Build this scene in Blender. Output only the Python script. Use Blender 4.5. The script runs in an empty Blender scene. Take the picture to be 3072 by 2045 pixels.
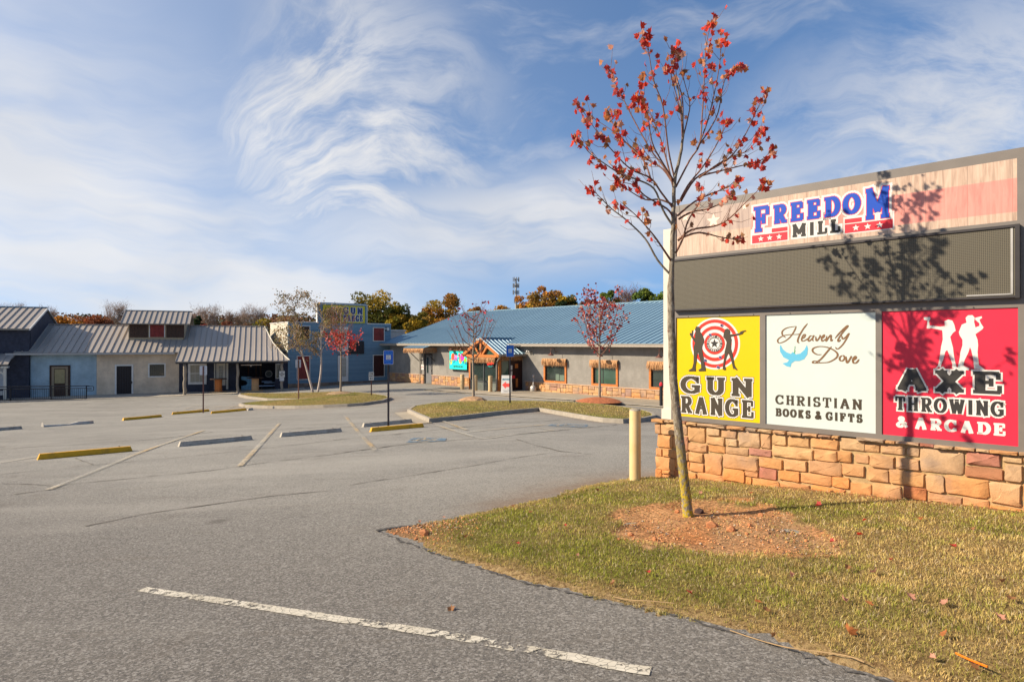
import bpy, bmesh, math, random
import numpy as np
from mathutils import Vector, Matrix
R=random.Random(7); NR=np.random.RandomState(11)
sc=bpy.context.scene; COL=sc.collection
rad=math.radians
# ---------------------------------------------------------------- camera
CAMZ=1.6
cd=bpy.data.cameras.new('camera'); cam=bpy.data.objects.new('camera',cd); COL.objects.link(cam)
cam.location=(0,0,CAMZ); cam.rotation_euler=(rad(90+0.14),0,0)
cd.sensor_width=36; cd.lens=36*1850/3072; cd.clip_start=.05; cd.clip_end=8000
sc.camera=cam
sc.view_settings.view_transform='Standard'; sc.view_settings.look='None'
sc.view_settings.exposure=0.72; sc.view_settings.gamma=1; sc.view_settings.use_curve_mapping=False
# ---------------------------------------------------------------- node helper
class NT:
    def __init__(s,nt): s.nt=nt; s.n=nt.nodes; s.l=nt.links; s.n.clear()
    def new(s,t,**k):
        n=s.n.new(t)
        for a,b in k.items(): setattr(n,a,b)
        return n
    def put(s,sock,v):
        if isinstance(v,bpy.types.NodeSocket): s.l.new(v,sock)
        elif v is not None:
            if isinstance(v,(tuple,list)) and sock.type=='RGBA' and len(v)==3: v=(*v,1)
            sock.default_value=v
    def m(s,op,a,b=None,c=None,clamp=False):
        n=s.new('ShaderNodeMath',operation=op,use_clamp=clamp)
        for i,v in enumerate((a,b,c)): s.put(n.inputs[i],v)
        return n.outputs[0]
    def add(s,a,b): return s.m('ADD',a,b)
    def sub(s,a,b): return s.m('SUBTRACT',a,b)
    def mul(s,a,b): return s.m('MULTIPLY',a,b)
    def ss(s,v,a,b,lo=0.,hi=1.):
        n=s.new('ShaderNodeMapRange',interpolation_type='SMOOTHSTEP')
        for i,x in enumerate((v,a,b,lo,hi)): s.put(n.inputs[i],x)
        return n.outputs[0]
    def comb(s,x=0.,y=0.,z=0.):
        n=s.new('ShaderNodeCombineXYZ')
        for i,v in enumerate((x,y,z)): s.put(n.inputs[i],v)
        return n.outputs[0]
    def sep(s,v):
        n=s.new('ShaderNodeSeparateXYZ'); s.put(n.inputs[0],v); return n.outputs
    def noise(s,vec=None,scale=5.,detail=4.,rough=.55,dist=0.,color=False):
        n=s.new('ShaderNodeTexNoise'); s.put(n.inputs['Vector'],vec)
        s.put(n.inputs['Scale'],scale); s.put(n.inputs['Detail'],detail); s.put(n.inputs['Roughness'],rough); s.put(n.inputs['Distortion'],dist)
        return n.outputs['Color' if color else 'Fac']
    def voro(s,vec=None,scale=5.,feature='F1',out='Distance'):
        n=s.new('ShaderNodeTexVoronoi',feature=feature); s.put(n.inputs['Vector'],vec); s.put(n.inputs['Scale'],scale)
        return n.outputs[out]
    def mix(s,f,a,b):
        n=s.new('ShaderNodeMix',data_type='RGBA'); s.put(n.inputs[0],f); s.put(n.inputs[6],a); s.put(n.inputs[7],b); return n.outputs[2]
    def ramp(s,f,stops):
        n=s.new('ShaderNodeValToRGB'); s.put(n.inputs[0],f); cr=n.color_ramp
        while len(cr.elements)<len(stops): cr.elements.new(.5)
        for e,(p,c) in zip(cr.elements,stops): e.position=p; e.color=(*c,1)
        return n.outputs[0]
    def vmap(s,v,loc=(0,0,0),rot=(0,0,0),scale=(1,1,1)):
        n=s.new('ShaderNodeMapping'); s.put(n.inputs[0],v)
        n.inputs[1].default_value=loc; n.inputs[2].default_value=rot; n.inputs[3].default_value=scale
        return n.outputs[0]
    def pos(s): return s.new('ShaderNodeNewGeometry').outputs['Position']
    def obj(s): return s.new('ShaderNodeTexCoord').outputs['Object']
    def rnd(s): return s.new('ShaderNodeObjectInfo').outputs['Random']
    def attr(s,name,out='Color'):
        n=s.new('ShaderNodeAttribute',attribute_name=name); return n.outputs[out]
    def bump(s,h,strength=.3,dist=.01):
        n=s.new('ShaderNodeBump'); s.put(n.inputs['Height'],h); n.inputs['Strength'].default_value=strength; n.inputs['Distance'].default_value=dist
        return n.outputs[0]
    def bsdf(s,color,rough=.8,metal=0.,normal=None,spec=.3,**k):
        p=s.new('ShaderNodeBsdfPrincipled'); s.put(p.inputs['Base Color'],color); s.put(p.inputs['Roughness'],rough); s.put(p.inputs['Metallic'],metal)
        p.inputs['Specular IOR Level'].default_value=spec
        if normal is not None: s.put(p.inputs['Normal'],normal)
        for a,b in k.items(): s.put(p.inputs[a.replace('_',' ')],b)
        return p.outputs[0]
    def out(s,sh):
        o=s.new('ShaderNodeOutputMaterial'); s.l.new(sh,o.inputs[0])
# ---------------------------------------------------------------- sky and sun
SUN_EL=rad(31.5); SUN_AZ=math.atan2(-.990,-.138)      # azimuth from +Y towards +X
world=bpy.data.worlds.new('World'); sc.world=world; world.use_nodes=True
W=NT(world.node_tree)
sky=W.new('ShaderNodeTexSky',sky_type='NISHITA',sun_disc=False,sun_elevation=SUN_EL,sun_rotation=SUN_AZ,altitude=300,air_density=1.0,dust_density=0.0,ozone_density=3.0)
gen=W.new('ShaderNodeTexCoord').outputs['Generated']
dx,dy,dz=W.sep(gen)
az=W.m('ARCTAN2',dx,dy); el=W.m('ARCSINE',dz)
P0=W.comb(az,el,0.)
def blob(cx,cy,rx,ry,rot=0.,lo=0.,hi=1.):
    v=W.vmap(P0,loc=(-cx,-cy,0))
    v=W.vmap(v,rot=(0,0,-rot)); v=W.vmap(v,scale=(1/rx,1/ry,1))
    n=W.new('ShaderNodeVectorMath',operation='LENGTH'); W.put(n.inputs[0],v)
    return W.ss(n.outputs['Value'],hi,lo)
skv=W.new('ShaderNodeVectorMath',operation='NORMALIZE'); W.put(skv.inputs[0],W.comb(dx,dy,W.add(W.mul(W.m('MAXIMUM',dz,0.),.82),.16))); W.put(sky.inputs[0],skv.outputs[0])
warp=W.noise(P0,2.6,4.,.55,color=True)
wv=W.new('ShaderNodeVectorMath',operation='MULTIPLY_ADD'); W.put(wv.inputs[0],warp); wv.inputs[1].default_value=(.22,.22,0); wv.inputs[2].default_value=(-.11,-.11,0)
wa=W.new('ShaderNodeVectorMath',operation='ADD'); W.put(wa.inputs[0],P0); W.put(wa.inputs[1],wv.outputs[0])
PW=wa.outputs[0]
def twist(cx,cy,r,ang,src):
    """rotate the cloud coordinates round a point, more the nearer it is: gives the curl of the mares' tails"""
    v=W.vmap(src,loc=(-cx,-cy,0))
    n=W.new('ShaderNodeVectorMath',operation='LENGTH'); W.put(n.inputs[0],v)
    a=W.mul(W.ss(n.outputs['Value'],r,0.),ang)
    x,y,_=W.sep(v); c=W.m('COSINE',a); s_=W.m('SINE',a)
    return W.comb(W.sub(W.mul(x,c),W.mul(y,s_)),W.add(W.mul(x,s_),W.mul(y,c)),0.)
# fan of cirrus left of the middle: strands that spread from one root and bend over
fv=W.vmap(PW,loc=(.46,-.16,0)); fx_,fy_,_=W.sep(fv)
fl=W.new('ShaderNodeVectorMath',operation='LENGTH'); W.put(fl.inputs[0],fv); fr_=fl.outputs['Value']
th=W.m('ARCTAN2',fy_,fx_); thb=W.add(th,W.mul(fr_,1.1))
fan=W.noise(W.comb(W.mul(thb,2.1),W.mul(fr_,2.4),0.),2.3,9.,.64,.35)
pt=W.noise(W.vmap(PW,rot=(0,0,-.5),scale=(1.,1.8,1)),5.,6.,.62,.2)
env=W.mul(W.mul(W.ss(th,-.30,.30),W.ss(th,1.55,.95)),W.mul(W.ss(fr_,.05,.20),W.ss(fr_,.56,.26)))
curl=W.mul(W.ss(W.add(W.mul(fan,.72),W.mul(pt,.28)),.36,.62),env)
# broad veil, streaks falling to the right
st=W.noise(W.vmap(PW,rot=(0,0,.42),scale=(1.3,7.5,1)),1.5,6.,.55,.1)
veil=W.mul(W.ss(st,.30,.64,.12,1.),blob(-.66,.08,.95,.36,-.42,.40,1.2))
low=W.mul(W.ss(W.noise(W.vmap(PW,rot=(0,0,.12),scale=(1.5,10,1)),1.7,6.,.55,.2),.3,.6,.35,1.),blob(.12,.20,.62,.105,.10,.2,1.2))
# feathery patch on the right
ft=W.noise(W.vmap(twist(.62,.18,.5,.25,PW),rot=(0,0,.95),scale=(2.4,6,1)),2.2,9.,.66,.2)
right=W.mul(W.ss(ft,.30,.66),blob(.62,.22,.38,.25,.2,.2,1.2))
wisps=W.mul(W.ss(W.noise(W.vmap(PW,rot=(0,0,-.4),scale=(2,6,1)),2.0,7.,.6,.15),.48,.80),.45)
dens=W.m('MAXIMUM',W.m('MAXIMUM',curl,W.mul(veil,.88)),W.m('MAXIMUM',W.mul(low,.88),W.mul(right,.85)))
dens=W.m('MAXIMUM',dens,wisps)
haze=W.mul(W.ss(az,.35,-.9),.38)
dens=W.sub(1.,W.mul(W.sub(1.,W.m('MINIMUM',dens,1.)),W.sub(1.,haze)))
dens=W.mul(dens,.93)
skyc=W.new('ShaderNodeVectorMath',operation='MULTIPLY'); W.put(skyc.inputs[0],sky.outputs[0]); skyc.inputs[1].default_value=(.97,1.08,1.16)
cc=W.ramp(W.noise(PW,3.,3.),[(.3,(.52,.525,.54)),(.7,(.70,.685,.67))])
cs=W.new('ShaderNodeVectorMath',operation='SCALE'); W.put(cs.inputs[0],cc); cs.inputs['Scale'].default_value=9.5
bg=W.new('ShaderNodeBackground'); W.put(bg.inputs[0],W.mix(dens,skyc.outputs[0],cs.outputs[0])); bg.inputs[1].default_value=.088
wo=W.new('ShaderNodeOutputWorld'); W.l.new(bg.outputs[0],wo.inputs[0])
sd=bpy.data.lights.new('sun','SUN'); sd.energy=5.0; sd.angle=rad(.55); sd.color=(1,.855,.66)
sun=bpy.data.objects.new('sun',sd); COL.objects.link(sun)
ts=Vector((math.sin(SUN_AZ)*math.cos(SUN_EL),math.cos(SUN_AZ)*math.cos(SUN_EL),math.sin(SUN_EL)))
sun.rotation_euler=ts.to_track_quat('Z','Y').to_euler(); sun.location=(-20,-5,20)

DATA={'man': [(0.499,1.208),(0.503,1.221),(0.555,1.252),(0.575,1.323),(0.578,1.45),(0.575,1.539),(0.596,1.596),(0.555,1.654),(0.52,1.705),(0.52,1.73),(0.548,1.727),(0.552,1.768),(0.563,1.768),(0.564,1.73),(0.559,1.692),(0.596,1.647),(0.596,1.717),(0.605,1.748),(0.596,1.774),(0.61,1.816),(0.65,1.815),(0.671,1.798),(0.668,1.748),(0.698,1.716),(0.727,1.64),(0.727,1.602),(0.705,1.565),(0.698,1.527),(0.709,1.452),(0.727,1.351),(0.741,1.276),(0.749,1.22),(0.65,1.213),(0.646,1.229),(0.687,1.256),(0.682,1.325),(0.65,1.426),(0.641,1.489),(0.63,1.451),(0.616,1.362),(0.6,1.272),(0.605,1.212)],'woman': [(0.99,1.244),(0.99,1.283),(0.997,1.332),(1.01,1.406),(1.015,1.48),(1.032,1.541),(1.044,1.602),(1.025,1.639),(0.997,1.67),(1.006,1.737),(1.025,1.774),(1.057,1.783),(1.082,1.767),(1.089,1.736),(1.082,1.706),(1.164,1.711),(1.213,1.72),(1.232,1.744),(1.297,1.758),(1.299,1.748),(1.263,1.737),(1.257,1.716),(1.232,1.705),(1.164,1.69),(1.095,1.675),(1.108,1.639),(1.101,1.578),(1.101,1.517),(1.12,1.457),(1.133,1.384),(1.145,1.311),(1.164,1.276),(1.189,1.25),(1.164,1.247),(1.139,1.275),(1.133,1.248),(1.126,1.275),(1.114,1.335),(1.089,1.408),(1.066,1.468),(1.044,1.419),(1.025,1.357),(1.015,1.296),(1.032,1.247),(1.013,1.241)],'axewoman': [(3.318,1.329),(3.341,1.344),(3.353,1.387),(3.365,1.473),(3.375,1.559),(3.389,1.63),(3.387,1.701),(3.384,1.727),(3.281,1.753),(3.269,1.746),(3.247,1.749),(3.255,1.833),(3.223,1.841),(3.221,1.87),(3.279,1.868),(3.281,1.846),(3.269,1.832),(3.272,1.782),(3.365,1.766),(3.407,1.772),(3.404,1.822),(3.436,1.839),(3.471,1.827),(3.488,1.785),(3.5,1.721),(3.477,1.7),(3.453,1.658),(3.465,1.601),(3.477,1.545),(3.483,1.475),(3.494,1.404),(3.506,1.348),(3.5,1.331),(3.469,1.336),(3.471,1.376),(3.448,1.46),(3.427,1.523),(3.41,1.502),(3.395,1.431),(3.377,1.373),(3.371,1.333),(3.353,1.347),(3.341,1.33)],'axeman': [(3.511,1.32),(3.517,1.349),(3.531,1.419),(3.54,1.503),(3.557,1.573),(3.557,1.629),(3.534,1.672),(3.526,1.707),(3.551,1.783),(3.591,1.803),(3.583,1.852),(3.603,1.877),(3.64,1.878),(3.659,1.85),(3.653,1.809),(3.659,1.781),(3.664,1.753),(3.697,1.767),(3.697,1.794),(3.664,1.829),(3.662,1.85),(3.714,1.865),(3.719,1.849),(3.697,1.829),(3.708,1.794),(3.73,1.752),(3.719,1.732),(3.664,1.684),(3.681,1.629),(3.686,1.574),(3.681,1.505),(3.686,1.436),(3.692,1.374),(3.741,1.327),(3.653,1.332),(3.647,1.421),(3.631,1.518),(3.619,1.553),(3.603,1.49),(3.574,1.42),(3.563,1.364),(3.614,1.337),(3.608,1.316)],'dove': [(1.732,1.57),(1.754,1.522),(1.799,1.482),(1.854,1.46),(1.871,1.483),(1.896,1.478),(1.909,1.455),(1.963,1.467),(2.011,1.513),(2.038,1.569),(2.051,1.524),(2.043,1.457),(2.006,1.4),(1.952,1.377),(1.898,1.376),(1.86,1.346),(1.849,1.301),(1.799,1.311),(1.752,1.344),(1.81,1.357),(1.832,1.386),(1.766,1.419),(1.726,1.487),(1.721,1.545)],'script': [[(1.918,1.797),(1.893,1.738),(1.849,1.671),(1.788,1.619),(1.721,1.593),(1.696,1.614),(1.709,1.648),(1.766,1.683),(1.843,1.696),(1.931,1.698),(1.974,1.709)],[(1.793,1.659),(1.754,1.694),(1.754,1.74),(1.81,1.779),(1.918,1.797)],[(2.047,1.828),(1.995,1.759),(1.952,1.681),(1.933,1.619),(1.95,1.591)],[(1.974,1.642),(2.006,1.658),(2.022,1.692),(2.001,1.692),(1.979,1.642),(1.99,1.616),(2.027,1.63),(2.054,1.652)],[(2.101,1.68),(2.075,1.675),(2.054,1.636),(2.065,1.616),(2.107,1.658),(2.117,1.685),(2.101,1.636),(2.117,1.619)],[(2.138,1.674),(2.148,1.619),(2.185,1.668),(2.185,1.69)],[(2.2,1.641),(2.231,1.668),(2.231,1.69),(2.205,1.657),(2.211,1.615),(2.246,1.641)],[(2.262,1.679),(2.252,1.615),(2.287,1.668),(2.307,1.684),(2.307,1.619),(2.328,1.635)],[(2.348,1.646),(2.407,1.721),(2.476,1.79),(2.481,1.779),(2.427,1.71),(2.383,1.635),(2.388,1.611),(2.412,1.635)],[(2.422,1.678),(2.432,1.64),(2.462,1.661),(2.498,1.704),(2.467,1.634),(2.427,1.57),(2.378,1.524),(2.353,1.546)],[(2.205,1.459),(2.154,1.458),(2.107,1.491),(2.112,1.53),(2.185,1.553),(2.287,1.537),(2.368,1.483),(2.368,1.429),(2.287,1.373),(2.185,1.36),(2.107,1.358),(2.122,1.38),(2.185,1.371)],[(2.312,1.553),(2.257,1.482),(2.195,1.404),(2.133,1.358)],[(2.427,1.451),(2.402,1.429),(2.402,1.397),(2.427,1.387),(2.452,1.419),(2.442,1.446),(2.427,1.451)],[(2.467,1.441),(2.476,1.366),(2.515,1.426),(2.52,1.447)],[(2.535,1.394),(2.568,1.421),(2.563,1.443),(2.539,1.41),(2.544,1.368),(2.573,1.371),(2.602,1.411)]],'caps': [(-0.046,0.145,0.47,0.516),(0.149,0.231,0.477,0.513),(0.234,0.31,0.484,0.526),(0.426,0.488,0.483,0.524),(0.496,0.643,0.476,0.517),(0.646,1.044,0.476,0.517),(1.058,1.29,0.477,0.521),(1.312,1.45,0.481,0.516),(1.464,1.638,0.479,0.516),(1.654,1.807,0.482,0.518),(1.827,1.996,0.48,0.518),(2.001,2.173,0.485,0.526),(2.178,2.317,0.491,0.519),(2.331,2.403,0.492,0.525),(2.587,2.865,0.496,0.534),(2.871,2.963,0.495,0.528),(2.967,3.19,0.501,0.535),(3.19,3.318,0.495,0.533),(3.318,3.483,0.498,0.529),(3.494,3.664,0.5,0.532),(3.67,3.779,0.501,0.531),(3.779,4.001,0.5,0.535),(4.007,4.188,0.51,0.539)],'stones': [(-0.011,0.084,0.306,0.457),(0.091,0.323,0.306,0.46),(0.426,0.49,0.332,0.46),(0.023,0.271,0.12,0.299),(0.277,0.439,0.133,0.304),(0.446,0.503,0.112,0.316),(0.002,0.098,-0.012,0.102),(0.111,0.346,-0.007,0.112),(0.349,0.465,-0.014,0.115),(0.471,0.509,-0.015,0.096),(-0.004,0.303,-0.197,-0.006),(0.303,0.484,-0.133,-0.004),(0.49,0.528,-0.14,-0.029),(-0.011,0.098,-0.345,-0.194),(0.098,0.303,-0.249,-0.19),(0.104,0.29,-0.339,-0.256),(0.29,0.496,-0.309,-0.162),(0.503,0.757,0.252,0.465),(0.769,0.959,0.365,0.47),(0.971,1.183,0.357,0.462),(1.2,1.48,0.266,0.466),(1.491,1.623,0.275,0.465),(1.638,1.807,0.337,0.47),(1.822,2.078,0.345,0.468),(2.092,2.394,0.357,0.482),(2.403,2.668,0.378,0.504),(0.765,1.023,0.247,0.354),(1.037,1.195,0.258,0.353),(0.503,0.781,0.126,0.241),(0.793,1.029,0.145,0.244),(1.033,1.334,0.154,0.248),(1.339,1.628,0.174,0.262),(1.638,2.121,0.193,0.325),(2.126,2.376,0.216,0.343),(2.381,2.528,0.226,0.348),(0.513,0.726,-0.015,0.112),(0.738,0.989,-0.159,0.125),(1.003,1.461,-0.031,0.15),(1.467,1.764,0.042,0.168),(1.772,2.049,0.052,0.184),(2.063,2.426,0.047,0.208),(2.43,2.662,0.079,0.219),(0.528,0.738,-0.151,-0.024),(1.003,1.29,-0.203,-0.038),(1.29,1.464,-0.1,-0.029),(1.475,1.69,-0.103,0.037),(1.711,1.966,-0.084,0.042),(1.971,2.317,-0.077,0.044),(2.321,2.51,-0.073,0.049),(0.496,0.628,-0.304,-0.173),(0.634,1.018,-0.298,-0.145),(1.023,1.334,-0.286,-0.209),(1.301,1.381,-0.216,-0.113),(1.383,1.716,-0.262,-0.113),(1.731,2.078,-0.223,-0.1),(2.092,2.466,-0.2,-0.09),(2.608,2.814,0.377,0.474),(2.818,3.059,0.378,0.475),(3.069,3.184,0.384,0.474),(3.196,3.572,0.237,0.484),(3.591,3.871,0.361,0.494),(3.881,4.032,0.425,0.481),(4.037,4.286,0.44,0.505),(2.566,2.704,0.24,0.34),(2.711,2.956,0.217,0.357),(2.963,3.186,0.233,0.358),(3.58,3.892,0.234,0.348),(3.897,4.037,0.24,0.406),(4.048,4.286,0.264,0.421),(2.69,2.904,0.057,0.201),(2.904,3.233,0.063,0.218),(3.239,3.403,0.024,0.211),(3.413,3.774,0.036,0.224),(3.779,4.027,0.008,0.223),(4.032,4.286,0.048,0.244),(2.51,2.731,-0.124,0.014),(2.742,3.023,-0.109,0.041),(3.031,3.245,-0.08,0.059),(3.263,3.557,-0.067,0.018),(3.557,3.774,-0.063,0.027),(3.779,4.027,-0.1,-0.015),(4.032,4.286,-0.07,0.022),(2.594,2.982,-0.217,-0.141),(2.988,3.257,-0.17,-0.097)],'islA': [(-4.56,26.76),(-3.55,23.36),(-2.85,21.1),(-1.84,22.15),(-0.57,24.09),(1.13,26.08),(1.87,24.14),(2.71,21.98),(3.08,21.04),(3.72,20.6),(4.63,21.52),(5.39,23.0),(5.66,24.61),(5.56,26.43),(5.05,27.94),(4.29,29.31),(3.05,30.37),(1.33,31.06),(-0.81,31.41),(-2.61,31.38),(-3.98,30.84),(-4.7,29.17)],'islB': [(-15.5,35.56),(-13.56,34.09),(-11.64,33.06),(-9.96,32.53),(-8.67,32.49),(-7.89,32.77),(-7.14,34.36),(-7.1,36.34),(-7.72,38.1),(-9.18,40.35),(-11.57,42.32),(-13.5,42.29),(-15.91,42.82),(-18.86,44.47),(-19.58,44.27),(-19.16,43.13),(-17.77,41.28),(-15.49,38.94),(-13.65,38.06),(-12.23,37.7),(-13.55,37.8),(-15.2,37.59),(-15.99,37.13),(-16.26,36.65)],'lawn': [(-1.37,6.34),(-0.69,5.49),(0.07,4.66),(0.66,4.18),(1.03,3.91),(1.33,3.62),(1.64,3.21),(1.82,2.99)],'lawn2': [(-1.37,6.34),(-0.83,6.65),(-0.14,7.14),(0.39,7.59),(1.01,8.3),(1.61,8.67),(2.05,8.76)],'dirt': [(0.75,5.79),(0.95,6.62),(1.54,6.79),(2.16,6.94),(2.7,6.58),(2.86,5.93),(2.83,5.33),(2.49,4.88),(2.09,4.77),(1.73,4.87),(1.19,5.24)],'stops': [[(-10.69,13.88),(-9.35,15.2)],[(-8.62,15.92),(-7.26,17.25)],[(-6.68,17.76),(-5.22,18.91)],[(-4.93,20.32),(-3.5,21.58)],[(-4.25,18.45),(-2.78,19.44)],[(-20.71,23.15),(-20.15,25.35)],[(-19.98,26.24),(-19.18,28.21)],[(-18.82,29.8),(-17.86,31.77)],[(-18.12,32.85),(-16.7,34.07)],[(-15.94,32.63),(-14.47,33.65)],[(-14.36,33.46),(-14.14,33.7)]],'lines': [[(-5.19,11.76),(-8.75,23.21)],[(-7.02,25.95),(-2.95,13.36)],[(-7.4,9.85),(-8.7,14.07),(-10.51,21.08)],[(-2.52,20.1),(-0.75,15.02)],[(-0.75,15.02),(1.16,17.21)],[(0.74,18.25),(1.16,17.21)],[(-3.71,25.99),(-1.28,17.66)],[(-20.76,36.37),(-19.73,37.86),(-15.37,35.48)],[(-20.07,36.24),(-20.22,37.76)],[(-18.91,35.58),(-19.1,37.4)],[(-17.88,34.92),(-18.16,36.9)],[(-17.09,34.9),(-17.17,36.44)],[(-16.11,34.38),(-16.26,36.01)],[(-8.48,46.9),(-6.74,50.72)],[(-1.26,16.96),(1.06,19.49)],[(-11.14,13.42),(-11.04,14.4)]],'front': [(-2.9,4.84),(-1.76,4.35),(-1.03,4.03),(-0.94,4.0),(-0.51,3.81),(-0.19,3.66),(0.02,3.55),(0.29,3.42),(0.61,3.25),(0.72,3.21)],'hc': [[(-2.56,14.85),(-2.57,15.95),(-1.66,15.63),(-1.6,14.73)],[(1.03,18.88),(1.37,20.13),(2.43,19.7),(2.23,18.4)]],'cracks': [[(-9.83,11.84),(-8.61,12.86),(-7.33,13.77),(-5.92,15.01),(-4.67,16.13)],[(-4.7,16.21),(-2.7,17.74),(-0.74,19.74),(1.69,21.79)],[(-7.66,10.28),(-6.72,10.77),(-5.55,11.42),(-5.04,12.08),(-3.79,13.08)],[(-3.81,13.15),(-2.53,14.45),(-0.92,15.29),(1.17,17.09),(3.33,19.68)],[(-2.45,9.17),(-1.7,9.73),(-0.64,10.62),(0.1,11.4),(0.99,12.12)],[(-4.95,7.15),(-4.63,7.7),(-3.96,8.15),(-3.37,8.54),(-2.55,8.81)],[(-8.89,10.7),(-8.11,10.5),(-7.66,10.28)],[(0.09,14.82),(0.48,13.41),(0.94,12.13),(1.31,11.71)],[(-13.82,16.64),(-12.32,17.21),(-10.53,18.22),(-9.86,20.29)],[(-9.9,13.97),(-9.25,13.35),(-8.74,12.88)],[(-7.73,9.57),(-7.36,9.97),(-7.03,10.16)]],'walk': [(16.58,-2.17),(27.79,-2.1)],'walkg': [(0.48,36.85),(4.04,32.29),(6.89,28.84)],'fallen': [(3.16,6.36),(1.95,4.32),(1.19,4.14),(2.21,7.23),(2.75,7.08),(3.62,6.97),(3.27,5.72),(2.97,5.27),(2.64,5.09),(3.42,4.79),(3.75,5.65),(3.92,5.26),(2.07,3.85),(2.47,3.83),(2.63,3.75),(1.87,3.43),(1.56,3.91),(2.55,4.34),(2.42,4.45),(2.32,3.31),(2.12,3.11),(3.21,4.05),(3.04,3.76),(2.77,3.51),(1.56,3.79),(2.18,3.77),(2.24,3.0),(1.51,3.56),(2.79,4.54),(4.99,6.33),(-0.74,6.66),(-0.43,5.75),(0.05,5.45),(0.53,5.01),(0.72,4.39),(1.0,4.53),(0.2,6.59),(1.06,7.7),(0.02,7.03),(-0.41,4.17),(1.19,4.14),(-0.97,6.46),(0.51,5.94)],'rocks': [(1.95,6.43),(1.92,5.92),(2.05,5.76),(1.74,6.5),(2.13,5.6),(3.8,7.11),(2.53,6.27),(2.25,5.86),(2.35,6.91),(0.96,5.55),(1.28,5.54),(1.1,5.72),(2.55,5.35),(-0.86,6.06),(-0.93,5.97),(-1.18,6.21),(-1.03,5.91),(-1.29,6.29),(-0.74,5.86)],'strand': [[(1.29,3.65),(1.39,3.5),(1.5,3.36),(1.63,3.28),(1.74,3.19),(1.77,3.1)],[(0.69,4.21),(0.78,4.11),(0.9,4.02),(1.04,3.96)],[(2.25,3.13),(2.26,3.05),(2.28,2.96)]],'trunk': [(1.796,-0.216),(1.772,0.028),(1.728,0.402),(1.694,0.707),(1.657,1.081),(1.633,1.488),(1.623,1.827),(1.619,2.167),(1.633,2.473),(1.642,2.782),(1.648,3.018),(1.655,3.237),(1.693,3.418),(1.735,3.637),(1.739,3.855),(1.706,4.109),(1.662,4.291),(1.62,4.473),(1.584,4.555)],'br': [[(1.629,2.273),(1.484,2.437),(1.357,2.655),(1.175,2.837),(1.011,2.964),(0.884,3.091),(0.775,3.2)],[(1.629,2.418),(1.52,2.582),(1.429,2.709),(1.284,2.873),(1.102,3.037)],[(1.642,2.782),(1.539,2.946),(1.448,3.164),(1.284,3.255),(1.12,3.309),(0.92,3.437),(0.775,3.546),(0.666,3.718)],[(1.642,2.964),(1.52,3.127),(1.411,3.273),(1.211,3.364),(1.029,3.546),(0.866,3.746),(0.684,4.018)],[(1.651,3.2),(1.539,3.364),(1.393,3.455),(1.248,3.564),(1.011,3.764),(0.757,3.927)],[(1.655,3.218),(1.539,3.4),(1.411,3.564),(1.248,3.855),(1.12,4.109),(1.029,4.291),(1.002,4.409)],[(1.655,3.237),(1.52,3.455),(1.429,3.637),(1.375,3.927),(1.284,4.173)],[(1.655,3.273),(1.593,3.564),(1.539,4.0),(1.448,4.255),(1.402,4.509),(1.375,4.737)],[(1.735,3.637),(1.72,3.927),(1.648,4.218),(1.602,4.418)],[(1.739,3.764),(1.739,4.073),(1.675,4.327),(1.662,4.591)],[(1.669,3.182),(1.811,3.455),(1.911,3.618),(1.939,3.927),(1.957,4.218),(1.966,4.509),(2.002,4.746),(2.057,4.918)],[(1.911,3.618),(2.011,3.764),(2.102,3.946),(2.157,4.237),(2.229,4.364),(2.329,4.418)],[(1.884,3.564),(1.993,3.855),(2.075,4.2),(2.12,4.473),(2.139,4.727)],[(1.688,3.0),(1.793,3.2),(1.939,3.382),(2.066,3.582),(2.157,3.764),(2.202,3.873)],[(1.72,3.037),(1.866,3.264),(2.066,3.382),(2.248,3.509),(2.393,3.746),(2.484,3.946),(2.575,4.146)],[(1.902,3.291),(2.12,3.346),(2.339,3.4),(2.52,3.446),(2.666,3.573)],[(1.902,3.273),(2.102,3.418),(2.248,3.491),(2.411,3.564),(2.557,3.746)],[(1.688,2.891),(1.866,3.037),(2.066,3.127),(2.193,3.182),(2.293,3.264)],[(1.693,2.637),(1.829,2.746),(2.048,2.782),(2.193,2.846),(2.375,3.018),(2.584,3.227)],[(1.706,2.655),(1.902,2.718),(2.12,2.673),(2.302,2.646)],[(1.699,2.855),(1.829,2.927),(2.011,2.964),(2.157,3.037),(2.229,3.109)],[(1.648,3.0),(1.502,3.055),(1.357,3.055),(1.193,3.146),(1.039,3.255)],[(1.642,3.182),(1.575,3.455),(1.502,3.709),(1.411,3.927),(1.302,4.055)],[(1.642,2.873),(1.575,2.964),(1.357,3.091),(1.248,3.2),(1.066,3.237)],[(1.666,2.509),(1.739,2.655),(1.793,2.837),(1.902,3.018),(1.939,3.2)],[(1.411,3.273),(1.339,3.455),(1.157,3.637),(1.011,3.855),(0.993,3.927)],[(1.739,3.673),(1.793,3.891),(1.811,4.037),(1.757,4.255),(1.72,4.418)]],'places': {'bollard': (1.69,8.47,-0.32),'tree': (1.8,6.28,-0.21),'pole1': (-4.09,20.41,-1.16),'pole2': (-0.09,28.08,-1.39),'tA': (-2.01,32.13,-1.56),'tB': (4.45,31.43,-1.54),'birch': (-13.72,42.95,-1.95),'redC': (-11.01,39.61,-1.89),'poleL': (-16.68,33.32,-2.2),'poleM': (-12.92,37.36,-1.99),'oneway': (-8.63,37.84,-1.82),'b0': (-3.47,43.09,-1.75),'b1': (-2.48,41.75,-1.74),'b2': (-1.43,40.75,-1.73),'urn': (1.42,41.11,-1.73),'blackb': (7.19,29.74,-1.53),'aframe': (-0.34,39.48,-1.71)}}
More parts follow.
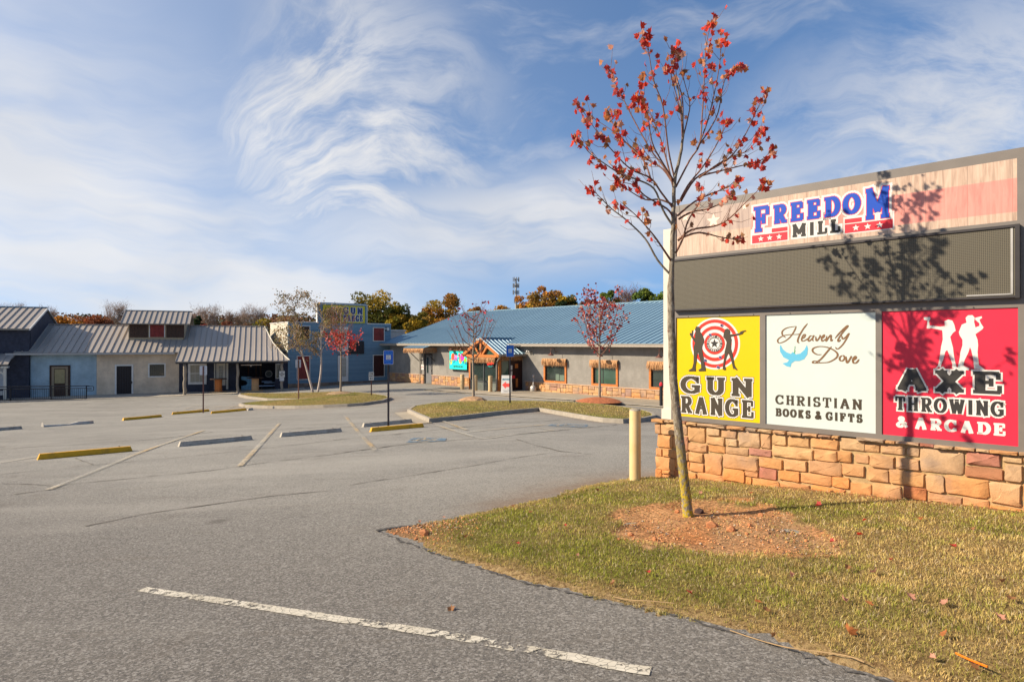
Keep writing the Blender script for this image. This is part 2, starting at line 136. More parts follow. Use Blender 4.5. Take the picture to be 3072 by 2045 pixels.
GPTS=[(-6.23,-14.87,0.524),(0.11,-10.0,0.524),(6.46,-5.13,0.524),(12.01,-0.86,0.524),(-9.88,-10.11,0.146),(-3.54,-5.24,0.146),(2.8,-0.37,0.146),(8.36,3.89,0.146),(-13.54,-5.35,-0.232),(-7.19,-0.48,-0.232),(-0.85,4.39,-0.232),(4.7,8.65,-0.232),(-17.19,-0.6,-0.61),(-10.85,4.28,-0.61),(-4.5,9.15,-0.61),(1.05,13.41,-0.61),(-20.85,4.16,-0.988),(-14.5,9.03,-0.988),(-8.16,13.91,-0.988),(-2.61,18.17,-0.988),(-10.77,13.99,-1.04),(-8.73,16.16,-1.1),(-6.8,18.1,-1.14),(-4.32,18.9,-1.1),(-18.9,30,-2.18),(-15.8,32.3,-2.16),(-2.8,21,-1.14),(1.15,26,-1.3),(4.6,22,-1.2),(8.22,34.4,-1.68),(-10.8,54.7,-1.83),(-1.3,44.5,-1.76),(-18.1,50,-2.15),(-28.7,45.7,-2.25),(-40,41.5,-2.38),(-7.1,36.5,-1.76),(-13,34,-2.02),(-13.7,43,-1.95),(16,26,-1.5),(-30,22,-1.8),(-25,36,-2.35),(10,14,-0.6),(-45,20,-2.3),(-60,60,-2.4),(30,60,-2.0),(30,10,-0.4),(0,80,-2.0)]
# ---------------------------------------------------------------- mesh helpers
class MB:
    """collects geometry for ONE mesh object"""
    def __init__(s): s.v=[]; s.f=[]; s.mi=[]; s.cur=0; s.M=None
    def _a(s,vs,fs):
        o=len(s.v)
        if s.M is not None: vs=[tuple(s.M@Vector(p)) for p in vs]
        s.v+=[tuple(p) for p in vs]; s.f+=[tuple(o+i for i in f) for f in fs]; s.mi+=[s.cur]*len(fs); return s
    def box(s,x0,x1,y0,y1,z0,z1):
        return s._a([(x0,y0,z0),(x1,y0,z0),(x1,y1,z0),(x0,y1,z0),(x0,y0,z1),(x1,y0,z1),(x1,y1,z1),(x0,y1,z1)],
            [(0,3,2,1),(4,5,6,7),(0,1,5,4),(1,2,6,5),(2,3,7,6),(3,0,4,7)])
    def quad(s,*p): return s._a(p,[tuple(range(len(p)))])
    def prism(s,poly,y0,y1):
        """outline in x,z pushed along y"""
        n=len(poly); vs=[(x,y0,z) for x,z in poly]+[(x,y1,z) for x,z in poly]
        return s._a(vs,[tuple(range(n)),tuple(range(2*n-1,n-1,-1))]+[(i,i+n,(i+1)%n+n,(i+1)%n) for i in range(n)])
    def prismz(s,poly,z0,z1):
        n=len(poly); vs=[(x,y,z0) for x,y in poly]+[(x,y,z1) for x,y in poly]
        return s._a(vs,[tuple(range(n-1,-1,-1)),tuple(range(n,2*n))]+[(i,(i+1)%n,(i+1)%n+n,i+n) for i in range(n)])
    def prismx(s,poly,x0,x1):
        n=len(poly); vs=[(x0,y,z) for y,z in poly]+[(x1,y,z) for y,z in poly]
        return s._a(vs,[tuple(range(n-1,-1,-1)),tuple(range(n,2*n))]+[(i,(i+1)%n,(i+1)%n+n,i+n) for i in range(n)])
    def tube(s,pts,rads,n=8,cap=True):
        pts=[Vector(p) for p in pts]
        if not isinstance(rads,(list,tuple)): rads=[rads]*len(pts)
        vs=[];fs=[]; up=None
        for i,p in enumerate(pts):
            t=(pts[min(i+1,len(pts)-1)]-pts[max(i-1,0)])
            t=t.normalized() if t.length>1e-9 else Vector((0,0,1))
            if up is None: up=Vector((1,0,0)) if abs(t.x)<.8 else Vector((0,1,0))
            a=t.cross(up)
            a=a.normalized() if a.length>1e-6 else Vector((0,1,0)); b=t.cross(a).normalized(); up=-b if False else up
            for k in range(n):
                w=2*math.pi*k/n; vs.append(p+(a*math.cos(w)+b*math.sin(w))*rads[i])
        for i in range(len(pts)-1):
            for k in range(n):
                k2=(k+1)%n; fs.append((i*n+k,(i+1)*n+k,(i+1)*n+k2,i*n+k2))
        if cap: fs.append(tuple(range(n))); fs.append(tuple(range(len(vs)-1,len(vs)-n-1,-1)))
        return s._a(vs,fs)
    def lathe(s,prof,n=16,c=(0,0)):
        """profile (r,z) round z"""
        vs=[];fs=[]
        for r,z in prof:
            for k in range(n):
                w=2*math.pi*k/n; vs.append((c[0]+r*math.cos(w),c[1]+r*math.sin(w),z))
        for i in range(len(prof)-1):
            for k in range(n):
                k2=(k+1)%n; fs.append((i*n+k,i*n+k2,(i+1)*n+k2,(i+1)*n+k))
        return s._a(vs,fs)
    def disc(s,cx,cz,y,r,n=32,y1=None):
        return s.prism([(cx+r*math.cos(2*math.pi*k/n),cz+r*math.sin(2*math.pi*k/n)) for k in range(n)],y,y+.002 if y1 is None else y1)
    def blobby(s,c,r,seed=0,sub=1,jit=.25,flat=1.):
        b=bmesh.new(); bmesh.ops.create_icosphere(b,subdivisions=sub,radius=1); rr=random.Random(seed)
        vs=[(c[0]+v.co.x*r*(1+rr.uniform(-jit,jit)),c[1]+v.co.y*r*(1+rr.uniform(-jit,jit)),c[2]+v.co.z*r*flat*(1+rr.uniform(-jit,jit))) for v in b.verts]
        fs=[tuple(v.index for v in f.verts) for f in b.faces]; b.free(); return s._a(vs,fs)
    def mesh(s,name,mats,smooth=False):
        me=bpy.data.meshes.new(name); me.from_pydata(s.v,[],s.f)
        for m in (mats if isinstance(mats,(list,tuple)) else [mats]): me.materials.append(m)
        if any(s.mi): me.polygons.foreach_set('material_index',s.mi)
        if smooth: me.polygons.foreach_set('use_smooth',[True]*len(me.polygons))
        me.update()
        if smooth=='crisp': me.set_sharp_from_angle(angle=rad(38))
        return me
    def build(s,name,mats,parent=None,loc=None,smooth=False,**k):
        return link(name,s.mesh(name,mats,smooth),parent,loc,**k)
def link(name,me,parent=None,loc=None,rot=None,scale=None,kind=None,label=None,cat=None,group=None):
    o=bpy.data.objects.new(name,me); COL.objects.link(o)
    if parent: o.parent=parent
    if loc: o.location=loc
    if rot: o.rotation_euler=rot
    if scale: o.scale=scale
    tag(o,label,cat,group,kind); return o
def tag(o,label=None,cat=None,group=None,kind=None):
    if label: o['label']=label
    if cat: o['category']=cat
    if group: o['group']=group
    if kind: o['kind']=kind
    return o
def thing(name,label,cat,loc=(0,0,0),rz=0.,group=None,kind=None):
    o=bpy.data.objects.new(name,None); COL.objects.link(o); o.empty_display_size=.2
    o.location=loc; o.rotation_euler=(0,0,rz); return tag(o,label,cat,group,kind)
def copy_tree(o,parent=None):
    c=o.copy(); COL.objects.link(c); c.parent=parent
    for ch in [q for q in bpy.data.objects if q.parent==o]: copy_tree(ch,c)
    return c
def npmesh(name,V,F,mats,cols=None,k=4):
    """V (n,3) F (m,k) -> mesh, optional colour per vertex"""
    me=bpy.data.meshes.new(name); V=np.asarray(V,np.float32); F=np.asarray(F,np.int32)
    me.vertices.add(len(V)); me.vertices.foreach_set('co',V.ravel())
    me.loops.add(F.size); me.loops.foreach_set('vertex_index',F.ravel())
    me.polygons.add(len(F)); me.polygons.foreach_set('loop_start',np.arange(0,F.size,F.shape[1],dtype=np.int32))
    for m in (mats if isinstance(mats,(list,tuple)) else [mats]): me.materials.append(m)
    me.update(calc_edges=True)
    if cols is not None:
        a=me.color_attributes.new('Col','FLOAT_COLOR','POINT'); c=np.ones((len(V),4),np.float32); c[:,:3]=cols
        a.data.foreach_set('color',c.ravel())
    return me
# ---------------------------------------------------------------- materials
MT={}
def mk(name):
    m=bpy.data.materials.new(name); m.use_nodes=True; MT[name]=m; return NT(m.node_tree),m
def flat(name,c,rough=.6,metal=0.,var=.12,vs=6.,bump=.0,bs=60.,spec=.3,dirt=None,ds=1.5):
    """plain paint, metal, wood: base colour with uneven wear and a fine relief"""
    n,m=mk(name); p=n.obj()
    f=n.noise(p,vs,5.,.6)
    lo=tuple(x*(1-var) for x in c); hi=tuple(min(1,x*(1+var)) for x in c)
    col=n.ramp(f,[(.3,lo),(.7,hi)])
    if dirt: col=n.mix(n.mul(n.ss(n.noise(p,ds,6.,.65),.5,.75),.6),col,dirt)
    nm=n.bump(n.noise(p,bs,3.),bump,.01) if bump else None
    n.out(n.bsdf(col,rough,metal,nm,spec)); return m
white=flat('white_paint',(.62,.61,.57),.5,dirt=(.5,.47,.42))
offwhite=flat('cream_paint',(.56,.53,.45),.55,var=.06,dirt=(.5,.44,.34))
grey_frame=flat('bronze_grey_aluminium',(.15,.13,.112),.45,.0,var=.08,spec=.5,bump=.02)
black=flat('black_paint',(.022,.022,.026),.5)
darkmetal=flat('dark_metal',(.05,.045,.045),.45,.4)
navy=flat('navy_board',(.035,.040,.06),.8,var=.3)
brownboard=flat('dark_brown_board',(.060,.034,.024),.8,var=.3,vs=9)
redwood=flat('barn_red_board',(.22,.035,.028),.7,var=.25,dirt=(.09,.02,.018))
orangewood=flat('orange_stained_timber',(.46,.15,.035),.55,var=.25,vs=12,bump=.2)
gutterm=flat('taupe_gutter',(.33,.29,.24),.4,var=.08)
gutterd=flat('grey_gutter',(.22,.20,.17),.4,var=.08)
yellowp=flat('yellow_kerb_paint',(.64,.33,.012),.6,var=.12,vs=9,dirt=(.30,.16,.03),ds=4,bump=.3)
concrete=flat('weathered_concrete',(.30,.265,.215),.9,var=.18,vs=5,bump=.3,dirt=(.22,.17,.12),ds=2.5)
concrete_d=flat('grey_concrete',(.37,.33,.27),.9,var=.25,vs=8,bump=.3,dirt=(.15,.12,.1))
paintw=flat('faded_white_paint',(.52,.49,.42),.8,var=.2,vs=14)
yellowv=flat('yellow_sign_face',(.66,.44,.0),.35,var=.05,vs=1.2)
mintv=flat('pale_mint_sign_face',(.49,.55,.52),.35,var=.035,vs=1.5)
redv=flat('red_sign_face',(.62,.025,.055),.35,var=.06,vs=1.5)
blackv=flat('black_print',(.035,.033,.03),.4,var=.02)
brownblk=flat('brown_black_print',(.055,.043,.028),.4,var=.02)
whitev=flat('white_print',(.62,.60,.56),.4,var=.01)
bluev=flat('blue_print',(.006,.06,.40),.4,var=.02)
redp=flat('red_print',(.72,.03,.045),.4,var=.02)
tred=flat('target_red_print',(.80,.035,.02),.4,var=.02)
goldv=flat('brown_script_print',(.17,.09,.04),.4,var=.02)
dovev=flat('sky_blue_print',(.10,.38,.55),.4,var=.02)
greenv=flat('green_print',(.05,.4,.1),.4)
boltv=flat('violet_print',(.2,.18,.4),.4)
adablue=flat('parking_sign_blue',(.012,.10,.50),.35,var=.04)
ltblue=flat('light_blue_print',(.10,.40,.75),.4)
tealv=flat('turquoise_sign_face',(.02,.72,.62),.4,var=.01)
pinkv=flat('pink_print',(.85,.05,.42),.4);orv=flat('orange_red_print',(.85,.10,.04),.4);limev=flat('lime_print',(.25,.65,.02),.4);org2=flat('orange_print',(.85,.35,.10),.4)
black2=flat('matt_black_rail',(.016,.016,.02),.5)
rustm=flat('rusty_brown_metal',(.14,.06,.045),.6,var=.2)
sheet=flat('white_metal_sheet',(.62,.61,.58),.5)
steel=flat('galvanised_grey',(.42,.40,.37),.45,.5)
steelw=flat('sign_back_aluminium',(.55,.56,.58),.5,.2)
def glassm(name,c,rough=.05):
    n,m=mk(name); g=n.noise(n.obj(),1.2,3.)
    n.out(n.bsdf(n.ramp(g,[(.3,tuple(x*.6 for x in c)),(.75,c)]),rough,0.,None,.9)); return m
glass=glassm('dark_window_glass',(.03,.045,.04)); blind=flat('drawn_blind',(.34,.32,.26),.8,var=.1); greenglass=glassm('green_tinted_glass',(.05,.11,.08))
glassl=glassm('grey_window_glass',(.16,.18,.16),.15)
bpat=flat('painted_window_panes',(.17,.18,.15),.3)
# stucco
def stucco(name,c,d):
    n,m=mk(name); p=n.obj()
    f=n.noise(p,.8,6.,.7); g=n.noise(p,14,5.,.6)
    col=n.mix(n.ss(f,.3,.7),tuple(x*.76 for x in c),tuple(x*1.12 for x in c)); col=n.mix(n.mul(n.ss(g,.45,.8),.35),col,d)
    x,y,z=n.sep(p); sx=n.comb(n.mul(x,3.),y,n.mul(z,.35))
    col=n.mix(n.mul(n.ss(n.noise(sx,2.4,6.,.6),.52,.8),.35),col,d)
    n.out(n.bsdf(col,.9,0.,n.bump(n.noise(p,45,4.),.45,.01),.15)); return m
st_grey=stucco('grey_stucco',(.255,.24,.215),(.17,.155,.14)); st_blue=stucco('pale_blue_stucco',(.34,.46,.52),(.19,.25,.29)); st_tan=stucco('tan_stucco',(.64,.52,.38),(.42,.34,.25))
# standing seam metal
def seam(name,c,d,rough=.4):
    n,m=mk(name); p=n.obj(); r=n.rnd()
    col=n.mix(n.noise(n.comb(n.sep(p)[0],n.mul(n.sep(p)[1],.4),0.),1.7,5.,.6),c,d)
    col=n.mix(n.mul(r,.35),col,tuple(x*.8 for x in c))
    n.out(n.bsdf(col,rough,.12,n.bump(n.noise(p,2.,2.),.08,.05),.4)); return m
roofblue=seam('blue_standing_seam',(.155,.265,.345),(.19,.30,.38),.42)
roofgal=seam('weathered_galvanised_seam',(.44,.385,.325),(.31,.275,.245),.5)
# siding
def siding(name,c,d):
    n,m=mk(name); p=n.obj(); r=n.rnd()
    x,y,z=n.sep(p)
    col=n.mix(n.noise(n.comb(n.mul(x,1.5),y,n.mul(z,9.)),2.,6.,.65),c,d); col=n.mix(n.mul(r,.4),col,tuple(q*.75 for q in c))
    n.out(n.bsdf(col,.75,0.,n.bump(n.noise(n.comb(n.mul(x,4.),y,n.mul(z,60.)),2.,4.),.25,.01),.2)); return m
sidb=siding('blue_lap_siding',(.10,.19,.27),(.22,.33,.41)); sidw=siding('white_lap_siding',(.60,.56,.46),(.50,.45,.36))
# stones
def stonem(name,ramp_,z0,z1,clay=.75):
    n,m=mk(name); p=n.pos(); r=n.rnd()
    base=n.ramp(r,ramp_)
    f=n.noise(p,7.,6.,.62); g=n.noise(p,2.6,3.)
    col=n.mix(n.ss(f,.3,.75),n.mix(.35,base,(.20,.12,.06)),base)
    col=n.mix(n.mul(n.ss(g,.55,.72),.4),col,(.13,.125,.135))
    z=n.sep(p)[2]; s=n.mul(n.ss(n.add(z,n.mul(n.sub(n.noise(p,1.3,3.),.5),.5)),z1,z0),clay)
    col=n.mix(s,col,(.56,.21,.05))
    n.out(n.bsdf(col,.85,0.,n.bump(n.add(n.mul(n.noise(p,9.,6.,.6),.8),n.mul(n.noise(p,60,4.),.2)),.5,.03),.25)); return m
RAMP=[(0,(.54,.31,.14)),(.14,(.48,.28,.15)),(.28,(.58,.36,.17)),(.40,(.52,.26,.10)),(.52,(.57,.29,.12)),(.64,(.55,.37,.20)),(.76,(.40,.25,.16)),(.86,(.32,.10,.06)),(.91,(.49,.30,.15)),(1,(.36,.27,.19))]
stone_m=stonem('tan_sandstone',RAMP,-.40,.45,.7); stone_b=stonem('pinkish_sandstone',RAMP[:-3]+[(.9,(.36,.20,.15)),(1,(.30,.21,.18))],-1.9,-1.2,.25)
stone_g=stonem('grey_brown_stone',[(0,(.20,.15,.12)),(.5,(.28,.22,.17)),(1,(.14,.11,.10))],-9,-8,0)
stone_x=stonem('red_and_grey_stone',[(0,(.42,.15,.10)),(1,(.36,.17,.13))],-.5,.1,.3)
mortar=flat('mortar',(.40,.27,.13),.95,var=.25,vs=12,bump=.4)
capm=flat('cast_stone_cap',(.50,.33,.22),.8,var=.15,vs=6,bump=.2)
thatchm=None
n_,thatchm=mk('dry_palm_thatch'); p_=n_.obj(); x_,y_,z_=n_.sep(p_)
n_.out(n_.bsdf(n_.ramp(n_.noise(n_.comb(n_.mul(x_,30.),n_.mul(y_,30.),n_.mul(z_,2.)),1.5,4.),[(.3,(.22,.10,.045)),(.5,(.46,.25,.12)),(.7,(.60,.38,.20))]),.9,0.,None,.1))
# bark, leaves
def barkm(name,a,b,c,s=7.,lichen=0.):
    n,m=mk(name); p=n.pos(); x,y,z=n.sep(p)
    col=n.ramp(n.noise(n.comb(n.mul(x,6.),n.mul(y,6.),n.mul(z,2.)),s,5.,.65),[(.3,a),(.5,b),(.72,c)])
    if lichen: col=n.mix(n.mul(n.ss(n.noise(p,22.,4.,.6),.44,.54),n.ss(z,.95,-.1)),col,(.40,.29,.02)); col=n.mix(n.mul(n.ss(n.noise(p,60.,3.),.62,.7),.6),col,(.5,.48,.42))
    n.out(n.bsdf(col,.9,0.,n.bump(n.noise(n.comb(x,y,n.mul(z,.4)),70,4.),.6,.01),.15)); return m
bark=barkm('grey_maple_bark',(.07,.052,.038),(.20,.165,.12),(.34,.31,.25),9,1.)
twigm=barkm('reddish_twig',(.12,.05,.035),(.20,.10,.07),(.26,.16,.11))
barkb=barkm('pale_birch_bark',(.22,.15,.12),(.50,.42,.36),(.66,.60,.54))
barkt=barkm('brown_tree_bark',(.05,.04,.03),(.09,.07,.05),(.14,.11,.08))
barks=barkm('young_tree_bark',(.16,.12,.09),(.28,.23,.17),(.36,.31,.25))
def leafm(name,c,tr=.35):
    n,m=mk(name); r=n.rnd(); p=n.pos()
    col=n.mix(n.noise(p,30.,3.),tuple(q*.65 for q in c),tuple(min(1,q*1.3) for q in c))
    d=n.bsdf(col,.55,0.,None,.3); t=n.new('ShaderNodeBsdfTranslucent'); n.put(t.inputs[0],col)
    mx=n.new('ShaderNodeMixShader'); mx.inputs[0].default_value=tr; n.l.new(d,mx.inputs[1]); n.l.new(t.outputs[0],mx.inputs[2]); n.out(mx.outputs[0]); return m
leafs=[leafm('bright_red_leaf',(.68,.06,.03),.45),leafm('crimson_leaf',(.46,.05,.04),.45),leafm('rust_leaf',(.54,.20,.07),.45),leafm('dull_pink_leaf',(.62,.31,.21),.45),leafm('brown_leaf',(.33,.16,.07),.4)]
n_,foliage=mk('tree_foliage'); a_=n_.attr('Col')
d_=n_.bsdf(a_,.7,0.,None,.2); t_=n_.new('ShaderNodeBsdfTranslucent'); n_.put(t_.inputs[0],a_); mx_=n_.new('ShaderNodeMixShader'); mx_.inputs[0].default_value=.3
n_.l.new(d_,mx_.inputs[1]); n_.l.new(t_.outputs[0],mx_.inputs[2]); n_.out(mx_.outputs[0])
# ---------------------------------------------------------------- the lie of the land
_G=np.array(GPTS)
def _tps(P,lam=.5):
    n=len(P); d=np.hypot(P[:,None,0]-P[None,:,0],P[:,None,1]-P[None,:,1])
    K=np.where(d>0,d*d*np.log(np.maximum(d,1e-9)),0)+lam*np.eye(n)
    A=np.zeros((n+3,n+3)); A[:n,:n]=K; A[:n,n]=1; A[:n,n+1:]=P[:,:2]; A[n,:n]=1; A[n+1:,:n]=P[:,:2].T
    b=np.zeros(n+3); b[:n]=P[:,2]; return np.linalg.solve(A,b)
_W=_tps(_G)
def HH(X,Y):
    X=np.atleast_1d(np.asarray(X,float)); Y=np.atleast_1d(np.asarray(Y,float)); o=np.full(X.shape,_W[-3])+_W[-2]*X+_W[-1]*Y
    for i in range(len(_G)):
        r2=(X-_G[i,0])**2+(Y-_G[i,1])**2; o=o+_W[i]*.5*r2*np.log(np.maximum(r2,1e-12))
    return o
def H(x,y): return float(HH([x],[y])[0])
def strip(mb,path,w,dz,seg=.4,jit=0.,w1=None):
    """a ribbon laid on the ground along a path"""
    P=[Vector((a[0],a[1])) for a in path]; pts=[]
    for a,b in zip(P[:-1],P[1:]):
        k=max(1,int((b-a).length/seg)); pts+=[a+(b-a)*(i/k) for i in range(k)]
    pts.append(P[-1]); vs=[]
    for i,p in enumerate(pts):
        t=(pts[min(i+1,len(pts)-1)]-pts[max(i-1,0)]).normalized(); nn=Vector((-t.y,t.x))
        ww=(w if w1 is None else w+(w1-w)*i/(len(pts)-1))*.5*(1+R.uniform(-jit,jit)); off=nn*R.uniform(-jit,jit)*w*.8
        for s_ in (-1,1):
            q=p+off+nn*ww*s_; vs.append((q.x,q.y,H(q.x,q.y)+dz))
    mb._a(vs,[(2*i,2*i+1,2*i+3,2*i+2) for i in range(len(pts)-1)])
def inpoly(px,py,poly):
    ins=np.zeros(px.shape,bool); n=len(poly)
    for i in range(n):
        x0,y0=poly[i]; x1,y1=poly[(i+1)%n]
        if y0==y1: continue
        c=((y0>py)!=(y1>py))&(px<(x1-x0)*(py-y0)/(y1-y0)+x0); ins^=c
    return ins
def fbm(X,Y,s,seed=0,oct=4):
    o=np.zeros_like(X,float); a=1.; tot=0
    rs=np.random.RandomState(seed)
    for k in range(oct):
        for _ in range(3):
            th=rs.uniform(0,6.28); ph=rs.uniform(0,6.28); f=s*(1.9**k)*rs.uniform(.8,1.25)
            o+=a*np.sin((X*math.cos(th)+Y*math.sin(th))*f+ph+1.7*np.sin((X*math.sin(th*1.7)-Y*math.cos(th*1.7))*f*.6+ph*2))
        tot+=a*1.7; a*=.6
    return .5+.5*o/tot
def distline(X,Y,path):
    d=np.full(X.shape,1e9)
    for (x0,y0),(x1,y1) in zip(path[:-1],path[1:]):
        L=(x1-x0)**2+(y1-y0)**2; t=np.clip(((X-x0)*(x1-x0)+(Y-y0)*(y1-y0))/L,0,1)
        d=np.minimum(d,np.hypot(X-x0-t*(x1-x0),Y-y0-t*(y1-y0)))
    return d
# ---------------------------------------------------------------- lettering: a slab-serif drawn as strokes
def arc(cx,cy,rx,ry,a0,a1,n=10): return [(cx+rx*math.cos(rad(a0+(a1-a0)*i/n)),cy+ry*math.sin(rad(a0+(a1-a0)*i/n))) for i in range(n+1)]
def sl(x0,x1,y): return [(x0,y),(x1,y)]
GL={
'A':[[(.12,0),(.48,1),(.52,1),(.88,0)],sl(.27,.73,.33),sl(0,.28,0),sl(.7,1,0)],
'B':[[(.2,0),(.2,1)],[(0,1),(.6,1)]+arc(.6,.77,.3,.23,90,-90,8)+[(.2,.54)],[(.6,.54)]+arc(.64,.27,.34,.27,90,-90,8)+[(0,0)]],
'C':[arc(.5,.5,.5,.5,48,318,18),[(.92,.97),(.92,.70)],[(.92,.2),(.92,.08)]],
'D':[[(.2,0),(.2,1)],[(0,1),(.5,1)]+arc(.5,.5,.5,.5,90,-90,12)+[(0,0)]],
'E':[[(.2,0),(.2,1)],[(0,1),(.95,1),(.95,.76)],sl(.2,.66,.52),[(.66,.64),(.66,.4)],[(0,0),(1,0),(1,.27)]],
'F':[[(.22,0),(.22,1)],[(0,1),(1,1),(1,.74)],sl(.22,.68,.5),[(.68,.64),(.68,.36)],sl(0,.5,0)],
'G':[arc(.5,.5,.5,.5,48,300,18)+[(.86,.1),(.86,.42)],sl(.58,1,.42),[(.9,.97),(.9,.70)]],
'H':[[(.17,0),(.17,1)],[(.83,0),(.83,1)],sl(.17,.83,.5),sl(0,.36,0),sl(0,.36,1),sl(.64,1,0),sl(.64,1,1)],
'I':[[(.5,0),(.5,1)],sl(.1,.9,0),sl(.1,.9,1)],
'K':[[(.18,0),(.18,1)],[(.2,.4),(.8,1)],[(.38,.56),(.84,0)],sl(0,.38,0),sl(0,.38,1),sl(.62,1,1),sl(.66,1,0)],
'L':[[(.25,0),(.25,1)],sl(0,.52,1),[(0,0),(1,0),(1,.34)]],
'M':[[(.14,0),(.14,1)],[(.86,0),(.86,1)],[(.14,1),(.5,.22),(.86,1)],sl(0,.3,0),sl(0,.2,1),sl(.7,1,0),sl(.8,1,1)],
'N':[[(.17,0),(.17,1)],[(.85,0),(.85,1)],[(.17,1),(.85,0)],sl(0,.34,0),sl(0,.25,1),sl(.66,1,1)],
'O':[arc(.5,.5,.5,.5,0,360,24)],
'R':[[(.2,0),(.2,1)],[(0,1),(.56,1)]+arc(.56,.75,.3,.25,90,-90,8)+[(.2,.5)],[(.5,.5),(.84,0),(1,0)],sl(0,.42,0)],
'S':[arc(.5,.74,.42,.26,35,250,10)+arc(.5,.25,.44,.25,70,-155,10),[(.86,1),(.86,.72)],[(.1,0),(.1,.28)]],
'T':[[(.5,0),(.5,1)],[(0,.72),(0,1),(1,1),(1,.72)],sl(.26,.74,0)],
'U':[[(.18,1)]+arc(.5,.33,.32,.33,180,360,12)+[(.82,1)],sl(0,.38,1),sl(.64,1,1)],
'W':[[(.1,1),(.3,0),(.5,.85),(.7,0),(.9,1)],sl(0,.24,1),sl(.38,.6,1),sl(.78,1,1)],
'X':[[(.15,1),(.85,0)],[(.85,1),(.15,0)],sl(0,.36,0),sl(0,.36,1),sl(.64,1,0),sl(.64,1,1)],
'&':[[(1,.06),(.36,.72)]+arc(.46,.83,.2,.17,200,-20,8)+[(.5,.6),(.16,.34)]+arc(.34,.2,.3,.2,170,300,8)+[(.9,.42)]],
'Y':[[(.12,1),(.5,.48),(.88,1)],[(.5,.48),(.5,0)],sl(0,.28,1),sl(.72,1,1),sl(.28,.72,0)],
}
WD={'I':.5,'M':1.25,'W':1.35,'&':.95,'A':1.05,'N':1.05,'G':1.02,'O':1.02,'E':.92,'F':.9,'L':.85,'S':.85,'T':.95}
def glyph(mb,ch,x0,x1,z0,z1,tv,th,y,o=0.,dy=.0001):
    """strokes: upright parts tv wide, level parts th wide, all grown by o"""
    cnt=0
    for st in GL[ch]:
        pts=[(x0+tv/2+(x1-x0-tv)*px,z0+th/2+(z1-z0-th)*pz) for px,pz in st]
        for i,(a,b) in enumerate(zip(pts[:-1],pts[1:])):
            d=Vector((b[0]-a[0],b[1]-a[1])); L=d.length
            if L<1e-6: continue
            d/=L; c=abs(d.y); tvv=th*1.05 if (c>.9 and len(st)<=4 and L<.42*(z1-z0)) else tv; w=(tvv*c+th*(1-c))/2+o; n=Vector((-d.y,d.x))*w
            e=d*(o if 0<i<len(pts)-2 else (th/2*c+th/2*(1-c)+o if len(st)>2 else (th/2 if c>.5 else tv*.15)+o))
            e0=e if i==0 else d*min(w*.35,th*.5); e1=e if i==len(pts)-2 else d*min(w*.35,th*.5)
            A=Vector(a)-e0; B=Vector(b)+e1; yy=y-dy*(cnt%7); cnt+=1
            mb.quad((A.x-n.x,yy,A.y-n.y),(B.x-n.x,yy,B.y-n.y),(B.x+n.x,yy,B.y+n.y),(A.x+n.x,yy,A.y+n.y))
def slab(mb,text,x0,x1,z0,z1,tv,th,y,o=0.,gap=.12,space=.5,boxes=None):
    ws=[space if c==' ' else WD.get(c,1.) for c in text]; tot=sum(ws)+gap*(len(text)-1); k=(x1-x0)/tot; x=x0
    for c,w in zip(text,ws):
        if c!=' ': glyph(mb,c,x,x+w*k,z0,z1,tv,th,y,o)
        x+=(w+gap)*k
def strokes(mb,path,w,y,sub=6,taper=True):
    P=[Vector(p) for p in path]; pts=[]
    for i in range(len(P)-1):
        p0=P[max(i-1,0)];p1=P[i];p2=P[i+1];p3=P[min(i+2,len(P)-1)]
        for k in range(sub):
            t=k/sub; pts.append(.5*((2*p1)+(p2-p0)*t+(2*p0-5*p1+4*p2-p3)*t*t+(3*p1-p0-3*p2+p3)*t**3))
    pts.append(P[-1]); vs=[]
    for i,p in enumerate(pts):
        t=(pts[min(i+1,len(pts)-1)]-pts[max(i-1,0)]).normalized(); n=Vector((-t.y,t.x))
        ww=w*.5*((.55+.6*abs(t.y)) if taper else 1)*(min(1,.35+min(i,len(pts)-1-i)*.2))
        yy=y-.00015*(i%5)
        vs+=[(p.x-n.x*ww,yy,p.y-n.y*ww),(p.x+n.x*ww,yy,p.y+n.y*ww)]
    mb._a(vs,[(2*i,2*i+1,2*i+3,2*i+2) for i in range(len(pts)-1)])
def star(mb,cx,cz,r,y): mb.prism([(cx+(r if k%2==0 else r*.42)*math.sin(math.pi*k/5),cz+(r if k%2==0 else r*.42)*math.cos(math.pi*k/5)) for k in range(10)],y,y+.001)
def sans(text,size,name,mat,parent,loc,align='CENTER',rot=(math.pi/2,0,0),sx=1.,bold=0.):
    cu=bpy.data.curves.new(name,'FONT'); cu.body=text; cu.size=size; cu.align_x=align; cu.align_y='CENTER'; cu.offset=bold
    ob=bpy.data.objects.new(name,cu); me=bpy.data.meshes.new_from_object(ob); bpy.data.objects.remove(ob); bpy.data.curves.remove(cu)
    me.materials.clear(); me.materials.append(mat); me.name=name
    return link(name,me,parent,loc,rot,(sx,1,1))
def rrect(x0,x1,z0,z1,r,n=4):
    o=[]
    for cx,cz,a in ((x1-r,z1-r,0),(x0+r,z1-r,90),(x0+r,z0+r,180),(x1-r,z0+r,270)):
        o+=[(cx+r*math.cos(rad(a+90*i/n)),cz+r*math.sin(rad(a+90*i/n))) for i in range(n+1)]
    return o
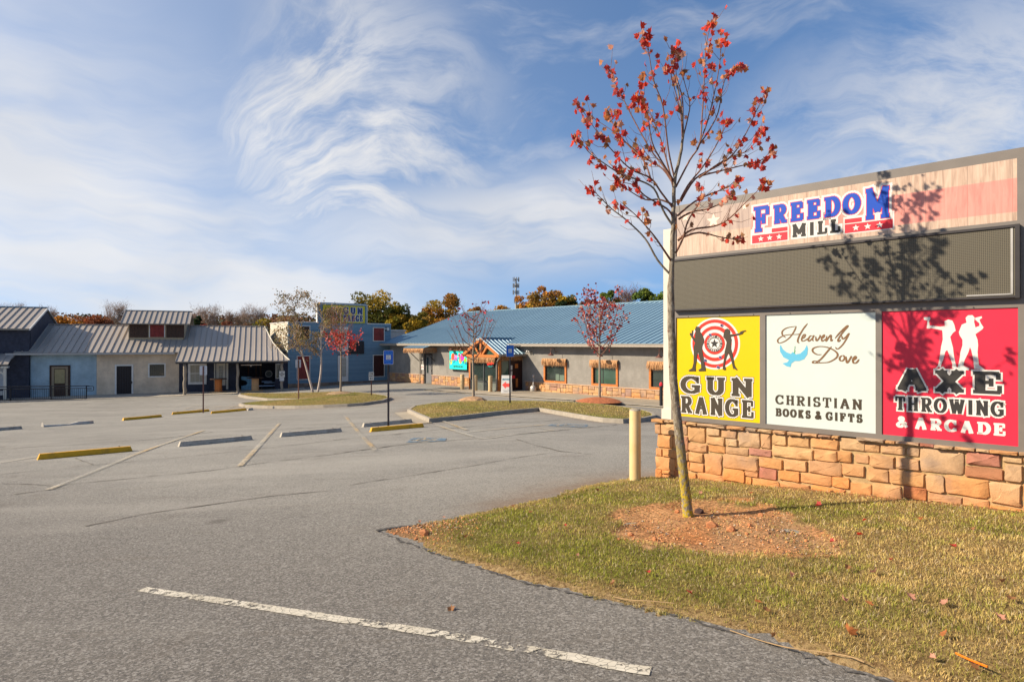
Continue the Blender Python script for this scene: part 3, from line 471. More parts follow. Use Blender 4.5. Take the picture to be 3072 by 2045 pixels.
def stoneblock(x0,x1,z0,z1,d=.05,seed=0,gap=.006,back=.03):
    """an irregular, split-faced block, front towards -y"""
    rr=random.Random(seed); x0+=gap;x1-=gap;z0+=gap;z1-=gap
    w=x1-x0;h=z1-z0; r=min(w,h)*.11; ring=rrect(x0,x1,z0,z1,r,2)
    j=min(w,h)*.045; ring=[(x+rr.uniform(-j,j),z+rr.uniform(-j,j)) for x,z in ring]; rg=[]
    for a,b in zip(ring,ring[1:]+ring[:1]):
        rg.append(a); L=math.hypot(b[0]-a[0],b[1]-a[1]); q=int(L/.07) if (.035<d<.05 or d>.07) else 0
        for t in range(1,q): f=t/q; rg.append((a[0]+(b[0]-a[0])*f+rr.uniform(-j,j)*.8,a[1]+(b[1]-a[1])*f+rr.uniform(-j,j)*.8))
    ring=rg; n=len(ring)
    cx=(x0+x1)/2;cz=(z0+z1)/2
    dd=d*rr.uniform(.75,1.25)
    vs=[(x,back,z) for x,z in ring]+[(x,-dd*.72,z) for x,z in ring]
    k=.94; vs+=[(cx+(x-cx)*k+rr.uniform(-j,j)*.5,-dd*rr.uniform(.85,1.1),cz+(z-cz)*(k-.04)) for x,z in ring]
    k=.45; vs+=[(cx+(x-cx)*k+rr.uniform(-j,j),-dd*rr.uniform(.95,1.15),cz+(z-cz)*k) for x,z in ring]
    vs.append((cx+w*rr.uniform(-.15,.15),-dd*1.06,cz+h*rr.uniform(-.15,.15))); fs=[]
    for L in range(3):
        for i in range(n): i2=(i+1)%n; fs.append((L*n+i,L*n+i2,(L+1)*n+i2,(L+1)*n+i))
    for i in range(n): fs.append((3*n+i,3*n+(i+1)%n,4*n))
    m=MB(); m._a(vs,fs); return m
# ================================================================ THE SETTING
D_=DATA; PL=D_['places']
# --- parking lot: one sheet following the slope
def lin(*seg):
    o=[]
    for a,b,s in seg: o+=list(np.arange(a,b-1e-6,s))
    o.append(seg[-1][1]); return np.array(o)
gx=lin((-90,-30,3),(-30,-10,1),(-10,-5,.5),(-5,6,.25),(6,14,.5),(14,60,2)); gy=lin((-20,-4,2),(-4,0,.5),(0,12,.25),(12,24,.5),(24,60,1),(60,90,3))
GX,GY=np.meshgrid(gx,gy); GZ=HH(GX.ravel(),GY.ravel()).reshape(GX.shape)
def gridmesh(name,X,Y,Z,mat,keep=None,cols=None):
    ny,nx=X.shape; idx=np.arange(nx*ny).reshape(ny,nx)
    F=np.stack([idx[:-1,:-1],idx[:-1,1:],idx[1:,1:],idx[1:,:-1]],-1).reshape(-1,4)
    if keep is not None:
        F=F[keep.ravel()]; used=np.unique(F); mp=np.full(nx*ny,-1); mp[used]=np.arange(len(used)); F=mp[F]
        V=np.stack([X.ravel(),Y.ravel(),Z.ravel()],-1)[used]; c=None if cols is None else cols[used]
    else: V=np.stack([X.ravel(),Y.ravel(),Z.ravel()],-1); c=cols
    return npmesh(name,V,F,mat,c)
edge_up=D_['lawn2']; edge_lo=D_['lawn']
dl=distline(GX.ravel(),GY.ravel(),edge_up)
near_isl=np.minimum(distline(GX.ravel(),GY.ravel(),D_['islA']+[D_['islA'][0]]),distline(GX.ravel(),GY.ravel(),D_['islB']+[D_['islB'][0]]))
stain=np.clip(np.exp(-(dl/.55)**1.5)*.65*np.clip((GX.ravel()+.9)/.8,0,1)+.45*np.exp(-near_isl/.5),0,1)
lane=1/(1+np.exp((GY.ravel()-6.6+.45*(GX.ravel()+1.4))*.9))
cols=np.stack([stain,lane,stain*0],-1)
n,asph=mk('aged_asphalt'); p=n.pos(); a=n.sep(n.attr('Col'))
b1=n.noise(p,.22,5.,.6); b2=n.noise(p,1.3,5.,.6)
base=n.ramp(n.add(n.mul(b1,.6),n.mul(b2,.4)),[(.32,(.21,.198,.172)),(.5,(.275,.26,.225)),(.68,(.325,.307,.265))])
base=n.mix(n.mul(a[1],.84),base,(.118,.106,.094))
ag=n.voro(p,75.,'F1','Color'); agv=n.sep(ag)[0]
base=n.mix(n.ss(agv,.55,1.,0.,.45),base,(.42,.40,.37)); base=n.mix(n.ss(agv,.45,0.,0.,.5),base,(.04,.04,.042))
f=n.noise(p,120.,4.,.7); base=n.mix(n.ss(f,.50,.72,0.,.55),base,(.36,.34,.31)); base=n.mix(n.ss(f,.50,.30,0.,.48),base,(.035,.035,.037))
base=n.mix(n.mul(n.ss(n.noise(p,.9,6.,.7),.56,.75),.35),base,(.12,.10,.08))
base=n.mix(n.mul(n.ss(n.noise(n.vmap(p,rot=(0,0,rad(37)),scale=(.25,2.2,1)),1.6,5.,.6),.55,.72),.28),base,(.13,.105,.08))
dr=n.voro(p,.9); base=n.mix(n.mul(n.mul(n.ss(dr,.16,.05),n.ss(n.noise(p,.5,2.),.5,.6)),.55),base,(.09,.08,.07))
base=n.mix(n.mul(n.ss(n.noise(n.vmap(p,rot=(0,0,rad(37)),scale=(.12,.8,1)),1.1,3.,.5),.5,.68),.28),base,(.36,.34,.30))
base=n.mix(n.m('MULTIPLY',a[0],n.ss(n.noise(p,3.,5.),.25,.6,.45,1.)),base,(.17,.095,.045))
n.out(n.bsdf(base,.92,0.,n.bump(n.add(n.mul(ag and agv,.5),n.mul(f,.8)),.55,.012),.2))
lot=link('parking_lot',gridmesh('parking_lot',GX,GY,GZ,asph,None,cols),kind='structure',label='sloping aged grey asphalt parking lot')
# --- terrain to the horizon
n,terr=mk('brown_grass_terrain'); p=n.pos()
n.out(n.bsdf(n.ramp(n.noise(p,.08,6.,.6),[(.3,(.10,.09,.04)),(.7,(.17,.13,.07))]),.95,0.,None,.1))
tx=lin((-4000,-400,900),(-400,-90,62),(-90,60,5),(60,400,68),(400,4000,900)); ty=lin((-1500,-200,325),(-200,-20,45),(-20,90,5),(90,400,62),(400,4200,950))
TX,TY=np.meshgrid(tx,ty); TZ=HH(np.clip(TX.ravel(),-60,45),np.clip(TY.ravel(),-15,70)).reshape(TX.shape)
inn=(np.abs(TX)<4100); w_=np.clip((np.maximum(np.maximum(TX-60,-90-TX),np.maximum(TY-90,-20-TY)))/60,0,1)
TZ=(TZ-.35)*(1-w_)+(-2.6)*w_
link('ground',gridmesh('ground',TX,TY,TZ,terr),kind='structure',label='brown grassy ground reaching to the horizon')
# --- cracks, stall lines
crackm=flat('dark_crack_filler',(.135,.12,.10),.9,var=.4,vs=8)
for i,pth in enumerate(D_['cracks']):
    mb=MB(); far=sum(q[1] for q in pth)/len(pth); strip(mb,pth,.026 if far<14 else .05,.005+.001*far*.3,seg=.18,jit=.75)
    mb.build('pavement_crack',crackm,lot)
n,linem=mk('worn_line_paint'); p=n.pos()
wear=n.noise(p,16.,6.,.7); big=n.noise(p,1.6,4.); cr=n.voro(p,22.,'DISTANCE_TO_EDGE')
al=n.mul(n.ss(n.add(wear,n.mul(n.sub(big,.5),.5)),.39,.48),n.ss(cr,.0,.05,.2,1.))
col=n.ramp(n.noise(p,5.,4.),[(.3,(.42,.38,.30)),(.7,(.60,.56,.47))])
tr=n.new('ShaderNodeBsdfTransparent'); mx=n.new('ShaderNodeMixShader'); n.put(mx.inputs[0],al); n.l.new(tr.outputs[0],mx.inputs[1]); n.l.new(n.bsdf(col,.8,0.,None,.2),mx.inputs[2]); n.out(mx.outputs[0])
n,line2=mk('orange_dusted_line_paint'); p=n.pos(); al=n.mul(n.ss(n.noise(p,14.,6.,.7),.36,.56,.2,.85),n.ss(n.noise(p,.7,3.),.3,.6,.4,1.))
tr=n.new('ShaderNodeBsdfTransparent'); mx=n.new('ShaderNodeMixShader'); n.put(mx.inputs[0],al); n.l.new(tr.outputs[0],mx.inputs[1])
n.l.new(n.bsdf(n.ramp(n.noise(p,.35,3.),[(.4,(.46,.43,.36)),(.62,(.46,.33,.17))]),.8,0.,None,.2),mx.inputs[2]); n.out(mx.outputs[0])
wl=[.11]*7+[.1]*9
for i,pth in enumerate(D_['lines']):
    mb=MB(); d=sum(q[1] for q in pth)/len(pth); strip(mb,pth,wl[i],.008+.0008*d,seg=.5); mb.build('stall_line',line2,lot)
mb=MB(); strip(mb,D_['front'],.092,.006,seg=.05,jit=.05); mb.build('stop_line',linem,lot)
# accessible stall emblems: a blue field with the wheelchair figure
n,bluef=mk('worn_blue_field'); p=n.pos(); tr=n.new('ShaderNodeBsdfTransparent'); mx=n.new('ShaderNodeMixShader'); n.put(mx.inputs[0],n.ss(n.noise(p,3.5,6.,.7),.40,.60,.0,.85)); n.l.new(tr.outputs[0],mx.inputs[1]); n.l.new(n.bsdf((.13,.21,.29),.85,0.,None,.2),mx.inputs[2]); n.out(mx.outputs[0])
for pth in D_['hc']:
    P=[Vector(q) for q in pth]; mb=MB()
    def bil(u,v,dz):
        q=(P[0]*(1-u)+P[3]*u)*(1-v)+(P[1]*(1-u)+P[2]*u)*v; return (q.x,q.y,H(q.x,q.y)+dz)
    for i in range(6):
        for j in range(6): mb.quad(bil(i/6,j/6,.014),bil((i+1)/6,j/6,.014),bil((i+1)/6,(j+1)/6,.014),bil(i/6,(j+1)/6,.014))
    e=mb.build('painted_emblem',bluef,lot); mb=MB()
    def ps(L,w=.035):
        for a,b in zip(L[:-1],L[1:]):
            d=Vector((b[0]-a[0],b[1]-a[1])).normalized(); nn=Vector((-d.y,d.x))*w
            mb.quad(*[bil(*q,.020) for q in ((a[0]-nn.x,a[1]-nn.y),(b[0]-nn.x,b[1]-nn.y),(b[0]+nn.x,b[1]+nn.y),(a[0]+nn.x,a[1]+nn.y))])
    ps(arc(.42,.42,.20,.30,60,340,10)); ps([(.38,.85),(.42,.5),(.66,.5),(.74,.2),(.86,.22)]); ps([(.36,.92),(.41,.92)],.05)
    mb.build('wheelchair_figure',line2,e)
# --- pavement along the blue-roofed shop
OD=Vector((-10.8,54.7)); AD=rad(-46.8); uD=Vector((math.cos(AD),math.sin(AD))); vD=Vector((-math.sin(AD),math.cos(AD)))
walkm=flat('tan_concrete_walk',(.34,.29,.215),.9,var=.12,vs=1.2,bump=.2,dirt=(.22,.18,.13),ds=.8)
mb=MB()
us=np.arange(11.2,42,1.); dsn=[-4.35,-4.2,-2.2,0.]
for i in range(len(us)-1):
    for j in range(len(dsn)-1):
        q=[]
        for u,d in ((us[i],dsn[j]),(us[i+1],dsn[j]),(us[i+1],dsn[j+1]),(us[i],dsn[j+1])):
            P=OD+uD*float(u)+vD*d; q.append((P.x,P.y,H(P.x,P.y)+(.09 if d>-4.3 else -.03)))
        mb.quad(*q)
mb.build('sidewalk',walkm,kind='structure',label='tan concrete sidewalk along the grey stucco shop')
mb=MB(); pth=[tuple(OD+uD*u+vD*-4.33) for u in np.arange(11.2,42,2.)]; strip(mb,pth,.12,.10); mb.build('kerb_edge_line',paintw,bpy.data.objects['sidewalk'])
# porch slab before the left shops
OB=Vector((-28.7,45.7)); AB=rad(22); uB=Vector((math.cos(AB),math.sin(AB))); vB=Vector((-math.sin(AB),math.cos(AB)))
mb=MB()
for i in range(14):
    q=[]
    for u,d,dz in ((-7+i*1.4,-2.9,.02),(-7+(i+1)*1.4,-2.9,.02),(-7+(i+1)*1.4,0,.05),(-7+i*1.4,0,.05)):
        P=OB+uB*u+vB*d; q.append((P.x,P.y,H(P.x,P.y)+dz))
    mb.quad(*q)
mb.build('porch_pavement',concrete_d,kind='structure',label='grey concrete strip before the left shops')
# --- turf material
n,turf=mk('dry_turf_soil'); p=n.pos(); a=n.attr('Col')
col=n.mix(n.ss(n.noise(p,35.,5.,.7),.35,.7),a,(.09,.05,.02)); col=n.mix(n.mul(n.ss(n.noise(p,90.,3.),.5,.7),.4),col,(.42,.27,.15))
n.out(n.bsdf(col,.95,0.,n.bump(n.noise(p,60.,5.,.7),.7,.02),.1))
n,blade=mk('grass_blade'); a=n.attr('Col'); d_=n.bsdf(a,.7,0.,None,.2); t_=n.new('ShaderNodeBsdfTranslucent'); n.put(t_.inputs[0],a); mx=n.new('ShaderNodeMixShader'); mx.inputs[0].default_value=.3
n.l.new(d_,mx.inputs[1]); n.l.new(t_.outputs[0],mx.inputs[2]); n.out(mx.outputs[0])
def blades(name,X,Y,Z,h,w,green,parent=None,seed=3,lean=.9):
    rs=np.random.RandomState(seed); N=len(X); th=rs.uniform(0,6.283,N); ph=rs.uniform(0,6.283,N)
    hh=h*rs.uniform(.45,1.15,N); le=hh*rs.uniform(.15,lean,N); ww=w*rs.uniform(.6,1.3,N)
    wx,wy=np.cos(th)*ww/2,np.sin(th)*ww/2; lx,ly=np.cos(ph)*le,np.sin(ph)*le
    V=np.zeros((N,5,3)); b=np.stack([X,Y,Z-.005],-1)
    V[:,0]=b-np.stack([wx,wy,0*wx],-1); V[:,1]=b+np.stack([wx,wy,0*wx],-1)
    m_=b+np.stack([lx*.35,ly*.35,hh*.6],-1); V[:,2]=m_+np.stack([wx,wy,0*wx],-1)*.8; V[:,3]=m_-np.stack([wx,wy,0*wx],-1)*.8
    V[:,4]=b+np.stack([lx,ly,hh*np.clip(1.25-le/hh*.6,.5,1.1)],-1)
    i=np.arange(N)*5; F=np.concatenate([np.stack([i,i+1,i+2],-1),np.stack([i,i+2,i+3],-1),np.stack([i+3,i+2,i+4],-1)])
    g=np.clip(green+rs.normal(0,.30,N)+(fbm(X,Y,14.,seed+50)-.5)*.9,0,1)[:,None]
    c=np.array([.54,.39,.15])*(1-g)+np.array([.27,.285,.04])*g
    c=c*rs.uniform(.68,1.3,N)[:,None]*(.72+.56*fbm(X,Y,9.,seed+70))[:,None]; c[rs.rand(N)<.10]=(.56,.46,.28)
    C=np.repeat(c[:,None,:],5,1)
    return link(name,npmesh(name,V.reshape(-1,3),F,blade,C.reshape(-1,3)),parent,kind='stuff')
# --- the lawn corner under the sign
poly=[(-1.37,6.34),(-1.0,5.95),(-.69,5.49),(-.3,5.03),(.07,4.66),(.4,4.4),(.66,4.18),(1.03,3.91),(1.33,3.62),(1.64,3.21),(1.82,2.99),(2.3,2.3),(3.3,.9),(5,-2),(9,-2),(11,6),(9,9.5),(6,10.5),(3.2,9.9),(2.2,9.25)]+[tuple(q) for q in D_['lawn2'][::-1][:-1]]
lx=np.arange(-1.6,10,.06); ly=np.arange(-1.,10.5,.06); LX,LY=np.meshgrid(lx,ly)
jx=LX+(fbm(LX,LY,6.,5)-.5)*.16; jy=LY+(fbm(LX,LY,6.,9)-.5)*.16
ins=inpoly(jx,jy,poly); dedge=distline(LX.ravel(),LY.ravel(),poly+[poly[0]]).reshape(LX.shape)
dirt=inpoly(LX+(fbm(LX,LY,3.5,21)-.5)*.55,LY+(fbm(LX,LY,3.5,22)-.5)*.55,D_['dirt']); ddirt=distline(LX.ravel(),LY.ravel(),D_['dirt']+[D_['dirt'][0]]).reshape(LX.shape)
LZ=HH(LX.ravel(),LY.ravel()).reshape(LX.shape)+.012+.035*np.clip(dedge/.6,0,1)+(fbm(LX,LY,5.,31)-.5)*.03
LZ=LZ-np.where(dirt,.03*np.clip(ddirt/.15,0,1),0)+np.where(dirt,(fbm(LX,LY,16.,77)-.5)*.03,0)
LZ+=.03*np.exp(-((LX-1.8)**2+(LY-6.28)**2)/.06)
gr=np.clip(.78+(fbm(LX,LY,1.1,41)-.5)*1.5-.16*(LX-1.2)-.10*np.clip(5.2-LY,0,9)+(fbm(LX,LY,5.,43)-.5)*.5,0,1)
gr=np.where(dedge<.22,gr*.35,gr)
c0=np.array([.32,.215,.095])*(1-gr[...,None])+np.array([.17,.155,.04])*gr[...,None]
clay=np.stack([np.full(LX.shape,.55),.225+.08*fbm(LX,LY,4.,51),.085+.06*fbm(LX,LY,4.,51)],-1)*(.75+.5*fbm(LX,LY,9.,52))[...,None]
mulch=np.array([.42,.26,.14]); mm=np.clip((fbm(LX,LY,2.2,61)-.45)*4,0,1)*.75*(LY<6.2)
clay=clay*(1-mm[...,None])+mulch*mm[...,None]
c0=np.where(dirt[...,None],clay,c0)
edgec=(dedge<.09)&(LX<2.4); c0=np.where(edgec[...,None],np.array([.33,.235,.115]),c0)
tipm=np.clip(1-np.hypot(LX+1.2,LY-6.25)/1.0,0,1)[...,None]; c0=c0*(1-tipm)+np.array([.24,.12,.06])*tipm
base_wall=np.abs((LX-2.065)*.6934+(LY-8.8)*.7205)<.16; c0=np.where((base_wall&~dirt)[...,None],np.array([.42,.20,.09]),c0)
LZ=np.where(ins,np.where(dedge<.07,HH(LX.ravel(),LY.ravel()).reshape(LX.shape)+.012*np.clip(dedge/.035-1,-1,1),LZ),HH(LX.ravel(),LY.ravel()).reshape(LX.shape)-.03)
kp_=ins|(dedge<.14); keep=kp_[:-1,:-1]&kp_[1:,1:]&kp_[1:,:-1]&kp_[:-1,1:]
lawn=link('lawn',gridmesh('lawn',LX,LY,LZ,turf,keep,c0.reshape(-1,3)),kind='structure',label='lawn corner with a bare clay patch under the sign')
def lawnz(x,y):
    i=np.clip(((np.asarray(x)+1.6)/.06).astype(int),0,LX.shape[1]-1); j=np.clip(((np.asarray(y)+1.)/.06).astype(int),0,LX.shape[0]-1); return LZ[j,i],i,j
def lz(x,y): return float(lawnz(np.array([x]),np.array([y]))[0][0])
rs=np.random.RandomState(5); N=760000
bx=rs.uniform(-1.6,8,N); by=rs.uniform(1.2,10.2,N)
pr=np.clip((4.2/np.hypot(bx,by))**1.7,0,1.); k=(rs.rand(N)<pr)&(bx<by*.95+.6); bx,by=bx[k],by[k]
ne=450000; ex=rs.uniform(-1.6,4,ne); ey=rs.uniform(1.2,9.,ne); _,i,j=lawnz(ex,ey); k=ins[j,i]&(dedge[j,i]<.12)&(rs.rand(ne)<.85); bx=np.concatenate([bx,ex[k]]); by=np.concatenate([by,ey[k]])
z,i,j=lawnz(bx,by); k=ins[j,i]&~(base_wall[j,i]&(rs.rand(len(bx))<.8))
dd=dirt[j,i]; k&=~dd|((rs.rand(len(bx))<.05)|((ddirt[j,i]<.12)&(rs.rand(len(bx))<.5))|((mm[j,i]>.6)&(rs.rand(len(bx))<.10)))
k&=(tipm[j,i,0]<rs.uniform(.0,.8,len(bx))); k&=((bx-1.8)**2+(by-6.28)**2>.01)
bx,by,z,i,j=bx[k],by[k],z[k],i[k],j[k]; print('blades',len(bx))
dist=np.hypot(bx,by)
blades('grass',bx,by,z,.034*np.where(dedge[j,i]<.15,.7,1)*(.8+.4*fbm(bx,by,4.,91)),.0034*np.clip(dist/3.6,.9,1.9),np.where(dirt[j,i],.1,gr[j,i]+.04),None,5)
bpy.data.objects['grass']['label']='short drying grass on the lawn corner'
edgem=flat('broken_asphalt_edge',(.075,.07,.065),.95,var=.4,vs=20,bump=.6,bs=40)
mb=MB(); strip(mb,[(-1.40,6.36),(-1.0,6.52),(-.6,6.75),(-.1,7.05),(.5,7.35)],.055,.012,seg=.05,jit=.8,w1=.015); mb.build('asphalt_edge',edgem,lot)
mb=MB(); strip(mb,[(x+.01,y-.02) for x,y in D_['lawn']],.020,.006,seg=.04,jit=1.6,w1=.014); mb.build('asphalt_edge',edgem,lot)
# gravel and bark bits on the bare patch: nobody could count them
V=[];F=[];C=[]
def bits(N,xf,size,cf,seed):
    rs=np.random.RandomState(seed); out=[]
    oc=np.array([(1,0,0),(0,1,0),(-1,0,0),(0,-1,0),(0,0,1),(0,0,-1)],float); of=np.array([(0,1,4),(1,2,4),(2,3,4),(3,0,4),(1,0,5),(2,1,5),(3,2,5),(0,3,5)])
    X,Y,Z=xf(N,rs); N=len(X); s=size*rs.uniform(.3,1.5,N)**1.5
    v=oc[None]*(s[:,None,None]*rs.uniform(.6,1.3,(N,6,1)))*np.array([1,1,.6])
    a=rs.uniform(0,6.28,N); ca,sa=np.cos(a)[:,None],np.sin(a)[:,None]
    st=rs.uniform(.5,1,N)[:,None]; vx=v[:,:,0]; vy=v[:,:,1]*st
    v=np.stack([vx*ca-vy*sa,vx*sa+vy*ca,v[:,:,2]],-1)+np.stack([X,Y,Z],-1)[:,None]
    f=of[None]+(np.arange(N)*6)[:,None,None]; c=np.repeat(cf(N,rs)[:,None],6,1)
    return v.reshape(-1,3),f.reshape(-1,3),c.reshape(-1,3)
def dpos(N,rs):
    x=rs.uniform(.7,3.,N); y=rs.uniform(4.7,7.,N); z,i,j=lawnz(x,y); k=dirt[j,i]&(rs.rand(N)<.35+.65*(y<6.3)); return x[k],y[k],z[k]+.001
def ccol(N,rs):
    t=rs.rand(N)[:,None]; c=np.array([.62,.26,.10])*t+np.array([.42,.24,.13])*(1-t); g=rs.rand(N)<.14; c[g]=np.array([.40,.32,.24]); g=rs.rand(N)<.08; c[g]=(.10,.06,.05); return c*rs.uniform(.6,1.3,N)[:,None]
n,bitm=mk('stone_bits'); n.out(n.bsdf(n.attr('Col'),.9,0.,None,.15))
v,f,c=bits(4200,dpos,.0095,ccol,4); link('gravel',npmesh('gravel',v,f,bitm,c),kind='stuff',label='gravel and bark bits on the bare clay patch')
def tpos(N,rs):
    x=rs.uniform(-1.4,-.2,N); y=rs.uniform(5.,6.7,N); z,i,j=lawnz(x,y); k=ins[j,i]&(rs.rand(N)<tipm[j,i,0]*1.5); return x[k],y[k],z[k]+.002
v,f,c=bits(5000,tpos,.010,ccol,6); link('gravel',npmesh('gravel',v,f,bitm,c),kind='stuff',label='gravel at the pointed lawn tip')
# --- planted islands
kerbm=concrete
def island(pts,label,seed,green,dark=()):
    root=thing('traffic_island',label,'island',(0,0,0)); 
    if 'category' in root: del root['category']
    root['kind']='structure'
    P=[Vector(q) for q in pts]; area=sum(a.x*b.y-b.x*a.y for a,b in zip(P,P[1:]+P[:1]))
    sg=1 if area>0 else -1
    rs=random.Random(seed)
    pl=P+[P[0]]; inner=[]
    nP=len(P)
    for i in range(nP):
        t=(P[(i+1)%nP]-P[i-1]).normalized(); inner.append(P[i]+Vector((-t.y,t.x))*sg*.15)
    for i in range(nP):
        a,b=P[i],P[(i+1)%nP]; ai,bi=inner[i],inner[(i+1)%nP]; L=(b-a).length; k=max(1,round(L/3.))
        for q in range(k):
            g=.012/L; t0=q/k+(g if q else 0.0); t1=(q+1)/k-(g if k>1 else 0)
            o0,o1=a.lerp(b,t0),a.lerp(b,t1); i0,i1=ai.lerp(bi,t0),ai.lerp(bi,t1)
            def zz(v,h): return (v.x,v.y,H(v.x,v.y)+h)
            O0=o0.lerp(i0,.18);O1=o1.lerp(i1,.18)
            mb=MB(); mb._a([zz(o0,-.05),zz(o1,-.05),zz(O1,.15),zz(O0,.15),zz(i1,.15),zz(i0,.15),zz(i0,0),zz(i1,0)],[(0,1,2,3),(3,2,4,5),(5,4,7,6),(0,3,5,6),(1,7,4,2)])
            mb.build('kerb_stone',kerbm,root)
            if k>1 or True:
                pass
    # gutter apron outside the near kerb
    xs=[q.x for q in inner];ys=[q.y for q in inner]; x=np.arange(min(xs)-.2,max(xs)+.3,.14); y=np.arange(min(ys)-.2,max(ys)+.3,.14); mid_=[tuple(a.lerp(b,.55)) for a,b in zip(P,inner)]; X,Y=np.meshgrid(x,y)
    poly_=[tuple(q.lerp(r,-.0)) for q,r in zip(inner,inner)]
    ins_=inpoly(X,Y,poly_); Z=HH(X.ravel(),Y.ravel()).reshape(X.shape); de=distline(X.ravel(),Y.ravel(),poly_+[poly_[0]]).reshape(X.shape)
    Z=Z+.13+.10*np.clip(de/1.2,0,1)*ins_
    g=np.clip(green+(fbm(X,Y,.9,seed)-.5)*1.2,0,1)[...,None]; c=np.array([.27,.20,.07])*(1-g)+np.array([.14,.16,.035])*g
    near=inpoly(X,Y,mid_)
    kp=near[:-1,:-1]&near[1:,1:]&near[1:,:-1]&near[:-1,1:]
    Z=np.where(ins_,Z,Z-.03)
    link('turf',gridmesh('turf',X,Y,Z,turf,kp,c.reshape(-1,3)),root)
    rr=np.random.RandomState(seed); N=34000; bx=rr.uniform(x[0],x[-1],N); by=rr.uniform(y[0],y[-1],N); k=inpoly(bx,by,poly_); bx,by=bx[k],by[k]
    de=distline(bx,by,poly_+[poly_[0]]); z=HH(bx,by)+.125+.10*np.clip(de/1.2,0,1)
    blades('grass',bx,by,z,.055,.014,np.clip(green+(fbm(bx,by,.9,seed)-.5)*1.2,0,1),root,seed)
    return root
isA=island(D_['islA'],'near grass traffic island with an angular kerb and two young trees',3,.45)
isB=island(D_['islB'],'far grass traffic island with the birch and a rounded right end',4,.5)
def islz(x,y): return H(x,y)+.20
# concrete gutter apron at the left end of the near island
mb=MB(); a=D_['islA']; strip(mb,[(a[0][0]-.3,a[0][1]+.2),(a[1][0]-.25,a[1][1]-.15),(a[2][0]-.1,a[2][1]-.3)],.55,.02); mb.build('gutter_apron',walkm,isA)
for P0,r_,mt,lb in ((PL['tB'],1.15,(.36,.12,.05),''),(PL['tA'],.75,(.36,.22,.12),''),(PL['redC'],1.0,(.30,.20,.11),'')):
    x0,y0=P0[0],P0[1]; mb=MB(); ring=[[ (x0,y0,islz(x0,y0)+.16)]]
    vs=[(x0,y0,islz(x0,y0)+.17)]; nn=18
    for k in (1,2,3):
        for q in range(nn):
            w=2*math.pi*q/nn; rr=r_*k/3*(1+R.uniform(-.12,.12)); vs.append((x0+rr*math.cos(w),y0+rr*math.sin(w),islz(x0,y0)+.17*(1-(k/3)**1.6)-.02*(k==3)-.03*(k==3)))
    fs=[(0,1+q,1+(q+1)%nn) for q in range(nn)]
    for k in (0,1): fs+=[(1+k*nn+q,1+k*nn+(q+1)%nn,1+(k+1)*nn+(q+1)%nn,1+(k+1)*nn+q)[::-1] for q in range(nn)]
    mb._a(vs,fs); mb.build('mulch_mound',flat('mulch',mt,.95,var=.35,vs=10,bump=.6,bs=30),isB if P0 is PL['redC'] else isA,kind='stuff')
# ================================================================ THE MONUMENT SIGN
SA=rad(-43.9)
sg=thing('monument_sign','large roadside sign cabinet on a sandstone base beside the lawn','sign',(2.065,8.8,0),SA)
# masonry base
mb=MB(); mb.box(.03,8.6,-.012,.75,-.75,.50); base=mb.build('stone_base',mortar,sg)
SPECIAL={24:stone_x,}
def lay(L,d,seed0,cap=False,bot=None):
    for i,(x0,x1,z0,z1) in enumerate(L):
        m=stoneblock(x0,x1,z0,z1,d=d,seed=seed0+i,gap=.002 if cap else .003,back=.05)
        mm_=stone_m
        if not cap and seed0==100 and i in (31,45): mm_=stone_x
        if not cap and seed0==100 and i in (60,): mm_=stone_x
        m.build('cap_stone' if cap else 'stone',mm_,base,smooth='crisp')
lay(D_['stones'],.040,100); lay(D_['caps'],.075,500,True)
# foot course that runs into the soil, and the run to the right of the picture
x=0.; i=0
while x<4.1:
    w=R.uniform(.16,.34); z1=-.36+.085*x-.01; stoneblock(x,x+w,z1-.16,z1,.04,700+i,.006,.05).build('stone',stone_m,base); x+=w; i+=1
for r_,(z0,z1) in enumerate(((-.02,.14),(.14,.30),(.30,.465))):
    x=4.15+.1*r_
    while x<8.5:
        w=R.uniform(.18,.42); stoneblock(x,min(x+w,8.6),z0,z1,.045,800+i,.006,.05).build('stone',stone_m,base); x+=w; i+=1
x=4.08
while x<8.6:
    w=R.uniform(.18,.34); stoneblock(x,x+w,.475,.525,.075,900+i,.004,.05).build('cap_stone',stone_m,base); x+=w;i+=1
# left end quoins (face turned to the left)
for r_,(z0,z1) in enumerate(((-.5,-.28),(-.28,-.12),(-.12,.03),(.03,.10),(.10,.27),(.27,.46))):
    y=.02
    for k in range(3):
        w=.24; m=stoneblock(-(y+w),-y,z0,z1,.03,950+r_*5+k,.006,.06); m.v=[(q[1]+.05,-q[0],q[2]) for q in m.v]; m.build('stone',stone_m,base); y+=w
# cabinet
mb=MB(); mb.box(.26,8.2,.03,.62,.55,3.47); mb.box(.24,8.22,.0,.64,3.40,3.50)   # body and top rail
mb.box(.24,8.22,-.02,.04,.525,.585)                                          # bottom rail
for a,b in ((.24,.315),(1.48,1.55),(2.77,2.83),(4.0,4.12)): mb.box(a,b,-.02,.04,.585,1.942)
mb.box(.24,8.22,-.02,.04,1.942,2.04); mb.box(.24,8.22,-.02,.04,2.73,2.79); mb.box(.24,.31,-.02,.04,2.79,3.40); mb.box(3.995,4.12,-.022,.04,2.04,3.40); mb.box(.24,.30,-.022,.04,2.04,2.73)
cabinet=mb.build('cabinet',grey_frame,sg)
mb=MB()
for k in range(9): mb.tube([(.5+k*.45,-.021,1.955),(.5+k*.45,-.026,1.955)],.006,6)
mb.build('screw',darkmetal,cabinet)
mb=MB(); mb.box(.09,.235,.03,.20,.66,3.20); mb.box(.07,.255,.01,.22,.52,.66); mb.build('post',offwhite,sg)
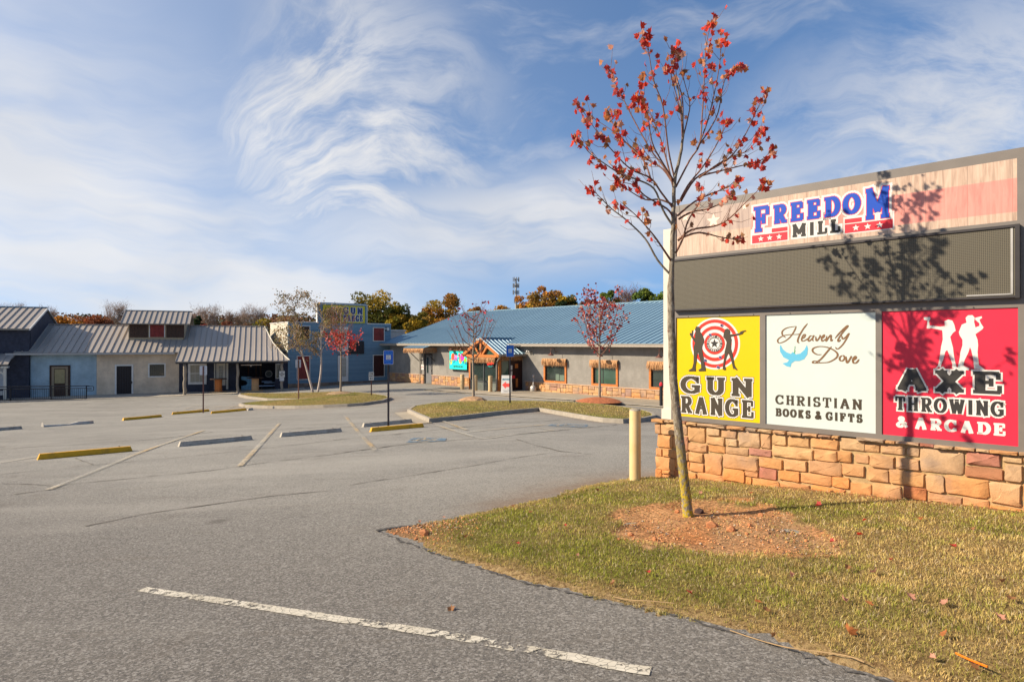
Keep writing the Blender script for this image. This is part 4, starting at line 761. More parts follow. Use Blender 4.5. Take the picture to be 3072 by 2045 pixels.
# LED board
n,led=mk('led_board'); p=n.obj(); x,y,z=n.sep(p)
gx_=n.m('FRACT',n.mul(x,1/.0165)); gz_=n.m('FRACT',n.mul(z,1/.0165))
dx_=n.m('ABSOLUTE',n.sub(gx_,.5)); dz_=n.m('ABSOLUTE',n.sub(gz_,.5)); dot=n.ss(n.m('MAXIMUM',dx_,dz_),.36,.26)
tile=n.mul(n.ss(n.m('FRACT',n.mul(x,1/.264)),.02,.0),.35)
col=n.mix(dot,(.10,.088,.06),(.028,.025,.018)); col=n.mix(n.mul(n.noise(p,.9,3.),.25),col,(.16,.14,.10))
n.out(n.bsdf(col,.55,0.,n.bump(dot,.5,.004),.4))
mb=MB(); mb.box(.30,3.985,-.075,.03,2.055,2.72); lb=mb.build('led_screen',led,sg)
mb=MB()
mb.box(.30,3.985,-.09,-.02,2.72,2.745); mb.box(.30,3.985,-.10,-.02,2.035,2.055); mb.box(3.985,4.02,-.10,-.0,2.03,2.745); mb.build('screen_frame',darkmetal,lb)
mb=MB(); mb.box(3.950,3.968,-.082,-.074,2.07,2.71); mb.box(3.6,3.968,-.082,-.074,2.066,2.078);mb.build('light_strip',steel,lb)
# printed timber panel: a flat print of planks with a faded flag
n,wp=mk('printed_timber_panel'); p=n.obj(); x,y,z=n.sep(p)
pl=n.mul(x,1/.36); pid=n.m('FLOOR',n.add(pl,n.mul(n.m('SINE',n.mul(n.m('FLOOR',pl),7.3)),.0))); fr=n.m('FRACT',pl)
tone=n.m('FRACT',n.mul(n.m('SINE',n.mul(pid,12.9898)),43758.5))
gr_=n.noise(n.comb(n.add(n.mul(x,11.),n.mul(tone,50.)),0.,n.mul(z,1.1)),2.2,7.,.62,.9)
col=n.ramp(gr_,[(.28,(.25,.165,.12)),(.45,(.44,.31,.23)),(.60,(.55,.41,.31)),(.8,(.60,.48,.38))])
col=n.mix(n.mul(tone,.25),col,(.40,.29,.23))
kn=n.voro(n.comb(n.mul(x,2.2),0.,n.mul(z,3.)),1.1); col=n.mix(n.mul(n.ss(kn,.085,.03),.7),col,(.16,.09,.06))
red_=n.mul(n.mul(n.ss(z,2.875,2.885),n.ss(z,3.215,3.205)),n.ss(x,1.36,1.37)); col=n.mix(n.mul(red_,.55),col,(.72,.16,.15))
dk=n.mul(n.ss(x,1.37,1.36),n.ss(z,3.06,3.08)); col=n.mix(n.mul(dk,.42),col,(.24,.21,.22))
col=n.mix(n.mul(n.m('MAXIMUM',n.ss(fr,.012,.0),n.ss(fr,.988,1.)),.6),col,(.14,.10,.08))
n.out(n.bsdf(col,.4,0.,None,.35))
mb=MB(); mb.box(.31,3.995,-.004,.03,2.79,3.40); tp=mb.build('timber_print_panel',wp,sg)
fade=flat('faded_star_print',(.74,.58,.46),.4,var=.05)
for sx_,sz_,sr_ in ((.86,3.22,.10),(1.28,3.34,.045),(.45,3.32,.06)): mb=MB(); star(mb,sx_,sz_,sr_,-.006); mb.build('faded_star',fade,tp)
# FREEDOM MILL
fz=[(1.385,1.605,2.99,3.325)]
def logo(o,y,mb):
    glyph(mb,'F',1.39,1.605,2.99,3.315,.066,.046,y,o)
    slab(mb,'REEDO',1.635,2.62,3.065,3.30,.060,.038,y,o,gap=.12)
    glyph(mb,'M',2.65,2.925,2.975,3.325,.062,.046,y,o)
mb=MB(); logo(.030,-.0062,mb); slab(mb,'MILL',1.86,2.415,2.872,3.035,.046,.034,-.0058,.022,gap=.12)
mb.prism([(1.36,2.842),(1.83,2.842),(1.83,3.035),(1.36,3.035)],-.0055,-.0050); mb.prism([(2.44,2.842),(2.95,2.842),(2.95,3.04),(2.44,3.04)],-.0054,-.0050); mb.build('logo_backing',whitev,tp)
mb=MB(); logo(.006,-.0080,mb); mb.build('logo_shadow',redp,tp)
mb=MB(); logo(0.,-.0095,mb); mb.build('lettering',bluev,tp)
mb=MB(); slab(mb,'MILL',1.86,2.415,2.875,3.032,.040,.026,-.0085,0,gap=.12); mb.build('lettering',blackv,tp)
for a_,b_,c_,d_ in ((1.378,1.815,2.855,2.955),(1.625,1.815,2.967,3.015),(2.455,2.935,2.855,2.955),(2.455,2.63,2.967,3.015)): mb=MB(); mb.prism([(a_,c_),(b_,c_),(b_,d_),(a_,d_)],-.0075,-.007); mb.build('red_bar',redp,tp)
for cx in (1.49,1.60,1.715,2.57,2.69,2.81): mb=MB(); star(mb,cx,2.903,.038,-.009); mb.build('star',whitev,tp)
# GUN RANGE panel
mb=MB(); mb.box(.315,1.48,-.005,.03,.585,1.942); gp_=mb.build('gun_range_panel',yellowv,sg)
cx,cz,Rr=.875,1.585,.345
for k,(r_,m_) in enumerate(((1.,whitev),(.93,tred),(.80,whitev),(.68,tred),(.54,whitev),(.42,tred))):
    mb=MB(); mb.disc(cx,cz,-.0058-.0008*k,Rr*r_,48,-.005); mb.build('target_ring',m_,gp_)
mb=MB(); mb.disc(cx,cz,-.0112,.113,32,-.006); bd=mb.build('badge',blackv,gp_)
mb=MB(); mb.disc(cx,cz,-.0120,.072,24,-.011); mb.build('badge_field',whitev,gp_)
mb=MB(); star(mb,cx,cz,.066,-.0128); mb.build('star',blackv,gp_)
def ringtext(t,a0,a1,r_,flip):
    mb=[]
    for k,ch in enumerate(t):
        if ch==' ': continue
        a=rad(a0+(a1-a0)*k/(len(t)-1)); o=sans(ch,.036,'lettering',whitev,gp_,(cx+r_*math.sin(a),-.0125,cz+r_*math.cos(a)),bold=.001); o.rotation_euler=(math.pi/2,(a if not flip else a+math.pi),0)
ringtext('COUNTRY FOLKS',-80,80,.092,False); ringtext('SUPERSTORE',258,102,.092,True)
for q in ('man','woman'):
    mb=MB(); mb.prism(D_[q],-.0145,-.0135); mb.build('silhouette',brownblk,gp_)
for hx,hz in ((.975,1.825),(.815,1.70),(.955,1.405),(.745,1.36),(.925,1.275)):
    mb=MB(); mb.disc(hx,hz,-.0155,.020,14,-.0145); mb.build('bullet_hole',boltv,gp_); mb=MB(); mb.disc(hx,hz,-.0165,.013,12,-.0155); mb.build('hole_centre',blackv,gp_)
def twoline(L,panel,o1,o2,fill):
    mb=MB(); [slab(mb,*a,y=-.0058,o=o2,**k) for a,k in L]; mb.build('letter_outline',blackv if o2>o1 else whitev,panel)
    mb=MB(); [slab(mb,*a,y=-.0072,o=o1,**k) for a,k in L]; mb.build('letter_outline',whitev,panel)
    for a,k in L: mb=MB(); slab(mb,*a,y=-.0088,o=0,**k); mb.build('lettering',fill,panel)
twoline([(('GUN',.375,1.41,.905,1.14,.080,.034),dict(gap=.10)),(('RANGE',.37,1.41,.635,.865,.058,.030),dict(gap=.07))],gp_,.014,.020,brownblk)
# white panel
mb=MB(); mb.box(1.55,2.77,-.005,.03,.585,1.942); wp_=mb.build('books_and_gifts_panel',mintv,sg)
mb=MB(); [strokes(mb,L,.017 if i<10 else .019,-.0062-.0006*(i%3)) for i,L in enumerate(D_['script'])]; mb.build('script_lettering',goldv,wp_)
mb=MB(); mb.prism(D_['dove'],-.007,-.006); mb.build('dove_emblem',dovev,wp_)
mb=MB()
for k in range(5): mb.prism([(1.885+.004*k,1.475+.018*k),(1.905+.006*(k%2),1.488+.018*k),(1.893,1.466+.018*k)],-.0085-.0004*k,-.0075)
mb.build('olive_sprig',greenv,wp_)
mb=MB(); slab(mb,'CHRISTIAN',1.665,2.64,.838,.955,.028,.0155,-.0062,gap=.10); mb.build('lettering',brownblk,wp_)
mb=MB(); slab(mb,'BOOKS',1.665,2.085,.69,.79,.028,.017,-.0062,gap=.10); slab(mb,'&',2.125,2.205,.69,.79,.028,.017,-.0062); slab(mb,'GIFTS',2.245,2.64,.69,.79,.028,.017,-.0062,gap=.12); mb.build('lettering',brownblk,wp_)
# red panel
mb=MB(); mb.box(2.83,4.0,-.005,.03,.585,1.942); rp_=mb.build('axe_throwing_panel',redv,sg)
for q in ('axewoman','axeman'):
    mb=MB(); mb.prism(D_[q],-.0070,-.0060); mb.build('silhouette',whitev,rp_)
twoline([(('AXE',2.95,3.90,1.085,1.31,.088,.036),dict(gap=.06)),(('THROWING',2.95,3.90,.865,1.015,.033,.018),dict(gap=.06))],rp_,.016,.012,blackv)
mb=MB(); slab(mb,'&',2.96,3.075,.675,.80,.034,.024,-.0065); mb.build('lettering',whitev,rp_)
mb=MB(); slab(mb,'ARCADE',3.13,3.91,.675,.80,.037,.020,-.0065,gap=.10); mb.build('lettering',whitev,rp_)
# ================================================================ bollard by the sign
def bollard(name,label,x,y,z,h,r,mat,group=None,cap=None):
    t=thing(name,label,'bollard',(x,y,z),0,group)
    mb=MB(); mb.lathe([(r,-.1),(r,h-.03),(r*.97,h-.012)],20); mb.build('post',mat,t,smooth=True)
    mb=MB(); mb.lathe([(r*.99,h-.014),(r*.93,h),(0,h+.004)],20); mb.build('cap',cap or mat,t,smooth=True); return t
n,bolm=mk('chipped_yellow_paint'); p=n.obj()
ch=n.noise(p,5.,5.,.6); ch2=n.ss(n.add(ch,n.mul(n.ss(n.sep(p)[2],.08,.0),.25)),.66,.68)
col=n.ramp(n.noise(p,3.,3.),[(.3,(.62,.43,.19)),(.7,(.68,.51,.27))]); col=n.mix(n.mul(n.ss(n.noise(p,40.,3.),.66,.72),.7),col,(.25,.16,.08)); col=n.mix(ch2,col,(.12,.42,.34))
n.out(n.bsdf(col,.5,0.,n.bump(ch2,.3,-.003),.3))
b=PL['bollard']; bollard('bollard','tall yellow bollard with chipped paint showing green beside the stone base',b[0],b[1],H(b[0],b[1]),1.0,.078,bolm,cap=concrete)
# ================================================================ BUILDINGS
def panels(parent,mat,prof,u0,u1,w,rib=.035,name='roof_panel',th=.02):
    """standing-seam panels: each one a pan with a raised rib, running down the profile (y,z)"""
    n=max(1,round((u1-u0)/w)); w=(u1-u0)/n; mb=MB()
    P=prof; m=len(P)
    nor=[]
    for i in range(m):
        a=Vector(P[max(i-1,0)]);b=Vector(P[min(i+1,m-1)]); t=(b-a).normalized(); nn=Vector((-t.y,t.x)); nn=nn if nn.y>0 else -nn; nor.append(nn)
    xs=[(0,0),(.012,rib),(.035,rib),(.050,0),(w-.001,0)]
    vs=[(x,P[i][0]+nor[i].x*(h+th),P[i][1]+nor[i].y*(h+th)) for i in range(m) for x,h in xs]
    k=len(xs); fs=[(i*k+j,i*k+j+1,(i+1)*k+j+1,(i+1)*k+j) for i in range(m-1) for j in range(k-1)]
    vs+=[(0,P[i][0],P[i][1]) for i in (0,m-1)]+[(w-.001,P[i][0],P[i][1]) for i in (0,m-1)]; B=m*k
    for e,q in ((0,0),(m-1,1)): fs.append(tuple(e*k+j for j in range(k))+(B+2+q,B+q))
    mb._a(vs,fs); me=mb.mesh(name,mat)
    for i in range(n): link(name,me,parent,(u0+i*w,0,0))
def slabroof(mb,prof,u0,u1,th):
    """solid roof deck under the panels"""
    P=list(prof)+[(y,z-th) for y,z in reversed(prof)]; mb.prismx(P,u0,u1)
def frame(mb,x0,x1,z0,z1,w,y0,y1):
    mb.box(x0,x1,y0,y1,z1-w,z1); mb.box(x0,x1,y0,y1,z0,z0+w); mb.box(x0,x0+w,y0,y1,z0+w,z1-w); mb.box(x1-w,x1,y0,y1,z0+w,z1-w)
def wall_holes(mb,x0,x1,z0,z1,holes,y0,y1):
    """a wall box with rectangular openings"""
    xs=sorted({x0,x1}|{h[0] for h in holes}|{h[1] for h in holes})
    for a,b in zip(xs[:-1],xs[1:]):
        if b<=x0 or a>=x1: continue
        hs=sorted([(h[2],h[3]) for h in holes if h[0]<=a+1e-6 and h[1]>=b-1e-6]); z=z0
        for h0,h1 in hs:
            if h0>z: mb.box(a,b,y0,y1,z,h0)
            z=h1
        if z<z1: mb.box(a,b,y0,y1,z,z1)
def thatch(mb,x0,x1,z1,z0,y,seed=0,along='x',dens=42,y2=None,th=.05):
    rr=random.Random(seed); L=x1-x0; n=int(L*dens)
    for row in range(3):
        for i in range(n):
            a=x0+L*(i+rr.random())/n; w=rr.uniform(.018,.045); zb=z0+rr.uniform(-.07,.07)*(1 if row<2 else .5)+(.0 if row else -.02); sx=rr.uniform(-.05,.05); yy=y-th*row/3-rr.uniform(0,.02); yb=yy-rr.uniform(0,.07)
            if along=='x': mb.quad((a-w,yy,z1),(a+w,yy,z1),(a+w*.6+sx,yb,(z0+z1)/2),(a+sx*1.4,yb-.02,zb),(a-w*.6+sx,yb,(z0+z1)/2))
            else: mb.quad((yy+0,a-w,z1),(yy+0,a+w,z1),(2*yy-yb,a+w*.6+sx,(z0+z1)/2),(2*yy-yb+.02,a+sx*1.4,zb),(2*yy-yb,a-w*.6+sx,(z0+z1)/2))
# ---------------------------------------------------------------- A: long blue-roofed shop
A_=thing('roadside_shop','long grey stucco shop under a blue standing seam roof','building',(OD.x,OD.y,0),AD)
LEN=42.
wins=[(18.95,20.85,-1.0,.30),(23.02,24.92,-1.0,.30),(27.20,29.1,-1.0,.30),(31.3,33.2,-1.0,.30),(35.4,37.3,-1.0,.30)]
FL=-1.74
mb=MB(); holes=[(5.3,6.25,FL-.6,.62)]+wins
wall_holes(mb,0,LEN,-2.6,1.42,holes,0.,.22); mb.box(0,LEN,9.5,9.7,-2.6,4.0); mb.box(-.0,.22,.22,9.5,-2.6,1.4)
mb.prismx([(.22,1.4),(9.5,4.35),(9.5,1.4)],0,.22); mb.box(LEN-.2,LEN,.22,9.5,-2.6,1.4); mb.box(.3,LEN-.3,1.9,2.0,-2.6,1.38); mb.box(.3,LEN-.3,.22,1.95,-2.62,-1.76)
wl_=mb.build('wall',st_grey,A_)
prof=[(9.2,4.60),(4.,2.86),(-.55,1.52)]
mb=MB(); slabroof(mb,prof,-1.,LEN,.14); rf=mb.build('roof',gutterd,A_)
panels(rf,roofblue,prof,-1.,LEN,.42,.04)
mb=MB(); mb.box(-1.,LEN,9.0,9.4,4.57,4.66); mb.prismx([(9.35,4.55),(17.,2.2),(17.,2.1),(9.35,4.45)],-1,LEN); mb.build('ridge_cap',roofblue,rf)
mb=MB(); mb.box(-1.,13.2,-.70,-.56,1.34,1.49); mb.box(17.4,LEN,-.70,-.56,1.34,1.49); mb.box(-1.,LEN,-.72,-.70,1.475,1.505); mb.build('gutter',gutterm,rf)
mb=MB(); mb.box(-1.,LEN,-.55,.0,1.33,1.375); mb.build('soffit',gutterd,rf)
mb=MB()
# stone skirt
for a,b in ((0,5.22),(6.33,13.4),(17.2,LEN)): mb.box(a,b,-.03,.0,-2.5,-1.07)
sk=mb.build('stone_skirt',mortar,A_)
mb=MB()
for a,b in ((0,5.2),(6.34,13.42),(17.18,LEN)): mb.box(a,b,-.13,.0,-1.075,-1.03)
mb.build('skirt_cap',capm,sk)
rs_=random.Random(77); cnt=0; rest=MB()
for a,b in ((0,5.2),(6.35,13.38),(17.2,33.)):
    u=a
    while u<b-.05:
        wc=min(rs_.choice((.75,.92,1.1)),b-u); z0=-1.80; pat=rs_.choice((0,1,2,3)); zt=-1.08
        if pat==0: cells=[(0,.55,0,.36),(.55,1,0,.36),(0,.4,.36,1),(.4,1,.36,.7),(.4,1,.7,1)]
        elif pat==1: cells=[(0,.35,0,.62),(.35,1,0,.3),(.35,.68,.3,.66),(.68,1,.3,.66),(0,.35,.62,1),(.35,.7,.66,1),(.7,1,.66,1)]
        elif pat==2: cells=[(0,.5,0,.33),(.5,1,0,.5),(0,.5,.33,.66),(.5,1,.5,.8),(0,.5,.66,1),(.5,1,.8,1)]
        else: cells=[(0,.3,0,.4),(.3,.72,0,.4),(.72,1,0,.62),(0,.45,.4,.7),(.45,.72,.4,1),(.72,1,.62,1),(0,.45,.7,1)]
        for c0,c1,d0,d1 in cells:
            m=stoneblock(u+wc*c0,u+wc*c1,z0+(zt-z0)*d0,z0+(zt-z0)*d1,.055,2000+cnt,.006,.03); cnt+=1
            m.v=[(q[0],q[1]-.035,q[2]) for q in m.v]
            if cnt<=300: m.build('stone',stone_b,sk,smooth='crisp')
            else: rest._a(m.v,m.f)
        u+=wc
if rest.v: rest.build('stone',stone_b,sk,kind='stuff')
# windows
def shopwin(x0,x1,z0,z1,i):
    mb=MB(); frame(mb,x0-.05,x1+.05,z0-.03,z1+.02,.13,-.07,.10); w=mb.build('window_frame',orangewood,A_)
    mb=MB(); mb.box(x0+.08,x1-.08,.05,.07,z0+.08,z1-.1); mb.build('pane',glass if i%2==0 else greenglass,w)
    mb=MB(); frame(mb,x0+.085,x1-.085,z0+.085,z1-.1,.04,.02,.05); mb.build('inner_frame',darkmetal,w)
    if i==0:
        mb=MB(); mb.box(x0+.95,x0+1.25,.035,.048,z0+.12,z0+.55); mb.box(x0+1.3,x1-.2,.035,.048,z0+.12,z0+.5); mb.build('seat_reflection',flat('muted_green',(.12,.17,.13),.5),w)
    if i==1:
        mb=MB(); mb.box(x0+.75,x0+.80,.035,.048,z0+.10,z1-.12); mb.box(x0+.2,x0+.24,.035,.048,z0+.1,z1-.12); mb.build('mullion',darkmetal,w)
    mb=MB(); thatch(mb,x0-.10,x1+.08,z1+.24,z1-.22,-.12,i); mb.build('thatch_fringe',thatchm,w,kind='stuff')
    mb=MB(); mb.box(x0-.1,x1+.08,-.14,0,z1+.22,z1+.25); mb.build('fringe_board',capm,w)
for i,(a,b,c,d) in enumerate(wins): shopwin(a,b,c,d,i)
# gooseneck lamps over windows
def gooseneck(x,z,far=.55,group='gooseneck lamps on the shop wall',lb=''):
    t=thing('gooseneck_lamp',lb,'lamp',tuple((OD+uD*x))+(z,),AD,group)
    pts=[(0,-.02,0),(0,-.12,-.05),(0,-.2,-.06),(0,-.26,.06),(0,-.34,.20),(0,-.46,.26),(0,-far-.0,.20),(0,-far-.02,.06),(0,-far-.02,-.06)]
    mb=MB(); mb.tube(pts,.016,6); mb.lathe([(.05,-.0),(.05,.012)],8,(0,-.02)); mb.build('arm',rustm,t)
    mb=MB(); mb.lathe([(.02,-.04),(.045,-.08),(.07,-.13),(.20,-.24),(.215,-.26),(.19,-.25),(.05,-.12)],18,(0,-far-.02)); mb.build('shade',rustm,t); return t
for i,(x,z,lb) in enumerate(((20.1,1.02,'rust brown gooseneck lamp above the shop window nearest the entrance'),(24.1,1.02,'rust brown gooseneck lamp above the middle shop window'),(28.2,1.02,'rust brown gooseneck lamp above the shop window beside the sign'),(32.3,1.02,'rust brown gooseneck lamp behind the roadside sign'))): gooseneck(x,z,.62,lb=lb)
gooseneck(9.5,1.22,.5,lb='left gooseneck lamp over the turquoise sign'); gooseneck(10.7,1.22,.5,lb='right gooseneck lamp over the turquoise sign')
# side door, awning
mb=MB(); mb.box(5.32,6.23,.05,.10,FL-.02,.60); dr=mb.build('door',flat('grey_steel_door',(.16,.16,.16),.5),A_)
mb=MB(); frame(mb,5.22,6.33,FL-.3,.68,.09,-.03,.12); mb.build('door_frame',darkmetal,dr)
mb=MB(); mb.box(5.5,5.72,.035,.05,-.9,.4); mb.build('door_pane',glass,dr); mb=MB(); mb.box(6.08,6.14,-.02,.05,-.75,-.62); mb.build('handle',steel,dr)
aw=[(0.,1.50),(-1.30,1.16)]
mb=MB(); slabroof(mb,aw,4.15,6.95,.05); aN=mb.build('awning',darkmetal,A_); panels(aN,roofblue,aw,4.1,7.0,.36,.028)
mb=MB(); thatch(mb,4.15,6.95,1.12,.76,-1.27,31); thatch(mb,-1.25,-.05,1.16,.78,6.95,32,'y'); mb.build('thatch_fringe',thatchm,aN,kind='stuff')
mb=MB(); mb.tube([(4.4,-1.2,1.08),(4.4,-.03,.1)],.035,6); mb.tube([(6.7,-1.2,1.08),(6.7,-.03,.1)],.035,6); mb.box(4.15,6.95,-1.28,-1.2,1.02,1.1); mb.build('brace',darkmetal,aN)
mb=MB(); mb.tube([(4.75,-.62,1.33),(4.75,-.6,1.2),(4.72,-.1,.95),(4.72,-.09,-1.2),(4.72,-.12,-1.68),(4.5,-.3,-1.74)],.045,8); mb.build('downpipe',gutterd,A_)
no=MB(); no.box(4.86,5.20,-.06,-.03,-.66,-.22); t=no.build('notice',whitev,A_); sans('NO\nSMOKING',.09,'lettering',redp,t,(5.03,-.065,-.42),sx=.8)
# turquoise sign box
fs=thing('sign_box','turquoise sign box with balloons and bouncy letters on the shop wall','sign',tuple(OD+uD*10.02)+(-.48,),AD)
mb=MB(); mb.box(-1.09,1.09,-.26,-.04,0,1.44); mb.build('box',darkmetal,fs)
mb=MB(); mb.box(-1.06,1.06,-.268,-.26,.03,1.41); pf=mb.build('sign_face',tealv,fs)
def egg(cx,cz,rx,rz,m,k):
    mb=MB(); mb.prism([(cx+rx*math.cos(2*math.pi*i/20),cz+rz*math.sin(2*math.pi*i/20)*(1 if math.sin(2*math.pi*i/20)>0 else 1.25)) for i in range(20)],-.272-.001*k,-.27); mb.build('balloon',m,pf)
egg(-.62,1.0,.22,.25,orv,0); egg(-.25,.95,.20,.22,flat('mauve_print',(.75,.25,.6),.4),1); egg(.55,1.0,.24,.26,pinkv,2); egg(.30,.80,.2,.27,org2,1); egg(.88,.72,.15,.2,limev,0); egg(-.88,.62,.15,.2,flat('lemon_print',(.8,.75,.05),.4),0); egg(.16,1.12,.12,.14,orv,3)
for ch,cx,cz,s_,a in (('F',-.88,.62,.62,-.15),('U',-.52,.66,.50,.1),('N',-.18,.76,.46,.05),('Z',.18,.98,.48,-.25),('o',.44,.74,.42,0),('n',.70,.62,.44,.1),('e',.94,.55,.44,-.1)):
    o=sans(ch,s_,'lettering',bluev,pf,(cx,-.2785,cz),sx=.8,bold=.007); o.rotation_euler=(math.pi/2,a,0)
sans('@FREEDOM MILL',.17,'lettering',blackv,pf,(.05,-.2785,.24),sx=.95,bold=.002)
mb=MB(); thatch(mb,-1.1,1.12,1.80,1.44,-.20,41); mb.box(-1.1,1.1,-.2,0,1.78,1.82); mb.build('thatch_fringe',thatchm,fs,kind='stuff')
# entrance porch with timber gable
E_=thing('entrance_porch','glazed entrance porch with an orange timber gable and thatch fringe','porch',tuple(OD+uD*15.3)+(-1.70,),AD)
g0=1.70
mb=MB(); rid,eav,hw=3.58,2.50,1.88
for s_ in (-1,1):
    pr=[(0.,rid),(s_*hw,eav)]
    mb.quad((0,-2.5,rid),(s_*hw,-2.5,eav),(s_*hw,0.6,eav),(0,1.6,rid)); mb.quad((0,-2.5,rid-.09),(s_*hw,-2.5,eav-.09),(s_*hw,.0,eav-.09),(0,1.0,rid-.09))
rf2=mb.build('roof_deck',gutterd,E_)
# gable roof seams run down from the ridge
for s_ in (-1,1):
    k=0; y=-2.52
    while y<.35:
        mb=MB(); Lx=hw+.02; sl_=(rid-eav)/hw
        def q(x,y,h): return (s_*x,y,rid-sl_*x+h)
        w=.36
        mb._a([q(0,0,.03),q(0,.012,.065),q(0,.04,.065),q(0,.052,.03),q(0,w-.002,.03),q(Lx,0,.03),q(Lx,.012,.065),q(Lx,.04,.065),q(Lx,.052,.03),q(Lx,w-.002,.03)],[(0,1,6,5),(1,2,7,6),(2,3,8,7),(3,4,9,8),(5,6,7,8,9)])
        mb.build('roof_panel',roofblue,rf2,(0,y,0)); y+=w
mb=MB(); mb.box(-.09,.09,-2.53,.8,rid+.03,rid+.07); mb.build('ridge_cap',roofblue,rf2)
mb=MB(); mb.box(hw-.0,hw+.12,-2.5,.1,eav-.12,eav+.02); mb.box(-hw-.12,-hw,-2.5,.1,eav-.12,eav+.02); mb.tube([(hw-.0,-2.35,eav-.1),(hw-.1,-2.35,eav-.22),(hw-.42,-2.30,eav-.5),(hw-.46,-2.28,eav-.8),(hw-.46,-2.28,.15),(hw-.6,-2.4,.03)],.05,8); mb.build('gutter',gutterd,rf2)
mb=MB()
for s_ in (-1,1): mb.prism([(0,rid+.02),(0,rid-.20),(s_*(hw),eav-.20),(s_*(hw+.05),eav+.0)],-2.56,-2.44)
mb.prism([(-hw+.25,eav-.20),(hw-.25,eav-.20),(hw-.25,eav-.02),(-hw+.25,eav-.02)],-2.50,-2.36)
mb.prism([(-.08,eav-.0),(.08,eav-.0),(.08,rid-.14),(-.08,rid-.14)],-2.50,-2.36)
for s_ in (-1,1): mb.prism([(s_*.10,eav-.02),(s_*.26,eav-.02),(s_*.72,eav+.50),(s_*.60,eav+.58)],-2.49,-2.37)
mb.build('gable_truss',orangewood,E_)
mb=MB(); mb.prism([(-hw+.2,eav-.05),(hw-.2,eav-.05),(0,rid-.1)],-2.33,-2.30); mb.build('gable_glass',greenglass,E_)
mb=MB(); thatch(mb,-1.45,1.42,eav-.10,1.92,-2.40,51); thatch(mb,-2.3,-.1,2.36,2.08,1.60,52,'y'); mb.build('thatch_fringe',thatchm,E_,kind='stuff')
mb=MB()
for x in (-1.42,-.02,1.26): mb.box(x,x+.07,-2.22,-2.12,0,2.3)
mb.box(-1.42,1.33,-2.22,-2.12,.62,.69); mb.box(-1.42,1.33,-2.22,-2.12,0,.06); mb.box(-1.42,-1.35,-2.1,0,0,2.3); st_f=mb.build('shopfront_frame',flat('dark_bronze_frame',(.07,.075,.08),.4),E_)
for x0,x1 in ((-1.35,-.02),(.05,1.26)):
    for z0,z1 in ((.06,.62),(.69,2.3)):
        mb=MB(); mb.box(x0,x1,-2.17,-2.16,z0,z1); mb.build('pane',glass if z0>.5 else glassl,E_)
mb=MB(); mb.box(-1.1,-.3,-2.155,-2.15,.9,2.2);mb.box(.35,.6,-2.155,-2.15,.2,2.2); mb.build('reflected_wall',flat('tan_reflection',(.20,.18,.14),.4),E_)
mb=MB(); mb.box(1.38,1.56,-2.22,-2.04,0,2.4); mb.box(-1.58,-1.42,-2.22,-2.04,0,2.4); mb.build('corner_post',orangewood,E_)
mb=MB(); mb.box(1.42,1.52,-2.04,-1.98,0,2.4); mb.box(1.42,1.52,-1.30,-1.22,0,2.4); mb.box(1.42,1.52,-.25,0,0,2.45); mb.box(1.44,1.50,-1.2,-.26,0,2.25); dr=mb.build('side_door',flat('dark_brown_door',(.035,.015,.012),.4),E_)
mb=MB(); mb.box(1.51,1.515,-1.97,-1.31,.05,2.25); mb.build('door_glass',greenglass,dr)
mb=MB(); mb.box(1.515,1.525,-1.15,-.95,1.45,1.75); mb.box(1.515,1.525,-1.15,-.95,1.0,1.36); mb.build('white_notice',whitev,dr)
mb=MB(); mb.box(1.515,1.527,-1.1,-.70,.86,1.06); mb.build('red_notice',redp,dr); mb=MB(); mb.box(1.515,1.527,-.7,-.42,1.55,1.85);mb.box(1.515,1.527,-.62,-.42,.25,.85); mb.build('amber_panel',orangewood,dr)
for k,(dx_,c_) in enumerate(((0,whitev),)):
    o=thing('open_sign','red OPEN neon sign behind the entrance glass','neon sign',tuple(OD+uD*(15.3+.72)+vD*-2.24)+(.20,),AD)
    n,neon=mk('red_neon'); n.out(n.bsdf((.7,.03,.02),.4,0.,None,.3,Emission_Color=(1,.03,.02,1),Emission_Strength=.9))
    q=sans('OPEN',.30,'lettering',neon,o,(0,0,0),sx=.85,bold=.01); q.rotation_euler=(math.pi/2,-.12,0)
    mb=MB(); strokes(mb,[(-.25,-.17),(-.1,-.22),(.1,-.22),(.25,-.16)],.03,0.); mb.build('neon_arc',tealv,o)
    mb=MB(); mb.box(-.34,.34,.01,.03,-.26,.18); mb.build('sign_back',black,o)
def flood(x,y,z,lb,s_=1.):
    P=OD+uD*x+vD*y; t=thing('security_light',lb,'lamp',(P.x,P.y,z),AD,'security lights on the shop')
    mb=MB(); mb.lathe([(.06,-.02),(.06,.02),(0,.02)],8,(0,0)); mb.build('bracket',steel,t)
    for k in (-1,1): mb=MB(); mb.blobby((k*.10,-.10,-.02),.075*s_,3+k,2,.03); mb.build('lamp_head',white,t,smooth=True)
flood(17.6,-.12,1.02,'twin security light on the wall right of the entrance'); flood(15.3,-2.62,1.80,'twin security light at the tip of the entrance gable',1.1)
flood(11.4,-.15,.62,'twin security light left of the entrance')
# bollards at the entrance
bz=flat('dull_yellow_bollard_paint',(.52,.38,.20),.6,var=.1)
for k,(nm,lb) in enumerate((('b0','dull yellow entrance bollard, left of the three'),('b1','dull yellow entrance bollard, middle of the three behind the bare tree'),('b2','dull yellow entrance bollard, right of the three'))):
    q=PL[nm]; bollard('bollard',lb,q[0],q[1],H(q[0],q[1]),1.12,.14,bz,'entrance bollards')
q=PL['blackb']; t=thing('bollard','black bollard with a red top near the white sign post','bollard',(q[0],q[1],H(q[0],q[1])))
mb=MB(); mb.lathe([(.08,-.1),(.08,1.05)],14); mb.build('post',black,t); mb=MB(); mb.lathe([(.085,1.05),(.085,1.15),(.04,1.22),(0,1.22)],14); mb.build('red_cap',redp,t)
